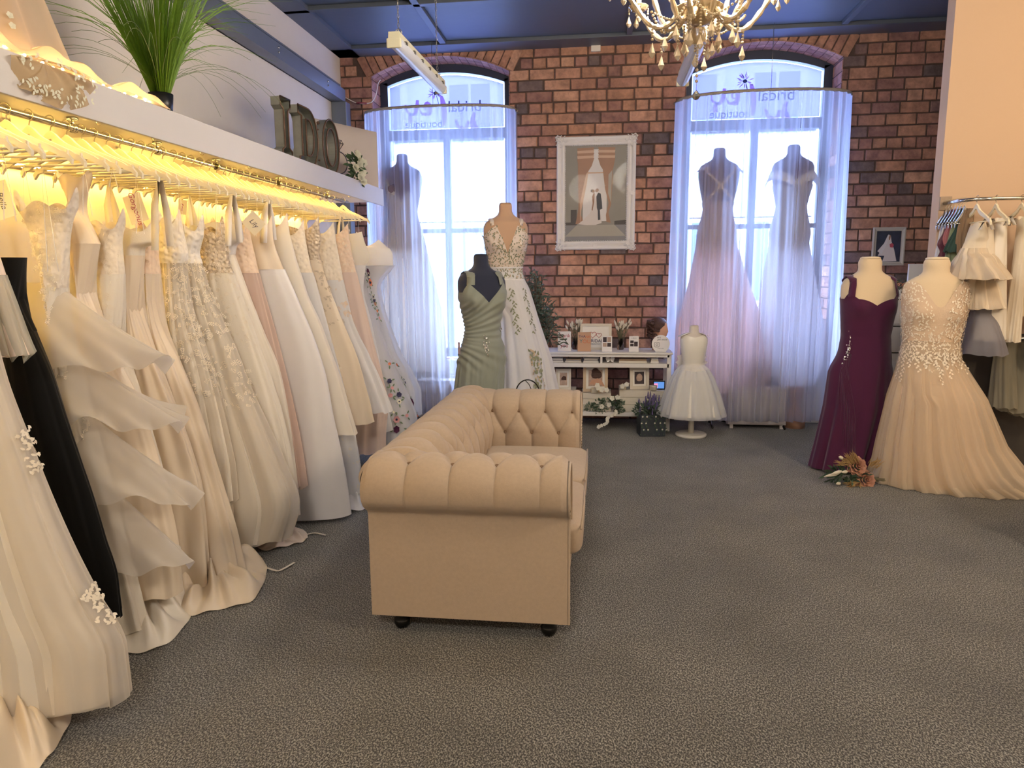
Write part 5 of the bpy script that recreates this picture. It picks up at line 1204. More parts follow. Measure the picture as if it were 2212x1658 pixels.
# wig head with pinned-up hair
m_skin = mat('mannequin_skin', '#c99c82', 0.45, spec=0.4); m_hair = mat('brown_hair', '#4e3630', 0.35, bump=0.8, bscale=30, stretch=(1, 1, 6), var=0.25, vscale=25)
p = at(1420, 757, y=6.9); hx = float(p[0])
t = thing('wig_head', 'training head with brown pinned-up hair and a hanging ringlet, turned away', 'mannequin head', (hx, 6.9, 0.745))
V = []; F = []; n = 28
prof = [(0.0, .055, .05, 0), (0.04, .045, .045, 0), (0.09, .042, .045, 0), (0.115, .05, .06, -.01), (0.14, .062, .085, -.008), (0.18, .072, .095, 0), (0.22, .075, .098, .002), (0.26, .068, .09, .005), (0.29, .048, .062, .006), (0.305, .015, .02, .006)]
rz_ = 0.9
for z, rx, ry, cy in prof:
    for j in range(n):
        a = 2*PI*j/n; x = rx*math.cos(a); y = cy+ry*math.sin(a); f = math.exp(-((a-3*PI/2)/0.28)**2)
        if 0.12 < z < 0.24: y -= f*(0.022 if abs(z-0.175) < 0.03 else 0.004); 
        V.append((x*math.cos(rz_)-y*math.sin(rz_), x*math.sin(rz_)+y*math.cos(rz_), z))
k = len(prof); F = [(i*n+j, i*n+(j+1) % n, (i+1)*n+(j+1) % n, (i+1)*n+j) for i in range(k-1) for j in range(n)]; F.append(tuple(range((k-1)*n, k*n))); obj('head', V, F, m_skin, t)
b = MB(); b.sphere((0.0, 0.0, 0.235), 0.088, 20, 14, (1.0, 1.05, 0.9)); b.sphere((-0.045, 0.03, 0.20), 0.06, 16, 12); b.sphere((-0.07, 0.0, 0.24), 0.045, 14, 10); r = random.Random(3)
for q in range(26):
    a = r.uniform(2.2, 4.6); z = r.uniform(0.13, 0.28); c = Vector((0.085*math.cos(a), -0.03+0.07*math.sin(a), z)); b.tube([c+Vector((0.02*math.cos(u*1.2), 0.02*math.sin(u*1.2), 0.012*math.sin(u))) for u in np.linspace(0, 5, 14)], 0.007, 6)
b.build('hair', m_hair, t); b = MB(); b.tube([(-0.05+0.012*math.sin(u*3), -0.02+0.012*math.cos(u*3), 0.18-0.026*u) for u in np.linspace(0, 6, 50)], [0.012-0.0012*u for u in np.linspace(0, 6, 50)], 8); b.tube([(0.07+0.012*math.sin(u*3), 0.03+0.012*math.cos(u*3), 0.16-0.024*u) for u in np.linspace(0, 6, 50)], 0.010, 8); b.build('ringlet', m_hair, t)
# round social plaque
p = at(1427, 757, y=6.70); px_ = float(p[0]); t = thing('round_plaque', 'round white plaque reading let\'s get social in front of the wig head', 'sign', (px_, 6.70, 0.745))
b = MB(); V = []; n = 48; R_ = 0.082
poly = [(R_*math.cos(a), max(-R_*0.93, R_*math.sin(a))+R_*0.93) for a in np.linspace(0, 2*PI, n, endpoint=False)]; b.prism(poly, 'y', -0.004, 0.004); b.build('disc', m_card, t, smooth=False)
b = MB(); b.box(-0.05, 0.05, -0.02, 0.02, 0, 0.008, 0.003); b.build('foot', m_card, t, smooth=False)
text_mesh('printed_words', "let's", 0.022, m_ink, t, wm(t) @ face_y(-0.02, -0.005, 0.137), 0.0002, shear=0.3); text_mesh('printed_words', 'get social', 0.024, m_ink, t, wm(t) @ face_y(0.012, -0.005, 0.118), 0.0002, shear=0.3); text_mesh('printed_words', 'bridal studio', 0.011, m_ink, t, wm(t) @ face_y(0, -0.005, 0.035), 0.0002)
b = MB(); q = [(-0.052+x, z) for x, z in ((0, .052), (.036, .052), (.036, .088), (0, .088))]
rp = []
for cx, cz, a0 in ((-0.022, .056, -90), (-0.022, .084, 0), (-0.050, .084, 90), (-0.050, .056, 180)):
    for a in np.linspace(a0, a0+90, 5): rp.append((cx+0.008*math.cos(math.radians(a)), -0.005, cz+0.008*math.sin(math.radians(a))))
rp.append(rp[0]); b.tube(rp, 0.0016, 5); b.tube([(-0.036+0.009*math.cos(a), -0.005, 0.070+0.009*math.sin(a)) for a in np.linspace(0, 2*PI, 18)], 0.0016, 5); b.sphere((-0.024, -0.005, 0.083), 0.002, 6, 4); b.build('printed_icon', m_ink, t)
# things in the glazed tier
def stack(px0, px1, n, name, label, m, y=6.72, h=0.012, grp=None, pyb=790):
    a, c = at(px0, pyb, y=y), at(px1, pyb, y=y); x0, x1 = float(a[0]), float(c[0])
    for k in range(n):
        b = MB(); o_ = 0.004*((k*7) % 3); b.box(x0+o_, x1-o_, y-0.005, y+0.13-o_, 0.640+k*h, 0.640+(k+1)*h-0.001, 0.001); o = b.build(name, m[k % len(m)], smooth=False); tagp(o, label[k], name.replace('_', ' '), grp)
m_bk = [mat('book_cream', '#ddd6cb', 0.6), mat('book_grey', '#a9a3a0', 0.6), mat('book_white', '#e9e6e2', 0.6), mat('book_tan', '#a58f78', 0.6)]
stack(1192, 1217, 3, 'jewellery_box', ['white jewellery box at the bottom of the stack at the hidden end of the tier', 'grey jewellery box in the middle of that three-box stack', 'white jewellery box on top of the stack nearest the gown'], [m_bk[2], m_bk[1], m_bk[2]], grp='boxes in the upper tier')
stack(1221, 1256, 3, 'book', ['cream flat book at the bottom of the second stack in the upper tier', 'grey flat book in the middle of the second stack', 'tan flat book on top of the second stack'], [m_bk[0], m_bk[1], m_bk[3]], h=0.011, grp='books in the upper tier')
stack(1260, 1293, 4, 'book', ['white book at the bottom of the tall stack by the divider', 'grey book second from the bottom of the tall stack', 'cream book third from the bottom of the tall stack', 'grey book on top of the tall stack by the divider'], [m_bk[2], m_bk[1], m_bk[0], m_bk[1]], grp='books in the upper tier')
stack(1337, 1397, 2, 'album', ['cream album under another in the wide pair right of the divider', 'tan album on top of the wide pair right of the divider'], [m_bk[0], m_bk[3]], h=0.018, grp='albums in the upper tier')
stack(1405, 1423, 3, 'jewellery_box', ['white box at the bottom of the little stack by the right leg', 'cream box in the middle of the little stack by the right leg', 'white box on top of the little stack by the right leg'], [m_bk[2], m_bk[0], m_bk[2]], h=0.014, grp='boxes in the upper tier')
p = at(1318, 782, y=6.74); t = thing('satin_bow', 'white satin bow resting in the upper tier right of the divider', 'bow', (float(p[0]), 6.74, 0.64)); b = MB()
for s_ in (-1, 1):
    b.leaf((0, 0, 0.03), (s_, 0, 0.25), (0, -1, 0), 0.045, 0.05, 0.3)
b.build('loops', m_wh, t); b = MB()
for s_ in (-1, 1): b.leaf((0, -0.003, 0.03), (s_*0.7, -0.2, -0.6), (0, -1, 0.2), 0.045, 0.02)
b.sphere((0, -0.004, 0.03), 0.008, 8, 6); b.build('tails', m_wh, t)
# lower tier: crates, frames, candles, garland, screen
m_crate = mat('whitewashed_crate', '#d9d2c4', 0.8, bump=0.4, bscale=6, stretch=(1, 1, 20), var=0.1, vscale=10)
def crate(px0, px1, pyt, label, y0=6.69, y1=6.95):
    a, c = at(px0, pyt, y=y0), at(px1, pyt, y=y0); x0, x1, zt = float(a[0]), float(c[0]), float(a[2]); t = thing('wooden_crate', label, 'crate', ((x0+x1)/2, (y0+y1)/2, 0.175), group='whitewashed crates in the lower tier'); n = max(1, round((zt-0.175)/0.06)); h = (zt-0.175)/n
    for k in range(n): b = MB(); b.box(x0, x1, y0, y1, 0.175+k*h+0.002, 0.175+(k+1)*h-0.001, 0.003); b.build('board', m_crate, t, True, smooth=False)
    return zt
z1 = crate(1190, 1243, 843, 'whitewashed crate at the hidden end holding the smallest frame')
z2 = crate(1256, 1320, 848, 'low whitewashed crate in the middle holding the portrait of a bride', 6.69, 6.95)
z3 = crate(1338, 1440, 842, 'tall whitewashed crate holding the frame and candle at the right')
m_gold = mat('pale_gold_frame', '#c9b294', 0.4, metal=0.2, bump=0.15, bscale=80)
def pic_dark(kind):
    def f(t, panel, w, h, fw):
        panel('photograph', -w/2+fw+w*0.1, w/2-fw-w*0.1, fw+h*0.09, h-fw-h*0.09, m_lph if kind else m_dph, -0.002)
        b = MB(); lx = lambda z: z*0.10-0.004
        if kind == 1: b.prism([(-0.02, h*0.3), (0.03, h*0.3), (0.025, h*0.62), (0.0, h*0.66), (-0.02, h*0.55)], 'y', h*0.035, h*0.04)
        elif kind == 2:
            b.sphere((0.01, lx(h*.62), h*0.62), 0.05, 14, 10, (1, 0.05, 1)); b.sphere((0.0, lx(h*.74), h*0.74), 0.035, 12, 8, (1, 0.05, 1))
        else: b.sphere((0, lx(h*.5), h*0.5), 0.03, 12, 8, (1, 0.06, 1.4))
        b.build('figure', m_hair if kind else m_lph, t)
        if kind == 2: b = MB(); b.prism([(-0.07, h*0.2), (0.09, h*0.2), (0.06, h*0.42), (0.02, h*0.5), (-0.04, h*0.42)], 'y', h*0.03-0.003, h*0.03); b.build('figure', m_skin, t, smooth=False, label='bare shoulders')
    return f
def fx(px, y): return float(at(px, 840, y=y)[0])
stand_frame('photo_frame', 'cream double-mounted frame on the hidden-end crate of the lower tier', fx(1217, 6.76), 6.76, z1, 0.145, 0.20, 0.022, m_fr, pic_dark(1), 0.05, 'frames in the lower tier')
stand_frame('photo_frame', 'tall pale gold frame with a bride seen from behind, middle of the lower tier', fx(1286, 6.76), 6.76, z2, 0.235, 0.26, 0.028, m_gold, pic_dark(2), 0.0, 'frames in the lower tier')
stand_frame('photo_frame', 'slightly turned pale frame with a small dark photo on the tall crate', fx(1381, 6.77), 6.77, z3, 0.185, 0.21, 0.028, m_fr, pic_dark(0), 0.2, 'frames in the lower tier')
m_wax = mat('candle_wax', '#e9e0cc', 0.5, transl=0.2)
for px, y, z, lab in ((1284, 6.70, z2, 'cream candle jar below the bride portrait'), (1345, 6.71, z3, 'cream candle jar with silk flowers at the crate corner'), (1411, 6.70, z3, 'cream candle jar beside the lit screen')):
    t = thing('candle_jar', lab, 'candle', (fx(px, y), y, z), 0, 'candle jars in the lower tier'); b = MB(); b.lathe([(0.0, 0), (0.03, 0), (0.034, 0.006), (0.034, 0.034), (0.037, 0.038), (0.037, 0.046), (0.0, 0.047)], (0, 0, 0), 24); b.build('jar', m_wax, t); b = MB(); b.tube([(0, 0, 0.046), (0, 0, 0.053)], 0.002, 6); b.build('wick', m_ink, t)
m_green = mat('garland_green', '#3f5240', 0.7, var=0.4, vscale=30); m_grey_g = mat('grey_green_leaf', '#6d7c6c', 0.7, var=0.3, vscale=30); m_petal = mat('white_silk_petal', '#efece0', 0.7, transl=0.2)
def foliage(name, parent, c, rad, n, m, L_=(0.02, 0.045), seed=0, wd=0.35, zmin=None, world=True, up=0.0):
    b = MB(); r = random.Random(seed)
    for _ in range(n):
        d = Vector((r.gauss(0, 1), r.gauss(0, 1), r.gauss(0, 1))).normalized(); q = r.random()**0.5; p_ = Vector(c)+Vector((d.x*rad[0]*q, d.y*rad[1]*q, d.z*rad[2]*q))
        if zmin is not None and p_.z < zmin: p_.z = zmin+0.003
        dd = (d+Vector((r.uniform(-.7, .7), r.uniform(-.7, .7), r.uniform(-.7, .7)+up))).normalized(); L2 = r.uniform(*L_)
        b.leaf(p_, dd, Vector((r.uniform(-1, 1), -1, r.uniform(-1, 1))), L2, L2*wd, 0.2)
    return b.build(name, m, parent, world)
g = thing('silk_garland', 'garland of green leaves and white orchids trailing over the lower shelf edge', 'garland', (fx(1300, 6.68), 6.68, 0.175))
for i, (px, py) in enumerate(((1275, 880), (1292, 872), (1310, 868), (1328, 866), (1340, 875), (1336, 885), (1300, 884))):
    p = at(px, py, y=6.68); foliage('foliage', g, (p[0], 6.675, p[2]), (0.05, 0.03, 0.04), 60, m_green if i % 2 else m_grey_g, (0.02, 0.04), i, 0.4, 0.18)
b = MB()
for i, (px, py) in enumerate(((1300, 878), (1316, 874), (1322, 860), (1334, 858), (1292, 838), (1300, 842), (1310, 842), (1290, 832), (1345, 834), (1354, 830))): p = at(px, py, y=6.64); flower(b, (p[0], 6.64, p[2]), (random.uniform(-.4, .4), -1, 0.3), 0.028, 5, 0, i)
for k in range(15):
    px, py = 1330-2.9*k+4*math.sin(k), 888+3.0*k-0.3*max(0, k-8)**2; p = at(px, py, y=6.62); flower(b, (p[0], 6.62-0.004*k, max(p[2], 0.02)), (random.uniform(-.6, .6), -1, 0.4), 0.020, 5, 0, i+k)
b.build('orchids', m_petal, g, True)
m_scr = emitter('lit_screen', (0.18, 0.42, 1.0), 0.8); p = at(1424, 833, y=6.72); t = thing('digital_photo_frame', 'small lit screen showing a blue scene on the lower tier, beside the right leg', 'screen', (float(p[0]), 6.74, z3))
b = MB(); b.box(-0.055, 0.055, 0.0, 0.014, 0.0, 0.085, 0.004); b.build('bezel', m_leg, t, smooth=False); b = MB(); b.box(-0.047, 0.047, -0.0015, 0.0, 0.012, 0.075); b.build('screen', m_scr, t, smooth=False)
b = MB(); b.box(-0.047, -0.012, -0.003, -0.0015, 0.02, 0.06); b.build('screen_picture', emitter('screen_pink', (1.0, 0.35, 0.6), 1.0), t, smooth=False)
# olive tree standing behind the botanical gown, left of the console cards
m_ol = mat('olive_leaf', '#4a594c', 0.6, var=0.35, vscale=25); m_bark = mat('olive_bark', '#5d4c3c', 0.9); XO = float(at(1190, 700, y=7.0)[0])
t = thing('olive_tree', 'artificial olive tree with dusty green leaves standing between gown and brick wall', 'plant', (XO-0.12, 6.58, 0)); b = MB(); b.lathe([(0.0, 0), (0.11, 0), (0.14, 0.25), (0.13, 0.26), (0.0, 0.25)], (XO-0.12, 6.58, 0), 24); b.build('pot', mat('olive_pot', '#8d7f70', 0.9), t, True)
b = MB(); b2 = MB(); r = random.Random(17)
for k in range(95):
    py = r.uniform(580, 755); lim = 1168+(py-575)*0.36; px = r.uniform(1130, lim)
    e = Vector(at(px, py, y=6.60+r.uniform(-0.12, 0.10))); s0 = Vector((XO-0.12, 6.58, 0.8+r.uniform(-0.3, 0.3))); mid = (s0+e)/2+Vector((0, 0, 0.08)); pts = [s0, mid, e]; b2.tube([s0*(1-u)**2+mid*2*u*(1-u)+e*u*u for u in np.linspace(0, 1, 6)], 0.003, 5)
    for j in range(17):
        u = 0.35+0.65*j/16; q = s0*(1-u)**2+mid*2*u*(1-u)+e*u*u; a = r.uniform(0, 6.28); b.leaf(q, Vector((math.cos(a), math.sin(a), r.uniform(-0.2, 0.9))), (r.uniform(-.5, .5), -1, 0.6), r.uniform(0.035, 0.06), 0.013)
b2.tube([(XO-0.12, 6.58, 0.2), (XO-0.10, 6.58, 0.8), (XO-0.12, 6.6, 1.3)], [0.02, 0.016, 0.008], 8); b2.build('trunk', m_bark, t, True); b.build('foliage', m_ol, t, True)
# lavender in a slate box on the floor
p = at(1407, 943, z=0.0); t = thing('lavender_planter', 'lavender and trailing green in a dark slate box planter on the carpet', 'plant', (float(p[0]), float(p[1])+0.09, 0), 0.15); m_slate = mat('slate_box', '#3a4048', 0.7, bump=0.5, bscale=10, stretch=(20, 20, 1), var=0.3, vscale=20)
b = MB(); b.box(-0.115, 0.115, -0.09, 0.09, 0, 0.20, 0.006); b.build('planter_box', m_slate, t, smooth=False); m_lav = mat('lavender_bloom', '#6a5f8c', 0.8, var=0.3, vscale=60); m_lg = mat('lavender_leaf', '#46574a', 0.8, var=0.4, vscale=40)
foliage('foliage', t, (0, 0, 0.22), (0.17, 0.12, 0.07), 420, m_lg, (0.02, 0.05), 5, 0.3, 0.16, False, 0.4)
b = MB(); b2 = MB(); r = random.Random(4)
for k in range(46):
    a = r.uniform(0, 6.28); q = r.uniform(0, 0.13); e = Vector((q*math.cos(a), q*0.8*math.sin(a), r.uniform(0.30, 0.41)-q*0.35)); b2.tube([(e.x*0.4, e.y*0.4, 0.2), e], 0.0015, 4)
    for j in range(5): b.sphere(e-Vector((0, 0, 0.011*j)), 0.0055+0.001*j, 6, 4)
b.build('blooms', m_lav, t); b2.build('stems', m_lg, t)
b = MB(); b2 = MB()
for sx in (-0.10, -0.06, 0.02, 0.07, 0.11):
    for j in range(9):
        z = 0.19-0.02*j; c = Vector((sx+0.012*math.sin(j*1.3), -0.098-0.003*(j % 3), z)); b.leaf(c, (math.sin(j*2), -0.3, math.cos(j)), (0, -1, 0), 0.022, 0.012); 
        if j % 3 == 0: flower(b2, c+Vector((0, -0.006, 0)), (0, -1, 0), 0.009, 5, 0, j)
b.build('trailing_leaves', m_lg, t); b2.build('tiny_flowers', m_petal, t)
# drawer chest under the right window, LOVE sign on it, another wig head beside
m_chest = mat('white_drawer_chest', '#ddd5d2', 0.5)
def chest(name, label, x0, x1, y0, y1, zt, rows, legs=0.03, ring=True, group=None, cat='drawers'):
    t = thing(name, label, cat, ((x0+x1)/2, (y0+y1)/2, 0), 0, group); b = MB(); b.box(x0, x1, y0, y1, legs, zt-0.02, 0.003); b.build('carcass', m_chest, t, True, smooth=False); b = MB(); b.box(x0-0.012, x1+0.012, y0-0.014, y1, zt-0.02, zt, 0.004); b.build('top', m_chest, t, True, smooth=False)
    h = (zt-0.03-legs)/rows
    for k in range(rows):
        z0 = legs+0.006+k*h; b = MB(); b.box(x0+0.012, x1-0.012, y0-0.012, y0, z0+0.004, z0+h-0.008, 0.003); d = b.build('drawer', m_chest, t, True, smooth=False); xm, zm = (x0+x1)/2, z0+h*0.55
        b = MB()
        if ring: b.sphere((xm, y0-0.016, zm+0.014), 0.006, 8, 6); b.tube([(xm+0.016*math.sin(a), y0-0.02, zm-0.002+0.016*math.cos(a)) for a in np.linspace(0, 2*PI, 18)], 0.0022, 6)
        else: b.box(x0+0.05, x1-0.05, y0-0.016, y0-0.012, z0+h-0.02, z0+h-0.010)
        b.build('ring_pull' if ring else 'finger_groove', m_nail if ring else m_leg, d, True)
    for x in (x0+0.02, x1-0.05):
        for y in (y0+0.01, y1-0.04): b = MB(); b.box(x, x+0.03, y, y+0.03, 0, legs+0.002); b.build('leg', m_chest, t, True, smooth=False)
    return t
xa, xb = float(at(1572, 925, y=6.84)[0]), float(at(1697, 925, y=6.84)[0])
chest('drawer_chest', 'white three-drawer chest with ring pulls behind the right window curtain', xa, xb, 6.84, 7.08, 0.40, 3, 0.04)
xc_ = float(at(968, 860, y=6.95)[0]); chest('drawer_chest', 'white drawer chest with ring pulls behind the left window curtain', xc_-0.3, xc_+0.3, 6.92, 7.12, 0.42, 3, 0.04)
t = thing('love_sign', 'dark arched board with pale letters LOVE leaning on the chest', 'sign', ((xa+xb)/2+0.03, 6.96, 0.40)); P = [(-0.24, 0.0)]+[(0.20*math.cos(a), 0.03+0.24*math.sin(a)) for a in np.linspace(PI, 0, 24)]+[(0.24, 0.0)]; b = MB(); b.prism(P, 'y', -0.008, 0.008); b.build('board', mat('grey_board', '#5a5660', 0.7), t, smooth=False)
text_mesh('printed_words', 'LOVE', 0.12, m_card, t, wm(t) @ face_y(0, -0.0095, 0.085), 0.001)
px_ = float(at(1717, 870, y=6.98)[0]); t = thing('wig_head', 'bald display head on a white bust behind the right curtain panel', 'mannequin head', (px_, 6.98, 0)); b = MB()
b.lathe([(0.0, 0), (0.10, 0), (0.10, 0.10), (0.07, 0.15), (0.045, 0.19), (0.042, 0.24), (0.05, 0.26), (0.066, 0.30), (0.074, 0.36), (0.068, 0.42), (0.045, 0.46), (0.0, 0.475)], (0, 0, 0), 28, 1.0, 1.15); b.build('head', m_skin, t); b = MB(); b.leaf((0, -0.075, 0.37), (0, -0.5, -1), (0, -1, 0), 0.04, 0.025); b.sphere((-0.028, -0.074, 0.372), 0.009, 8, 6, (1.4, .5, .6)); b.sphere((0.028, -0.074, 0.372), 0.009, 8, 6, (1.4, .5, .6)); b.sphere((0, -0.077, 0.305), 0.012, 8, 6, (1.5, .5, .5)); b.build('face_features', mat('muted_rose', '#a36a62', 0.6), t)
# right: white dresser, canvas, bouquet, framed bride photo
xa, xb = float(at(1912, 640, y=6.72)[0]), float(at(2010, 640, y=6.72)[0])
m_chest_keep = m_chest; m_chest = m_trimw
chest('dresser', 'tall white gloss dresser behind the two dress forms on the right', xa, xb, 6.72, 7.14, 1.265, 5, 0.05, False)
m_chest = m_chest_keep
p0, p1 = at(1963, 570, y=6.95), at(2003, 640, y=6.95); t = thing('canvas_print', 'square white canvas with small dark print standing on the dresser', 'picture', (float((p0[0]+p1[0])/2), 6.95, 1.265)); w_ = float(p1[0]-p0[0])
b = MB(); b.box(-w_/2, w_/2, -0.015, 0.015, 0, float(p0[2])-1.265, 0.003); b.build('canvas', m_card, t, smooth=False); b = MB(); b.box(-0.01, w_/2-0.02, -0.017, -0.015, 0.06, 0.17); b.build('print', m_dph, t, smooth=False)
p = at(1945, 622, y=6.85); t = thing('flower_arrangement', 'small peach and cream flower arrangement on the dresser between the forms', 'flowers', (float(p[0]), 6.82, 1.265)); b = MB(); b.lathe([(0.0, 0), (0.03, 0), (0.045, 0.05), (0.0, 0.05)], (0, 0, 0), 16); b.build('bowl', m_wax, t); b = MB(); r = random.Random(2)
for k in range(16): flower(b, (r.uniform(-.05, .05), r.uniform(-.03, .03), 0.065+r.uniform(0, .05)), (r.uniform(-1, 1), -1, r.uniform(0, 1)), 0.02, 6, 0, k)
b.build('flowers', mat('peach_petal', '#d99a7d', 0.7, var=0.3, vscale=40), t); foliage('foliage', t, (0, 0, 0.08), (0.06, 0.05, 0.04), 60, m_green, seed=3, world=False)
# ---------------------------------------------------------------- pictures on the brick wall
def frame_geo(t, cx, y, cz, w, h, fw, m_f, ornate):
    b = MB(); prof = [(0, 0.0), (0, .022), (.12, .034), (.3, .030), (.5, .018), (.72, .026), (.9, .020), (1.0, .008)] if ornate else [(0, 0), (0, .02), (.3, .022), (.7, .012), (1, .010)]
    c = [(-1, -1), (1, -1), (1, 1), (-1, 1)]; V = []
    for k, d in prof:
        for sx, sz in c: V.append((cx+sx*(w/2-fw*k), y-d, cz+sz*(h/2-fw*k)))
    F = [(i*4+j, i*4+(j+1) % 4, (i+1)*4+(j+1) % 4, (i+1)*4+j) for i in range(len(prof)-1) for j in range(4)]; b.add(V, F); return b.build('frame', m_f, t, True, smooth=False)
p0, p1 = at(1203, 297, y=7.185), at(1370, 538, y=7.185); W_, H_ = float(p1[0]-p0[0])-0.0, float(p0[2]-p1[2]); cx, cz = float(p0[0]+p1[0])/2, float(p0[2]+p1[2])/2
t = thing('framed_photograph', 'large wedding photograph in a white ornate frame on the brick wall', 'picture', (cx, 7.185, cz)); fw = 0.085
m_orn = mat('white_ornate_frame', '#e6e2e0', 0.5, bump=0.25, bscale=50, var=0.05); fr = frame_geo(t, cx, 7.185, cz, W_, H_, fw, m_orn, True)
b = MB(); r = random.Random(1)
def scroll_orn(ox, oz, sx, sz, s_):
    for k in range(3):
        b.tube([(ox+sx*s_*(0.02+0.035*k+0.016*u*math.cos(u*1.7)), 7.185-0.036, oz+sz*s_*(0.02+0.016*u*math.sin(u*1.7)+0.004*k)) for u in np.linspace(0.2, 2.6, 16)], 0.0045, 6)
        b.tube([(ox+sx*s_*(0.02+0.016*u*math.sin(u*1.7)+0.004*k), 7.185-0.036, oz+sz*s_*(0.02+0.035*k+0.016*u*math.cos(u*1.7))) for u in np.linspace(0.2, 2.6, 16)], 0.0045, 6)
    for q in range(5): b.leaf((ox+sx*0.04, 7.185-0.034, oz+sz*0.04), (sx*math.cos(q*0.4), 0, sz*math.sin(q*0.4)), (0, -1, 0), 0.055, 0.018)
for sx in (-1, 1):
    for sz in (-1, 1): scroll_orn(cx+sx*(W_/2-0.005), cz+sz*(H_/2-0.005), -sx, -sz, 1.0)
for ox, oz in ((0, H_/2-0.03), (0, -H_/2+0.03), (W_/2-0.03, 0), (-W_/2+0.03, 0)):
    for q in range(6): b.leaf((cx+ox, 7.185-0.034, cz+oz), (math.cos(q*PI/3), 0, math.sin(q*PI/3)), (0, -1, 0), 0.03, 0.016)
b.build('carved_ornament', m_orn, fr, True)
b = MB(); iw, ih = W_/2-fw*0.99, H_/2-fw*0.99
for k in range(46): 
    z = cz-ih+2*ih*k/45
    for sx in (-1, 1): b.sphere((cx+sx*iw, 7.185-0.020, z), 0.0055, 6, 4)
for k in range(28):
    x = cx-iw+2*iw*k/27
    for sz in (-1, 1): b.sphere((x, 7.185-0.020, cz+sz*ih), 0.0055, 6, 4)
bd = b.build('bead_moulding', m_orn, fr, True)
# the photograph itself, flat printed shapes
def flat(m, pts, d, name='printed_area', parent=None):
    V = [(cx+u*iw, 7.185-0.004-d*0.0004, cz+v*ih) for u, v in pts]; return obj(name, V, [tuple(range(len(V)))], m, parent or pr, True, False)
m_p = {k: mat('print_'+k, c, 0.5, var=v, vscale=6) for k, c, v in (('wall', '#8d8984', .12), ('floor', '#85858b', .10), ('win', '#dcd8dc', .05), ('curt', '#a07a66', .15), ('curtl', '#c9a893', .12), ('dark', '#4c4648', .2), ('suit', '#3b3d49', .1), ('gown', '#d8d0d0', .06), ('skin', '#96705f', .1), ('pale', '#a8a29c', .06))}
pr = obj('photo_print', [(cx-iw, 7.185-0.003, cz-ih), (cx+iw, 7.185-0.003, cz-ih), (cx+iw, 7.185-0.003, cz+ih), (cx-iw, 7.185-0.003, cz+ih)], [(0, 1, 2, 3)], m_p['wall'], t, True, False)
flat(m_p['floor'], [(-1, -1), (1, -1), (1, -.66), (-1, -.66)], 1); flat(m_p['pale'], [(-.62, -.66), (.62, -.66), (1, -.9), (-1, -.9)], 2)
flat(m_p['dark'], [(-1, -.66), (-.62, -.66), (-.62, -.33), (-.82, -.33), (-.82, -.60), (-1, -.60)], 3); flat(m_p['dark'], [(.62, -.66), (1, -.66), (1, -.56), (.62, -.58)], 3)
flat(m_p['win'], [(-.42, -.58), (.36, -.58), (.36, .55), (.1, .92), (-.1, .92), (-.42, .55)], 2); flat(m_p['curtl'], [(-.4, .42), (.36, .42), (.36, .45), (-.4, .45)], 3)
flat(m_p['curt'], [(-.66, -.64), (-.56, -.3), (-.6, .8), (-.25, .9), (-.3, .4), (-.45, -.1), (-.5, -.4), (-.38, -.62)], 4); flat(m_p['curtl'], [(-.5, -.64), (-.47, -.35), (-.3, .2), (-.2, .7), (-.36, .3), (-.52, -.2)], 5)
flat(m_p['curt'], [(.5, -.62), (.42, -.4), (.5, -.25), (.54, .2), (.54, .9), (.12, .9), (.22, .5), (.3, .1), (.42, -.2), (.34, -.45), (.36, -.6)], 4); flat(m_p['pale'], [(.5, -.2), (.54, .95), (.42, .95), (.40, .0)], 5)
for s_ in (-1, 1):      # swags
    for k in range(5): flat(m_p['curtl'] if k % 2 else m_p['curt'], [(s_*u, v-0.055*k) for u, v in ((.62, .95), (.55, .72), (.42, .62), (.28, .66), (.14, .80), (.06, .96))], 6+k*0.5)
flat(m_p['gown'], [(-.58, -.64), (-.4, -.55), (-.2, -.42), (-.1, -.3), (-.06, -.08), (.0, -.04), (.06, -.1), (.08, -.3), (.2, -.5), (.2, -.62), (0, -.66), (-.3, -.66)], 9)
flat(m_p['skin'], [(-.12, -.06), (-.06, .02), (-.03, .0), (-.05, -.18), (-.10, -.36), (-.13, -.34), (-.1, -.2)], 10)
flat(m_p['suit'], [(.02, -.06), (.08, .02), (.16, .0), (.2, -.16), (.22, -.32), (.14, -.34), (.16, -.55), (.08, -.56), (.07, -.36), (.04, -.3)], 10)
for x, z, m_ in ((-.12, .06, 'dark'), (-.08, .05, 'skin'), (.03, .06, 'skin'), (.05, .075, 'skin')): flat(m_p[m_], [(x+.045*math.cos(a), z+.033*math.sin(a)) for a in np.linspace(0, 2*PI, 14, endpoint=False)], 11+x)
g_ = MB(); g_.add([(cx-iw, 7.185-0.010, cz-ih), (cx+iw, 7.185-0.010, cz-ih), (cx+iw, 7.185-0.010, cz+ih), (cx-iw, 7.185-0.010, cz+ih)], [(0, 1, 2, 3)]); g_.build('picture_glass', m_glass, t, True, smooth=False)
p0, p1 = at(1886, 491, y=7.185), at(1950, 573, y=7.185); W2, H2 = float(p1[0]-p0[0]), float(p0[2]-p1[2]); c2, z2_ = float(p0[0]+p1[0])/2, float(p0[2]+p1[2])/2
t = thing('framed_photograph', 'small bride photograph in a plain pale frame above the burgundy gown', 'picture', (c2, 7.185, z2_)); frame_geo(t, c2, 7.185, z2_, W2, H2, 0.035, mat('pale_grey_frame', '#b9b4ab', 0.5), False)
cx, cz, iw, ih = c2, z2_, W2/2-0.034, H2/2-0.034; pr = obj('photo_print', [(cx-iw, 7.182, cz-ih), (cx+iw, 7.182, cz-ih), (cx+iw, 7.182, cz+ih), (cx-iw, 7.182, cz+ih)], [(0, 1, 2, 3)], mat('print_night', '#343a4c', 0.4, var=0.5, vscale=14), t, True, False)
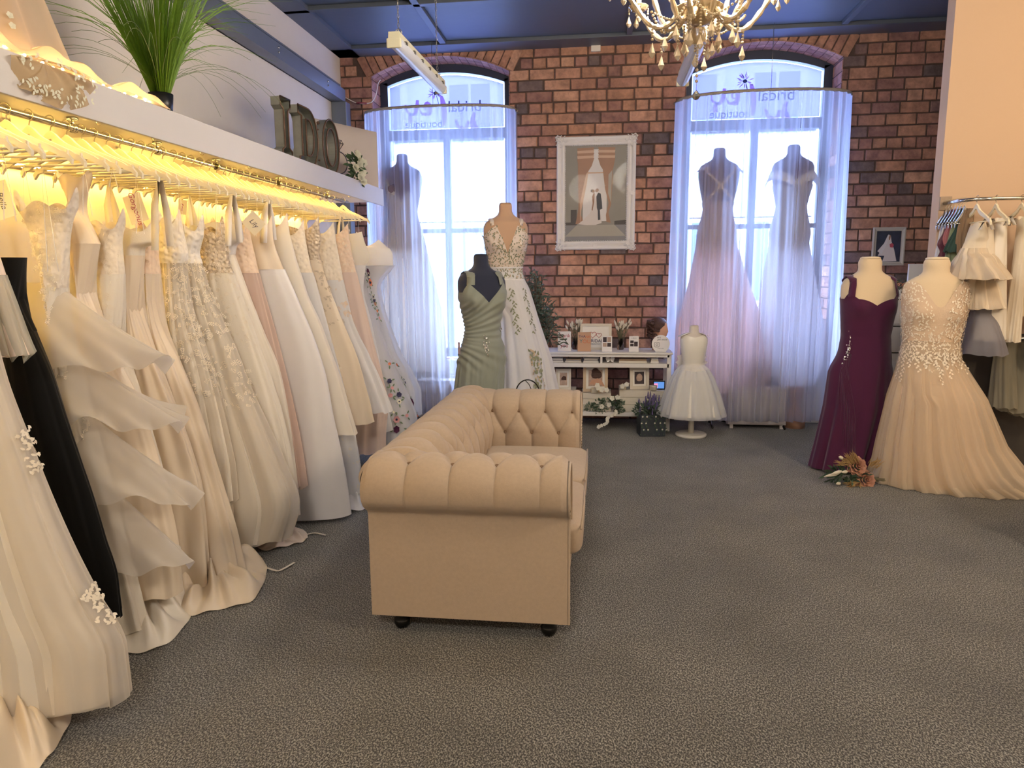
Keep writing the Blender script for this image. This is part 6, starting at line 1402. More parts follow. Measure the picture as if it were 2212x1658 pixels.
flat(m_p['gown'], [(-.8, -.6), (-.3, .1), (-.1, .45), (.0, .75), (.15, .7), (.25, .3), (.5, -.2), (.75, -.95), (-.4, -.98), (-.25, -.6)], 3); flat(m_p['win'], [(-.85, -.3), (-.35, .2), (-.1, .7), (.0, .8), (-.1, .2), (-.5, -.5)], 4); flat(ir, [(.1, .15), (.3, .22), (.45, .1), (.38, -.08), (.15, -.05)], 5); flat(m_p['skin'], [(.0, .6), (.08, .75), (.16, .68), (.12, .45), (.02, .4)], 5)
t = thing('junction_box', 'little white socket box high on the brick wall under the ceiling', 'junction box', (0, 7.18, 3.5)); p = at(1287, 104, y=7.17); t.location = (float(p[0]), 7.17, float(p[2])); b = MB(); b.box(-0.045, 0.045, -0.012, 0.018, -0.03, 0.03, 0.004); b.build('cover', m_cream, t, smooth=False)
# ---------------------------------------------------------------- steel beam and column on the left wall
t = thing('steel_beam', 'grey blue steel beam running along the left wall above the shelf', 'beam', (XL+0.06, 3.0, 3.1)); b = MB(); x0, x1 = XL+0.001, XL+0.13
b.box(x0, x1, -1.0, 6.95, 3.12, 3.135); b.box(x0, x1-0.045, -1.0, 6.95, 3.27, 3.285); b.box(x0, x0+0.012, -1.0, 6.95, 3.12, 3.285); b.build('flange_section', m_steel, t, True, smooth=False)
b = MB(); b.box(x1-0.012, x1, -1.0, 6.95, 3.135, 3.235); b.build('web_plate', m_steel, t, True, smooth=False)
for y in (5.5, 6.5):
    for z in (3.20, 3.165): b = MB(); b.sphere((x1+0.003, y, z), 0.009, 8, 6); b.build('bolt', m_chrome, t, True)
t = thing('steel_column', 'grey steel column standing in the left corner beside the brick wall', 'column', (XL+0.08, 6.95, 0)); b = MB(); b.box(XL+0.002, XL+0.15, 6.90, 7.02, 0.0, 3.12, 0.006); b.build('post', m_steel, t, True, smooth=False)
t = thing('cable', 'thin white looped cable with a red connector between column and window', 'cable', (XL+0.2, 7.15, 3.0)); P = [at(x, y, y=7.15) for x, y in ((745, 210), (770, 222), (785, 224), (800, 222), (812, 205), (817, 180), (822, 172))]; P = np.array(P); q = [tuple(pchip(np.linspace(0, 1, 7), P[:, k], [u])[0] for k in range(3)) for u in np.linspace(0, 1, 30)]; b = MB(); b.tube(q, 0.004, 6); b.build('wire', m_white, t, True)
b = MB(); b.tube([tuple(P[1]), tuple((P[2]+P[3])/2)], 0.008, 8); b.build('connector', mat('red_plastic', '#8f3a4c', 0.4), t, True)
# ---------------------------------------------------------------- things on the long shelf
ZS = 2.195
m_galv = mat('galvanised_metal', '#a5a69c', 0.4, metal=0.6, var=0.25, vscale=16, bump=0.1, bscale=60); m_rust = mat('rusted_lip', '#6d5444', 0.6, metal=0.3, var=0.3, vscale=30)
def letter(kind, yc, w, h, label, rz):
    """sheet-metal letter box facing the room; w = width along the shelf, depth 0.09"""
    t = thing('marquee_letter', label, 'letter', (-1.965, yc, ZS), rz, 'metal letters spelling I DO'); D = 0.032; outs = []
    if kind == 'I': outer = [(-w/2, 0), (w/2, 0), (w/2, .05), (w*.22, .07), (w*.22, h-.07), (w/2, h-.05), (w/2, h), (-w/2, h), (-w/2, h-.05), (-w*.22, h-.07), (-w*.22, .07), (-w/2, .05)]; inner = None
    elif kind == 'D':
        outer = [(-w/2, 0), (0.0, 0)]+[(w/2*math.sin(a)*1.0, h/2-h/2*math.cos(a)) for a in np.linspace(0.05, PI-0.05, 22)]+[(0.0, h), (-w/2, h), (-w/2, h-.05), (-w*.34, h-.06), (-w*.34, .06), (-w/2, .05)]
        inner = [(-w*.12, .07), (0, .07)]+[((w/2-.06)*math.sin(a), h/2-(h/2-.07)*math.cos(a)) for a in np.linspace(0.1, PI-0.1, 18)]+[(0, h-.07), (-w*.12, h-.07)]
    else: outer = [(w/2*math.cos(a), h/2+h/2*math.sin(a)) for a in np.linspace(0, 2*PI, 40, endpoint=False)]; inner = [((w/2-.055)*math.cos(a), h/2+(h/2-.06)*math.sin(a)) for a in np.linspace(0, 2*PI, 40, endpoint=False)]
    # outer poly in (y, z); walls stand out towards +x, back plate behind
    b = MB()
    for poly in [outer]+([inner] if inner else []):
        n = len(poly)
        for xx, dx in ((-D, 0), (-D, 0.002)): pass
        V = [(-D, p[0], p[1]) for p in poly]+[(D, p[0], p[1]) for p in poly]; b.add(V, [(i, (i+1) % n, n+(i+1) % n, n+i) for i in range(n)])
    b.build('side_wall', m_galv, t, smooth=False)
    b = MB(); n = len(outer)
    if inner is None: b.prism(outer, 'x', -D, -D+0.003)
    else:
        m2 = 48; ro = np.array([outer[int(i*len(outer)/m2)] for i in range(m2)]); 
        def ray(poly, a):
            best = 0; c = (0.0, h/2); dx, dy = math.cos(a), math.sin(a)
            for i in range(len(poly)):
                x1_, y1_ = poly[i][0]-c[0], poly[i][1]-c[1]; x2_, y2_ = poly[(i+1) % len(poly)][0]-c[0], poly[(i+1) % len(poly)][1]-c[1]; den = dx*(y2_-y1_)-dy*(x2_-x1_)
                if abs(den) < 1e-9: continue
                tt = (x1_*(y2_-y1_)-y1_*(x2_-x1_))/den; uu = (x1_*dy-y1_*dx)/den
                if tt > 0 and -1e-6 <= uu <= 1+1e-6: best = max(best, tt)
            return c[0]+dx*best, c[1]+dy*best
        V = []
        for i in range(m2): a = 2*PI*i/m2+0.01; V += [(-D, *ray(outer, a)), (-D, *ray(inner, a))]
        b.add(V, [(2*i, 2*((i+1) % m2), 2*((i+1) % m2)+1, 2*i+1) for i in range(m2)])
    b.build('back_plate', m_galv, t, smooth=False)
    b = MB()
    for poly in [outer]+([inner] if inner else []): b.tube([(D, p[0], p[1]) for p in poly+[poly[0]]], 0.0055, 6)
    for k in range(7):
        z = h*(k+0.8)/7.6; b.sphere((-D+0.02, (0 if kind == 'I' else -w*.23 if kind == 'D' else -w/2+.03), z), 0.012, 8, 6)
    b.build('rolled_lip', m_rust, t)
    return t
letter('I', 4.36, 0.12, 0.36, 'galvanised metal letter I on the shelf, first of the I DO trio', -0.06)
letter('D', 4.70, 0.27, 0.37, 'galvanised metal letter D standing between the I and the O', -0.06)
letter('O', 5.10, 0.27, 0.38, 'galvanised metal letter O beside the white flower bunch', -0.06)
# angled panel with ring drawing at the shelf end
pa, pb = np.array(at(832, 290, x=-1.90)), None
t = thing('ring_signboard', 'cream panel with a drawn diamond ring standing at the window end of the shelf', 'signboard', (-2.05, 5.8, ZS)); yaw_ = math.radians(26); x1_, y1_ = -1.895, 6.06; L_ = 0.72; dx, dy = math.sin(yaw_), math.cos(yaw_); x0_, y0_ = x1_-dx*L_, y1_-dy*L_; hz = 0.47
b = MB(); nx, ny = dy, -dx; V = [(x0_, y0_, ZS), (x1_, y1_, ZS), (x1_, y1_, ZS+hz), (x0_, y0_, ZS+hz)]; V += [(x-nx*0.02, y-ny*0.02, z) for x, y, z in V]; b.add(V, [(0, 1, 2, 3), (7, 6, 5, 4), (0, 4, 5, 1), (1, 5, 6, 2), (2, 6, 7, 3), (3, 7, 4, 0)]); b.build('board', mat('panel_cream', '#d2c4b6', 0.7, var=0.06, vscale=3), t, True, smooth=False)
b = MB(); U = lambda u, z: (x0_+dx*u+nx*0.003, y0_+dy*u+ny*0.003, ZS+z); cu_, cz_ = 0.28, 0.17
b.tube([U(cu_+0.085*math.cos(a), cz_+0.085*math.sin(a)) for a in np.linspace(0, 2*PI, 30)], 0.004, 5)
for pts in ([(-.05, .03), (-.03, .055), (.03, .055), (.05, .03), (0, -.03), (-.05, .03), (.05, .03)], [(-.018, .03), (0, -.03), (.018, .03)], [(-.03, .055), (-.018, .03), (0, .055), (.018, .03), (.03, .055)]): b.tube([U(cu_+x, cz_+0.12+z) for x, z in pts], 0.003, 5)
b.build('ring_drawing', m_ink, t, True)
# white flower bunch
p = at(762, 390, x=-1.93); t = thing('flower_bunch', 'bunch of white roses and green leaves at the shelf end beside the letter O', 'flowers', (-1.93, float(p[1]), ZS)); y_ = float(p[1]); m_cr = mat('cream_petal', '#e5e3cc', 0.7, transl=0.15); m_gl2 = mat('bunch_green', '#4a6043', 0.7, var=0.4, vscale=30)
foliage('leaves', t, (-1.90, y_, ZS+0.09), (0.05, 0.09, 0.14), 120, m_gl2, (0.03, 0.055), 11, 0.45); b = MB(); r = random.Random(6)
for k in range(9):
    c = Vector((-1.86+r.uniform(-.02, .02), y_-0.03+r.uniform(-.06, .06), ZS+0.0+0.024*k)); n_ = Vector((1, -0.7, 0.3+r.uniform(-.3, .3)))
    for q in range(4): flower(b, c+n_*0.006*q, n_+Vector((r.uniform(-.2, .2),)*3), 0.036-0.007*q, 6, 0, k*5+q)
b.build('roses', m_cr, t, True)
# tall grass in black pot
p = at(350, 238, x=-1.97); yg = float(p[1]); t = thing('potted_grass', 'tall artificial green grass in a small black pot on the shelf', 'plant', (-1.97, yg, ZS)); b = MB(); b.lathe([(0.0, 0), (0.042, 0), (0.052, 0.10), (0.045, 0.10), (0.0, 0.09)], (0, 0, 0), 28); b.build('pot', mat('black_pot', '#17181a', 0.35), t)
b = MB(); r = random.Random(9); 
for k in range(520):
    a = r.uniform(0, 6.28); q = r.random()**0.7; h = r.uniform(0.45, 0.75); s0 = Vector((0.035*math.cos(a)*q, 0.035*math.sin(a)*q, 0.09)); lean = 0.32*q+0.04; e = s0+Vector((math.cos(a)*lean*h*0.95, math.sin(a)*lean*h*1.3, h)); droop = 0.0 if r.random() < 0.8 else r.uniform(0.1, 0.35)
    pts = []
    for u in np.linspace(0, 1, 7): pts.append(s0.lerp(e, u)+Vector((math.cos(a), math.sin(a), 0))*0.05*u*u+Vector((math.cos(a)*droop, math.sin(a)*droop, -droop*0.8))*u**3)
    b.ribbon(pts, [0.0045, 0.005, 0.0048, 0.004, 0.003, 0.002, 0.0007], (math.sin(a+0.6), -math.cos(a+0.6), 0.3), t=r.random())
b.build('grass_blades', None or mat('grass_green', '#6f9330', 0.5, var=0.35, vscale=90, transl=0.25), t)
b = MB()
for k in range(26):
    a = r.uniform(0, 6.28); L2 = r.uniform(0.3, 0.6); s0 = Vector((0, 0, 0.12)); pts = [s0+Vector((math.cos(a)*L2*u, math.sin(a)*L2*u*1.2, 0.55*u-0.75*u*u*L2*1.4)) for u in np.linspace(0, 1, 10)]; pts = [Vector((min(q.x, 0.4), q.y, max(q.z, 0.01) if q.x < 0.08 else q.z)) for q in pts]; b.tube(pts, 0.0009, 4)
b.build('loose_wisps', mat('wisp_green', '#7d8a5a', 0.6), t)
# gown displayed on the shelf with fairy lights in a gathered veil
t = thing('displayed_gown', 'sheer beige tulle gown with small flowers standing on the shelf at the top left', 'gown', (-2.22, 2.35, ZS)); m_bt = sheer('beige_tulle', '#ecd8bc', 0.55, 0.4); m_bl2 = mat('beige_lining', '#cdb08a', 0.8, transl=0.2)
yq = 2.30; cl = Cloth([(3.35, -2.25, yq-0.1, 0.10, 0.12), (3.0, -2.24, yq-0.1, 0.15, 0.22), (2.7, -2.22, yq-0.08, 0.2, 0.36), (2.4, -2.20, yq-0.08, 0.25, 0.50), (2.2, -2.20, yq-0.08, 0.29, 0.60)], 5, 0.025, 8, a0=0.2); cl.build('skirt_layer', m_bt, t, nt=50, n=120)
cl2 = Cloth([(3.35, -2.25, yq-0.1, 0.08, 0.10), (2.7, -2.24, yq-0.1, 0.16, 0.26), (2.2, -2.22, yq-0.1, 0.22, 0.42)], 6, 0.02, 8, a0=0.2); cl2.build('lining', m_bl2, t, nt=40, n=100)
b = MB(); r = random.Random(31)
for k in range(34): p_, du, dv, n_ = cl.frame(r.uniform(0.3, 0.98), r.uniform(-1.6, 0.9)); flower(b, p_+n_*0.006, n_, 0.013, 5, 0, k)
b.build('flower_applique', m_cr, t, True)
# veil swag over the fascia
t = thing('veil', 'gathered ivory veil with lace edge spilling over the shelf front, lit from inside', 'veil', (-1.86, 2.5, ZS)); nu, nv = 90, 40; V = []; y_a, y_b = 1.9, 3.02
for i in range(nu+1):
    a = i/nu; y = y_a+(y_b-y_a)*a
    for j in range(nv+1):
        v = j/nv; hgt = 0.055*(1-a*0.55)+0.02*math.sin(a*17); ang = v*PI*0.9; x = -1.99+0.13*(1-math.cos(ang))+0.008*math.sin(a*60+v*4); z = ZS+hgt*math.sin(min(ang, PI))*(1+0.3*math.sin(a*33+v*3))+0.004
        if z < ZS+0.006 and x > -1.87: z = ZS+0.006
        V.append((min(x, -1.862), y, z))
F = [(i*(nv+1)+j, (i+1)*(nv+1)+j, (i+1)*(nv+1)+j+1, i*(nv+1)+j+1) for i in range(nu) for j in range(nv)]; obj('gathered_tulle', V, F, sheer('veil_tulle', '#f2dcc0', 0.6, 0.6), t, True)
P = [at(x, y, x=-1.85) for x, y in ((22, 118), (48, 190), (80, 205), (118, 232), (160, 238), (198, 225), (206, 190), (200, 168), (140, 140), (80, 120))]; P = np.array(P); c = (P[0]+P[8]+P[9])/3+(P.mean(0)-P[9])*0.12; V = []; n = 80; ang = np.linspace(0, len(P), n, endpoint=False); i0 = ang.astype(int); fr = (ang-i0)[:, None]; B = P[i0 % len(P)]*(1-fr)+P[(i0+1) % len(P)]*fr
for i in range(13):
    for j in range(n): q = i/12; p_ = c+(B[j]-c)*q; V.append((-1.858+0.012*math.sin(j*0.5+i*0.7)*q+0.014*(1-q), p_[1], p_[2]))
F = [(i*n+j, i*n+(j+1) % n, (i+1)*n+(j+1) % n, (i+1)*n+j) for i in range(12) for j in range(n)]; obj('falling_edge', V, F, sheer('veil_tulle_dense', '#dcc39c', 0.72, 0.4), t, True)
b = MB()
for k in range(90): j = r.randint(0, n-1); q = r.uniform(0.55, 1.0); p_ = c+(B[j]-c)*q; b.leaf((-1.84, p_[1], p_[2]), (0, r.uniform(-1, 1), r.uniform(-1, 1)), (1, 0, 0), 0.018, 0.009)
b.build('lace_edge', m_cr, t, True)
fl_ = thing('fairy_lights', 'string of tiny warm bulbs glowing inside the veil on the shelf', 'fairy lights', (-1.93, 2.5, ZS)); b = MB(); b2 = MB(); pts = []
for k in range(44):
    a = k/43; q = Vector((-1.93+0.03*math.sin(k*1.9), 1.92+1.08*a, ZS+0.014+0.012*abs(math.sin(k*1.3)))); pts.append(q); b.sphere(q, 0.005, 6, 4)
b2.tube(pts, 0.0012, 4); b.build('bulbs', emitter('fairy_bulb', (1.0, 0.62, 0.25), 160), fl_, True); b2.build('wire', m_wire, fl_, True)
# ---------------------------------------------------------------- garment rail on the right
RY, RZ_, RX0 = 5.25, 1.955, 2.44
t = thing('clothes_rail', 'short brass-toned rail on the right wall curving out from the brick corner', 'rail', (2.9, RY, RZ_)); b = MB()
P = [(RX0, 5.6, RZ_), (RX0, 5.42, RZ_)]+[(RX0+0.15*(1-math.cos(a)), 5.40-0.15*math.sin(a), RZ_) for a in np.linspace(0.1, PI/2, 8)]+[(3.7, RY, RZ_)]; b.tube(P, 0.0125, 12); b.build('tube', m_chrome, t, True)
b = MB(); b.box(RX0-0.03, RX0+0.05, 5.585, 5.6, RZ_-0.045, RZ_+0.05, 0.004); b.build('wall_plate', mat('worn_plate', '#a5907c', 0.6, var=0.2, vscale=40), t, True, smooth=False)
GR = 'garments on the right rail'
def garment(short, label, x0, edge, mm, over=None, th=0.03, thh=0.06, amp=0.012, freq=6, strap=True, ry=RY, seed=0, extra=None, bustm=None, waist=None, half=0.34, hz=True, cat='dress', nm='dress'):
    """hung across the rail; edge = near silhouette (largest image x) at plane x = x0"""
    E = [at(px, py, x=x0) for px, py in edge]; E = [(ry-float(p[1]), float(p[2])) for p in E]; E = [e for i, e in enumerate(E) if i == 0 or e[1] < E[i-1][1]-1e-3]
    g = thing(nm, label, cat, (x0, ry, 0), group=GR); zs = [e[1] for e in E][::-1]; ws = [e[0] for e in E][::-1]
    def lv(z, k=1.0): w = float(np.interp(z, zs, ws)); w = max(w, 0.05); wb = min(w, half-0.01); u = (E[0][1]-z)/(E[0][1]-E[-1][1]); return (z, x0, ry-(w-wb)/2, (th+(thh-th)*u), (w+wb)/2*k)
    wz = waist or E[0][1]-0.36*(E[0][1]-E[-1][1]) if waist is None else waist
    Z = list(np.linspace(E[0][1], wz, 5)); b_ = Cloth([lv(z) for z in Z], seed, 0.003, 6, top=lambda a: -0.05*np.sin(a)**2*0+0.03*np.abs(np.sin(a))); b_.build('bodice', bustm or mm, g, nt=18, n=60)
    Z = list(np.linspace(wz, E[-1][1], 7)); s_ = Cloth([lv(z, 0.97 if over else 1.0) for z in Z], seed+1, amp, freq, a0=0.1, hem=0.006); s_.build('skirt', mm, g, nt=40, n=110)
    if over: s2 = Cloth([lv(z, 1.03) for z in Z], seed+2, amp*1.4, freq+3, a0=0.15, hem=0.01); s2.build('overskirt', over, g, nt=40, n=110)
    if strap:
        for sg in (-1, 1): b = MB(); y = ry-sg*0.11; zt = E[0][1]; b.ribbon([(x0-th, y, zt-0.03), (x0, y, RZ_-0.125), (x0+th, y, zt-0.03)], 0.045, lambda p: (1, 0, 0.1), 0.001); b.build('strap', bustm or mm, g, True)
    return g
hp2 = hanger_proto('clothes_hanger', 'cream hanger carrying the white bow dress on the right rail', 0.20); first2 = [True]
def hang2(x, label):
    if first2[0]: first2[0] = False; hp2.location = (x, RY, RZ_); hp2.rotation_euler = (0, 0, PI/2); hp2['label'] = label; hp2['group'] = 'cream hangers on the right rail'; return
    copy_tree(hp2, (x, RY, RZ_), PI/2+random.uniform(-.06, .06), label, 'cream hangers on the right rail')
m_c1 = mat('cream_dress', '#eadcc6', 0.7, sheen=0.2, transl=0.1); m_c2 = mat('ecru_dress', '#e2cfae', 0.7, sheen=0.2, transl=0.1); m_c3 = mat('pale_pink_sash', '#e3b8a4', 0.5); m_nv = mat('navy_dress', '#1c2138', 0.8); m_pl = mat('plum_dress', '#4a2038', 0.8)
garment('a', 'cream dress with white sash bow and flaring tulle skirt, first on the right rail', 2.52, [(2122, 487), (2126, 505), (2118, 520), (2112, 545), (2126, 548), (2134, 570), (2150, 590), (2156, 604)], m_c1, tulle('cream_tulle2', '#eee2d0', 0.6), seed=60, waist=1.63, amp=0.03, th=0.04, thh=0.16)
hang2(2.50, 'cream hanger carrying the white bow dress on the right rail')
garment('b', 'cream tiered tulle dress hanging below the bow dress on the right rail', 2.58, [(2120, 500), (2124, 560), (2130, 600), (2136, 640), (2141, 668)], m_c1, tulle('cream_tulle2', '#eee2d0', 0.6), seed=64, amp=0.02, thh=0.14, strap=False, th=0.03)
garment('c', 'long cream satin dress with a plain straight hem above sheer grey lining', 2.66, [(2150, 480), (2146, 530), (2144, 600), (2140, 680), (2143, 735)], mat('cream_satin2', '#e9dfd0', 0.4), seed=68, thh=0.11, amp=0.008)
hang2(2.62, 'cream hanger carrying the long cream satin dress')
garment('c2', 'sheer grey petticoat peeping out under the long cream satin dress', 2.60, [(2120, 600), (2130, 680), (2150, 740), (2152, 770)], sheer('grey_petticoat', '#9a98a2', 0.65, 0.3), seed=70, thh=0.14, strap=False, cat='petticoat', nm='petticoat')
garment('d', 'ivory dress hanging behind the pale pink sash', 2.80, [(2172, 480), (2166, 500), (2164, 560), (2172, 640), (2184, 738)], m_c1, seed=72, thh=0.05)
hang2(2.78, 'cream hanger carrying the ivory dress behind the pink sash')
t = thing('waist_sash', 'long pale pink satin sash with a slanted end on the right rail', 'sash', (2.84, RY, 1.9), group=GR); P = [at(x, y, x=2.76) for x, y in ((2150, 540), (2146, 620), (2142, 690), (2152, 735))]; b = MB(); b.ribbon([(2.76, float(p[1]), float(p[2])) for p in P], [0.09, 0.10, 0.12, 0.02], (1, -0.6, 0), 0.001); b.build('sash_ribbon', m_c3, t, True)
garment('e', 'warm ivory dress with long straight skirt behind the navy one', 2.90, [(2188, 490), (2180, 520), (2176, 560), (2182, 620), (2180, 678)], m_c2, seed=76, thh=0.06); hang2(2.90, 'cream hanger carrying the warm ivory dress')
garment('f', 'navy dress, the only navy one on the right rail, mostly hidden by ivory skirts', 2.97, [(2180, 515), (2190, 540), (2192, 600), (2188, 680), (2160, 770)], m_nv, seed=80, thh=0.04, strap=False)
garment('g', 'ecru dress with long flared skirt, its hem lowest on the right rail', 3.03, [(2206, 480), (2196, 540), (2200, 620), (2204, 700), (2207, 768)], m_c2, seed=84, thh=0.12); hang2(3.02, 'cream hanger carrying the long ecru dress')
garment('h', 'plum dress peeping out near the right end of the rail', 3.12, [(2212, 530), (2216, 560), (2218, 600), (2216, 640)], m_pl, seed=88, strap=False); hang2(3.14, 'cream hanger between the ecru dress and the frame edge')
garment('i', 'pale yellow dress at the very right end of the rail', 3.2, [(2240, 480), (2236, 560), (2240, 660), (2244, 740)], m_c2, seed=90); hang2(3.24, 'last cream hanger at the right end of the rail')
# short clip hangers bunched on the curved part, each with a small garment
cp = hanger_proto('clip_hanger', 'chrome clip hanger', 0.055, 0.018, m_chrome)
Y0 = 5.56; specs = [('white', '#dfe0ea', 'lilac white satin garment, longest of the bunched ones on the right rail', [(2048, 455), (2028, 510), (2022, 545), (2016, 580), (2008, 600)], 0.06),
    ('taupe', '#8c7a6c', 'taupe chiffon garment between the white and plum ones', [(2052, 455), (2038, 500), (2030, 520), (2027, 530)], 0.03), ('plum', '#5a2238', 'plum satin garment bunched on the curved rail end', [(2058, 452), (2040, 500), (2026, 528), (2032, 545), (2026, 560)], 0.04),
    ('pink', '#a9676c', 'dusty pink garment bunched beside the plum one', [(2062, 452), (2046, 490), (2038, 515), (2040, 530)], 0.03), ('sage', '#7f8b6d', 'sage green garment whose hem hangs lowest among the greens', [(2068, 452), (2052, 500), (2044, 535), (2040, 572)], 0.04),
    ('forest', '#27453f', 'dark green ruffled garment bunched on the curved rail end', [(2076, 450), (2066, 490), (2048, 525), (2040, 545)], 0.05), ('mocha', '#8b7158', 'mocha ruffled garment, nearest of the bunched ones', [(2086, 450), (2076, 470), (2070, 500), (2068, 520), (2071, 550)], 0.05)]
for k, (nm_, col, lab, edge, th) in enumerate(specs):
    y = Y0-0.035*k; E = [at(px, py, y=y) for px, py in edge]; E = [(float(p[0]), float(p[2])) for p in E]; x1 = RX0-0.02+0.012*k
    g = thing('short_garment', lab, 'garment', (x1, y, 0), group='bunched garments on the curved rail end'); n = len(E)
    cl = Cloth([(z, (x+x1+0.04)/2, y, max(0.02, (x1+0.04-x)/2), 0.015+th*0.3*(i/(n-1))) for i, (x, z) in enumerate(E)], 100+k, 0.008 if k < 5 else 0.014, 6, a0=0.3, hem=0.01); cl.build('folded_cloth', mat('bunched_'+nm_, col, 0.5 if k < 3 else 0.75, sheen=0.3, transl=0.08), g, nt=30, n=70)
    zc = E[0][1]; h_ = cp if k == 0 else copy_tree(cp, (0, 0, 0))
    h_.location = (RX0+0.005*k, y, RZ_); h_.rotation_euler = (0, 0, 0); h_['label'] = 'chrome clip hanger carrying the %s garment' % {'white': 'lilac white', 'forest': 'dark green', 'sage': 'sage green', 'pink': 'dusty pink'}.get(nm_, nm_); h_['group'] = 'chrome clip hangers'
# lower rail with dark tulle skirts in the shade
t = thing('clothes_rail', 'lower rail below the cream dresses carrying grey tulle skirts', 'rail', (3.1, 5.45, 1.0)); b = MB(); b.tube([(2.75, 5.45, 1.0), (3.8, 5.45, 1.0)], 0.012, 10); b.build('tube', m_chrome, t, True)
for x in (2.76, 3.78): b = MB(); b.tube([(x, 5.45, 1.0), (x, 5.6, 1.0)], 0.01, 8); b.build('bracket', m_chrome, t, True)
for k, (px, dx, lab) in enumerate(((2164, .10, 'grey tulle skirt, nearest the dark wall end of the lower rail'), (2190, .12, 'grey green tulle skirt, second on the lower rail'), (2220, .12, 'grey tulle skirt at the frame edge on the lower rail'))):
    p = at(px+10, 800, y=5.4); x = float(p[0]); g = thing('tulle_skirt', lab, 'skirt', (x, 5.4, 0), group='tulle skirts on the lower rail'); Cloth([(0.98, x, 5.42, 0.07, 0.05), (0.8, x, 5.40, 0.09, 0.07), (0.52-0.03*k, x, 5.38, dx, 0.11)], 130+k, 0.014, 8, a0=0.2, hem=0.01).build('skirt_layer', sheer('dusk_tulle', '#a39c8a', 0.75, 0.3), g, nt=30, n=80)
# pale cabinet edge, far right; black stool leg further forward
p = at(2200, 985, z=0.0); xx, yy = float(p[0]), float(p[1]); t = thing('side_cabinet', 'pale grey cabinet cut off by the right edge behind the champagne train', 'cabinet', (xx+0.35, yy+0.2, 0)); b = MB(); b.box(xx, xx+0.6, yy, yy+0.35, 0.04, 0.36, 0.004); b.build('carcass', mat('pale_grey_cabinet', '#c7c8cc', 0.6), t, True, smooth=False); b = MB(); b.box(xx+0.01, xx+0.59, yy+0.02, yy+0.33, 0, 0.04); b.build('plinth', m_leg, t, True, smooth=False)
p = at(2222, 1180, z=0.0); xx, yy = float(p[0]), float(p[1]); t = thing('side_table', 'round dark side table just outside the right edge with one black foot showing', 'table', (xx+0.25, yy, 0)); b = MB(); b.lathe([(0.0, 0.52), (0.36, 0.52), (0.37, 0.53), (0.36, 0.55), (0.0, 0.55)], (xx+0.38, yy-0.05, 0), 40); b.build('table_top', m_leg, t, True)
for a in (PI, PI/3, -PI/3): b = MB(); b.tube([(xx+0.38+0.38*math.cos(a), yy+0.33*math.sin(a), 0.0), (xx+0.38+0.25*math.cos(a), yy-0.05+0.25*math.sin(a), 0.52)], 0.014, 8); b.sphere((xx+0.38+0.38*math.cos(a), yy+0.33*math.sin(a), 0.02), 0.02); b.build('leg', m_leg, t, True)
# ---------------------------------------------------------------- dried rose bunch on the carpet
p = at(1858, 1045, z=0.0); X, Y = float(p[0]), float(p[1])-0.0; t = thing('dried_bouquet', 'two dusty pink roses with pampas and leaves lying on the carpet by the burgundy gown', 'flowers', (X, Y, 0)); r = random.Random(44)
m_rose = mat('dusty_rose', '#c7937c', 0.7, var=0.25, vscale=60, transl=0.15)
for (px, py, rad) in ((1854, 1006, 0.062), (1873, 1036, 0.06)):
    p = at(px, py, y=Y-0.05); c = Vector((float(p[0]), Y-0.05, float(p[2]))); b = MB(); n_ = Vector((0.1, -1, 0.35)).normalized(); a_ = n_.orthogonal().normalized(); b_ = n_.cross(a_)
    for ring, (q, tilt, L_, cnt) in enumerate(((0.004, 0.15, 0.6, 5), (0.012, 0.35, 0.75, 6), (0.020, 0.6, 0.9, 7), (0.026, 0.95, 1.0, 8), (0.03, 1.4, 1.0, 8))):
        for k in range(cnt):
            an = 2*PI*k/cnt+ring*0.5; d = a_*math.cos(an)+b_*math.sin(an); b.leaf(c+d*q-n_*0.01*ring, n_*math.cos(tilt)+d*math.sin(tilt), -d+n_*0.3, rad*L_*0.75, rad*L_*0.85, 0.5)
    b.build('rose', m_rose, t, True)
b = MB()
for (px, py, dx, dz, n_) in ((1845, 995, -0.7, 0.9, 60), (1832, 1000, -1, 0.35, 40), (1847, 1050, -0.5, -0.35, 60), (1880, 1005, 0.6, 0.7, 24)):
    p = at(px, py, y=Y-0.02); c = Vector((float(p[0]), Y-0.03, max(float(p[2]), 0.02)))
    for k in range(n_): d = Vector((dx+r.uniform(-.6, .6), -0.3+r.uniform(-.4, .3), dz+r.uniform(-.4, .4))); b.leaf(c+Vector((r.uniform(-.03, .03), r.uniform(-.03, .02), r.uniform(-.02, .02))), d, (0, -1, 0.3), r.uniform(0.05, 0.09), 0.006, 0.4)
for v_i, v in enumerate(b.V): 
    if v[2] < 0.004: b.V[v_i] = (v[0], v[1], 0.004+0.002*r.random())
b.build('pampas', mat('pampas_gold', '#b99a68', 0.8, var=0.2, vscale=40, transl=0.2), t, True)
b = MB()
for (px, py, x2, y2) in ((1812, 1022, 1780, 1029), (1818, 1017, 1795, 1024), (1815, 1043, 1806, 1045), (1830, 1018, 1818, 1020), (1820, 990, 1812, 986)):
    p, q = Vector(at(px, py, y=Y-0.08)), Vector(at(x2, y2, y=Y-0.10)); p.z = max(p.z, 0.02); q.z = max(q.z, 0.015); b.tube([p.lerp(q, u) for u in (0, .25, .6, 1)], [0.006, 0.013, 0.011, 0.002], 8)
b.build('bunny_tails', m_bun, t, True); foliage('leaves', t, (X-0.10, Y, 0.07), (0.14, 0.07, 0.06), 150, m_green, (0.03, 0.07), 8, 0.28, 0.004); b = MB()
for k in range(8): b.tube([(X+0.02, Y, 0.05), (X+0.12+0.05*k/8, Y+0.04*math.sin(k), 0.02+0.004*k)], 0.003, 5)
b.build('stems', m_stem, t, True)
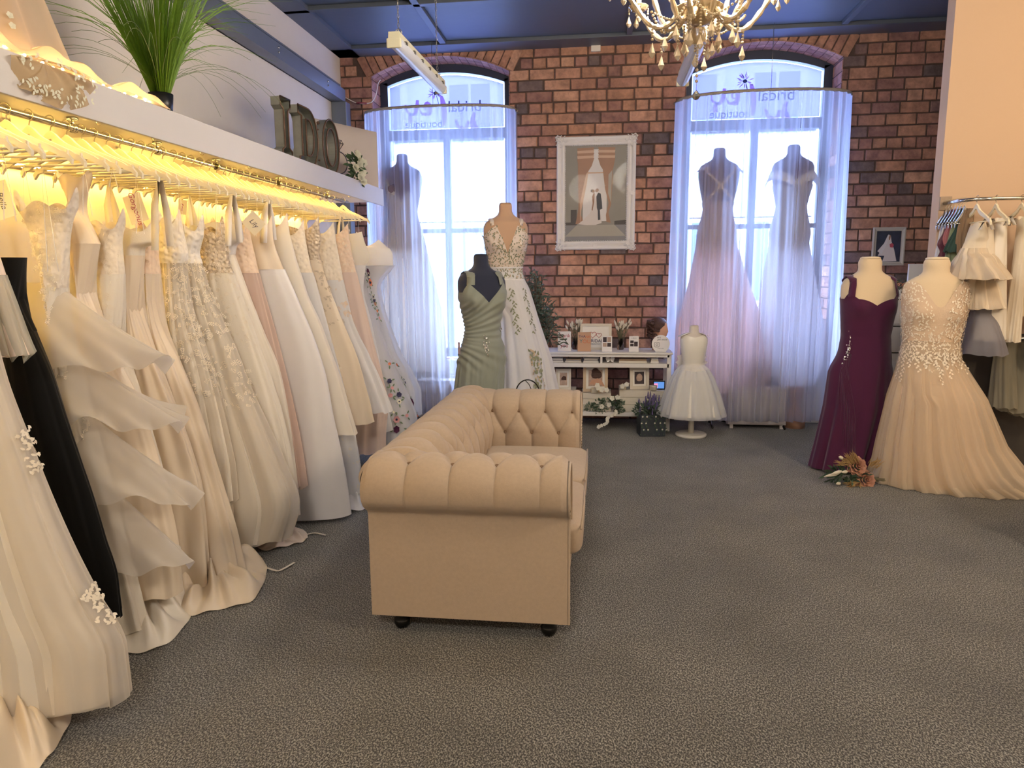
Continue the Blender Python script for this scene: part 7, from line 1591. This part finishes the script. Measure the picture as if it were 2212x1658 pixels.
# wicker handle of a basket just behind the sofa back
p = at(1140, 850, y=4.95); t = thing('wire_basket', 'dark twig basket whose arched handle rises behind the far sofa arm', 'basket', (float(p[0]), 4.95, 0)); b = MB(); x0 = float(p[0]); zt = float(at(1140, 820, y=4.95)[2]); b.tube([(x0+0.085*math.cos(a), 4.95, zt-0.10+0.10*math.sin(a)) for a in np.linspace(0, PI, 20)]+[(x0-0.10, 4.95, 0.3)], 0.005, 6); b.tube([(x0+0.085, 4.95, zt-0.1), (x0+0.10, 4.95, 0.3)], 0.005, 6); b.tube([(x0-0.02, 4.95, zt), (x0+0.01, 4.94, zt-0.03), (x0+0.04, 4.95, zt-0.1), (x0-0.02, 4.95, zt-0.18)], 0.003, 5); b.build('handle', m_leg, t, True)
b = MB(); b.lathe([(0.0, 0), (0.12, 0), (0.16, 0.3), (0.155, 0.3), (0.115, 0.01), (0.0, 0.01)], (x0, 4.95, 0), 24); b.build('basket_body', mat('twig', '#4b3a2c', 0.9, bump=0.8, bscale=40), t, True)
# ---------------------------------------------------------------- hanging batten lights
m_dif = mat('batten_diffuser', '#e4e6ea', 0.3, spec=0.6, coat=0.3); m_bat = mat('batten_housing', '#ddd6b8', 0.5)
def batten(label, x, y0, y1, z, rz=0.0, chains=True):
    t = thing('batten_light', label, 'light', (x, y0, z), rz, 'hanging batten lights'); L_ = y1-y0; b = MB(); b.prism([(-0.035, 0.02), (0.035, 0.02), (0.032, 0.062), (-0.032, 0.062)], 'y', 0, L_); b.build('housing', m_bat, t, smooth=False)
    b = MB(); n = 14; P = [(0.042*math.cos(a), 0.022+0.05*math.sin(a)) for a in np.linspace(0, -PI, n)]; b.prism(P, 'y', 0.005, L_-0.005); b.build('diffuser', m_dif, t, smooth=False)
    b = MB(); b.box(-0.043, 0.043, -0.012, 0.006, -0.028, 0.026, 0.008); b.box(-0.043, 0.043, L_-0.006, L_+0.012, -0.028, 0.026, 0.008); b.build('end_cap', m_bat, t, smooth=False)
    for k in range(6): b = MB(); y = 0.1+(L_-0.2)*k/5; b.box(0.030, 0.046, y-0.014, y+0.014, 0.016, 0.032); b.build('clip', mat('clip_metal', '#6f6a5c', 0.4, metal=0.6), t, smooth=False)
    for y in (0.09, L_-0.09):
        b = MB(); z_ = 0.085; top = ZC-z; k = 0; b.tube([(0.02*math.cos(a), y, 0.075+0.028*math.sin(a)) for a in np.linspace(0, 2*PI, 14)], 0.003, 6)
        while z_ < top-0.01:
            o = (1, 0) if k % 2 else (0, 1); b.tube([(0.006*math.cos(a)*o[0], y+0.006*math.cos(a)*o[1], z_+0.014+0.014*math.sin(a)) for a in np.linspace(0, 2*PI, 9)], 0.0017, 4, False); z_ += 0.024; k += 1
        b.build('chain', m_wire, t)
    return t
pA = at(846, 85, y=4.15); pB = at(948, 188, z=float(pA[2]))
batten('slim white batten light hung on chains in front of the left window', (float(pA[0])+float(pB[0]))/2, float(pA[1]), float(pB[1]), float(pA[2])-0.02, math.atan2(float(pA[0]-pB[0]), float(pB[1]-pA[1])))
pC = at(1462, 178, z=float(pA[2])-0.02); batten('slim white batten light seen behind the chandelier', float(pC[0])+0.04, float(pC[1])-1.2, float(pC[1]), float(pA[2])-0.02, 0.0)
# ---------------------------------------------------------------- chandelier
CX, CY, CZ = 0.385, 3.2, 2.56
m_cry = mat('amber_crystal', '#f6dcae', 0.06, trans=0.55, ior=1.5, spec=0.8, coat=0.5); m_bead = mat('crystal_bead', '#e9d3ae', 0.08, trans=0.4, ior=1.5, spec=0.9); m_can = mat('candle_sleeve', '#f1e3c4', 0.6); m_bulb = emitter('candle_bulb', (1.0, 0.74, 0.42), 60)
ch = thing('chandelier', 'crystal chandelier with curved glass arms and hanging drops', 'chandelier', (CX, CY, CZ))
b = MB(); b.lathe([(0.0, -0.145), (0.028, -0.13), (0.034, -0.105), (0.028, -0.08), (0.012, -0.07), (0.0, -0.068)], (0, 0, 0), 20); b.build('finial_ball', m_cry, ch)
b = MB(); b.lathe([(0.012, -0.07), (0.035, -0.065), (0.075, -0.035), (0.10, 0.0), (0.097, 0.004), (0.07, -0.025), (0.03, -0.05), (0.012, -0.05)], (0, 0, 0), 16); 
for k in range(16): a = 2*PI*k/16; b.leaf((0.03*math.cos(a), 0.03*math.sin(a), -0.055), (math.cos(a), math.sin(a), 0.75), (math.cos(a), math.sin(a), -1), 0.095, 0.03)
b.build('bowl', m_cry, ch)
b = MB(); b.lathe([(0.02, -0.03), (0.045, 0.0), (0.06, 0.04), (0.05, 0.10), (0.03, 0.14), (0.04, 0.20), (0.055, 0.27), (0.03, 0.33), (0.02, 0.45), (0.03, 0.52), (0.012, 0.56)], (0, 0, 0), 18); b.build('centre_column', m_cry, ch)
b = MB(); b.tube([(0, 0, 0.55), (0, 0, ZC-CZ)], 0.008, 8); b.lathe([(0.0, 0), (0.06, 0), (0.03, -0.04), (0.0, -0.05)], (0, 0, ZC-CZ), 20); b.build('suspension_rod', m_chrome, ch)
def drop(b, c, L_=0.05, W_=0.014, bt=None, n=6):
    c = Vector(c); prof = [(0.001, 0.0), (W_*0.45, -L_*0.3), (W_*1.0, -L_*0.68), (W_*0.55, -L_*0.88), (0.001, -L_)]; b.lathe(prof, tuple(c), n, cap=False)
def beadchain(b, c, n, r0=0.0065):
    for k in range(n): b.sphere((c[0], c[1], c[2]-r0*2*k), r0, 6, 4)
    return (c[0], c[1], c[2]-r0*2*n)
def arm(R_, zt, big=True):
    b = MB(); pts = []
    for u in np.linspace(0, 1, 22):
        x = 0.04+(R_-0.04)*u; z = 0.03+0.03*math.sin(u*PI)*0-0.115*math.sin(PI*min(1, u*1.08))**1.1*(1 if u < .93 else 1)+ (zt-0.03)*u**2.2; pts.append((x, 0, z))
    pts += [(R_+0.004, 0, zt+0.0), (R_, 0, zt+0.03)]
    n = len(pts); b.tube(pts, [0.011+0.0022*math.sin(k*2.1) for k in range(n)], 8); a = b.build('arm', m_cry, ch, smooth=False)
    b = MB(); b.lathe([(0.006, zt+0.01), (0.03, zt+0.018), (0.045, zt+0.035), (0.042, zt+0.038), (0.02, zt+0.03), (0.006, zt+0.03)], (R_, 0, 0), 12)
    for k in range(8): q = 2*PI*k/8; b.leaf((R_+0.01*math.cos(q), 0.01*math.sin(q), zt+0.014), (math.cos(q), math.sin(q), 0.5), (math.cos(q), math.sin(q), -1), 0.045, 0.02)
    b.build('drip_cup', m_cry, a, smooth=False)
    b = MB(); b.tube([(R_, 0, zt+0.03), (R_, 0, zt+0.125)], 0.012, 12); b.build('candle_sleeve', m_can, a)
    b = MB(); b.lathe([(0.004, 0.125), (0.013, 0.14), (0.015, 0.155), (0.008, 0.18), (0.001, 0.20)], (R_, 0, zt), 10, cap=False); b.build('bulb', m_bulb, a)
    for q, n_ in ((0.9, 3), (PI+0.9, 3), (-0.6, 2), (2.4, 2)):
        b = MB(); e = beadchain(b, (R_+0.042*math.cos(q), 0.042*math.sin(q), zt+0.025), n_, 0.005); drop(b, e, 0.048, 0.013); b.build('crystal_drop', m_bead, a, smooth=False)
    b = MB(); p_ = pts[11]; e = beadchain(b, (p_[0], 0, p_[2]-0.012), 4 if big else 2); drop(b, e, 0.062, 0.015); b.build('crystal_drop', m_bead, a, smooth=False)
    return a
def dupe_part(o, rz, parent):
    c = o.copy(); COL.objects.link(c); c.parent = parent; c.rotation_euler = (0, 0, rz)
    for k in list(o.children): d = k.copy(); COL.objects.link(d); d.parent = c
    return c
a1 = arm(0.335, 0.065); a1.rotation_euler = (0, 0, 0.25)
for k in range(1, 6): dupe_part(a1, 0.25+2*PI*k/6, ch)
a2 = arm(0.225, 0.16, False); a2.rotation_euler = (0, 0, 0.25+PI/6)
for k in range(1, 6): dupe_part(a2, 0.25+PI/6+2*PI*k/6, ch)
for k in range(10):      # long bead strings under the bowl
    a = 2*PI*k/10+0.3; b = MB(); e = beadchain(b, (0.085*math.cos(a), 0.085*math.sin(a), -0.02), 7+(k % 3)*2, 0.006); drop(b, e, 0.055, 0.014); b.build('bead_string', m_bead, ch, smooth=False)
for k in range(6):       # swags of beads between the arms
    b = MB(); a0, a1_ = 0.25+PI*k/3, 0.25+PI*(k+1)/3
    for u in np.linspace(0, 1, 18): a = a0+(a1_-a0)*u; q = 0.20-0.05*math.sin(PI*u); b.sphere((q*math.cos(a), q*math.sin(a), -0.02-0.05*math.sin(PI*u)), 0.006, 6, 4)
    b.build('bead_swag', m_bead, ch, smooth=False)
b = MB(); e = beadchain(b, (0, 0, -0.15), 7, 0.0055); zz = e[2]
for k in range(3): b.sphere((0, 0, zz-0.012-0.022*k), 0.007, 8, 6)
b.tube([(0, 0, -0.15), (0, 0, zz-0.10)], 0.001, 4); b.build('bead_string', m_bead, ch)
b = MB(); c_ = zz-0.115; b.lathe([(0.0, c_+0.024), (0.005, c_+0.02), (0.016, c_+0.006), (0.017, c_-0.004), (0.009, c_-0.014), (0.0, c_-0.016)], (0, 0, 0), 10, cap=False); b.build('end_crystal', m_chrome, ch, smooth=False)
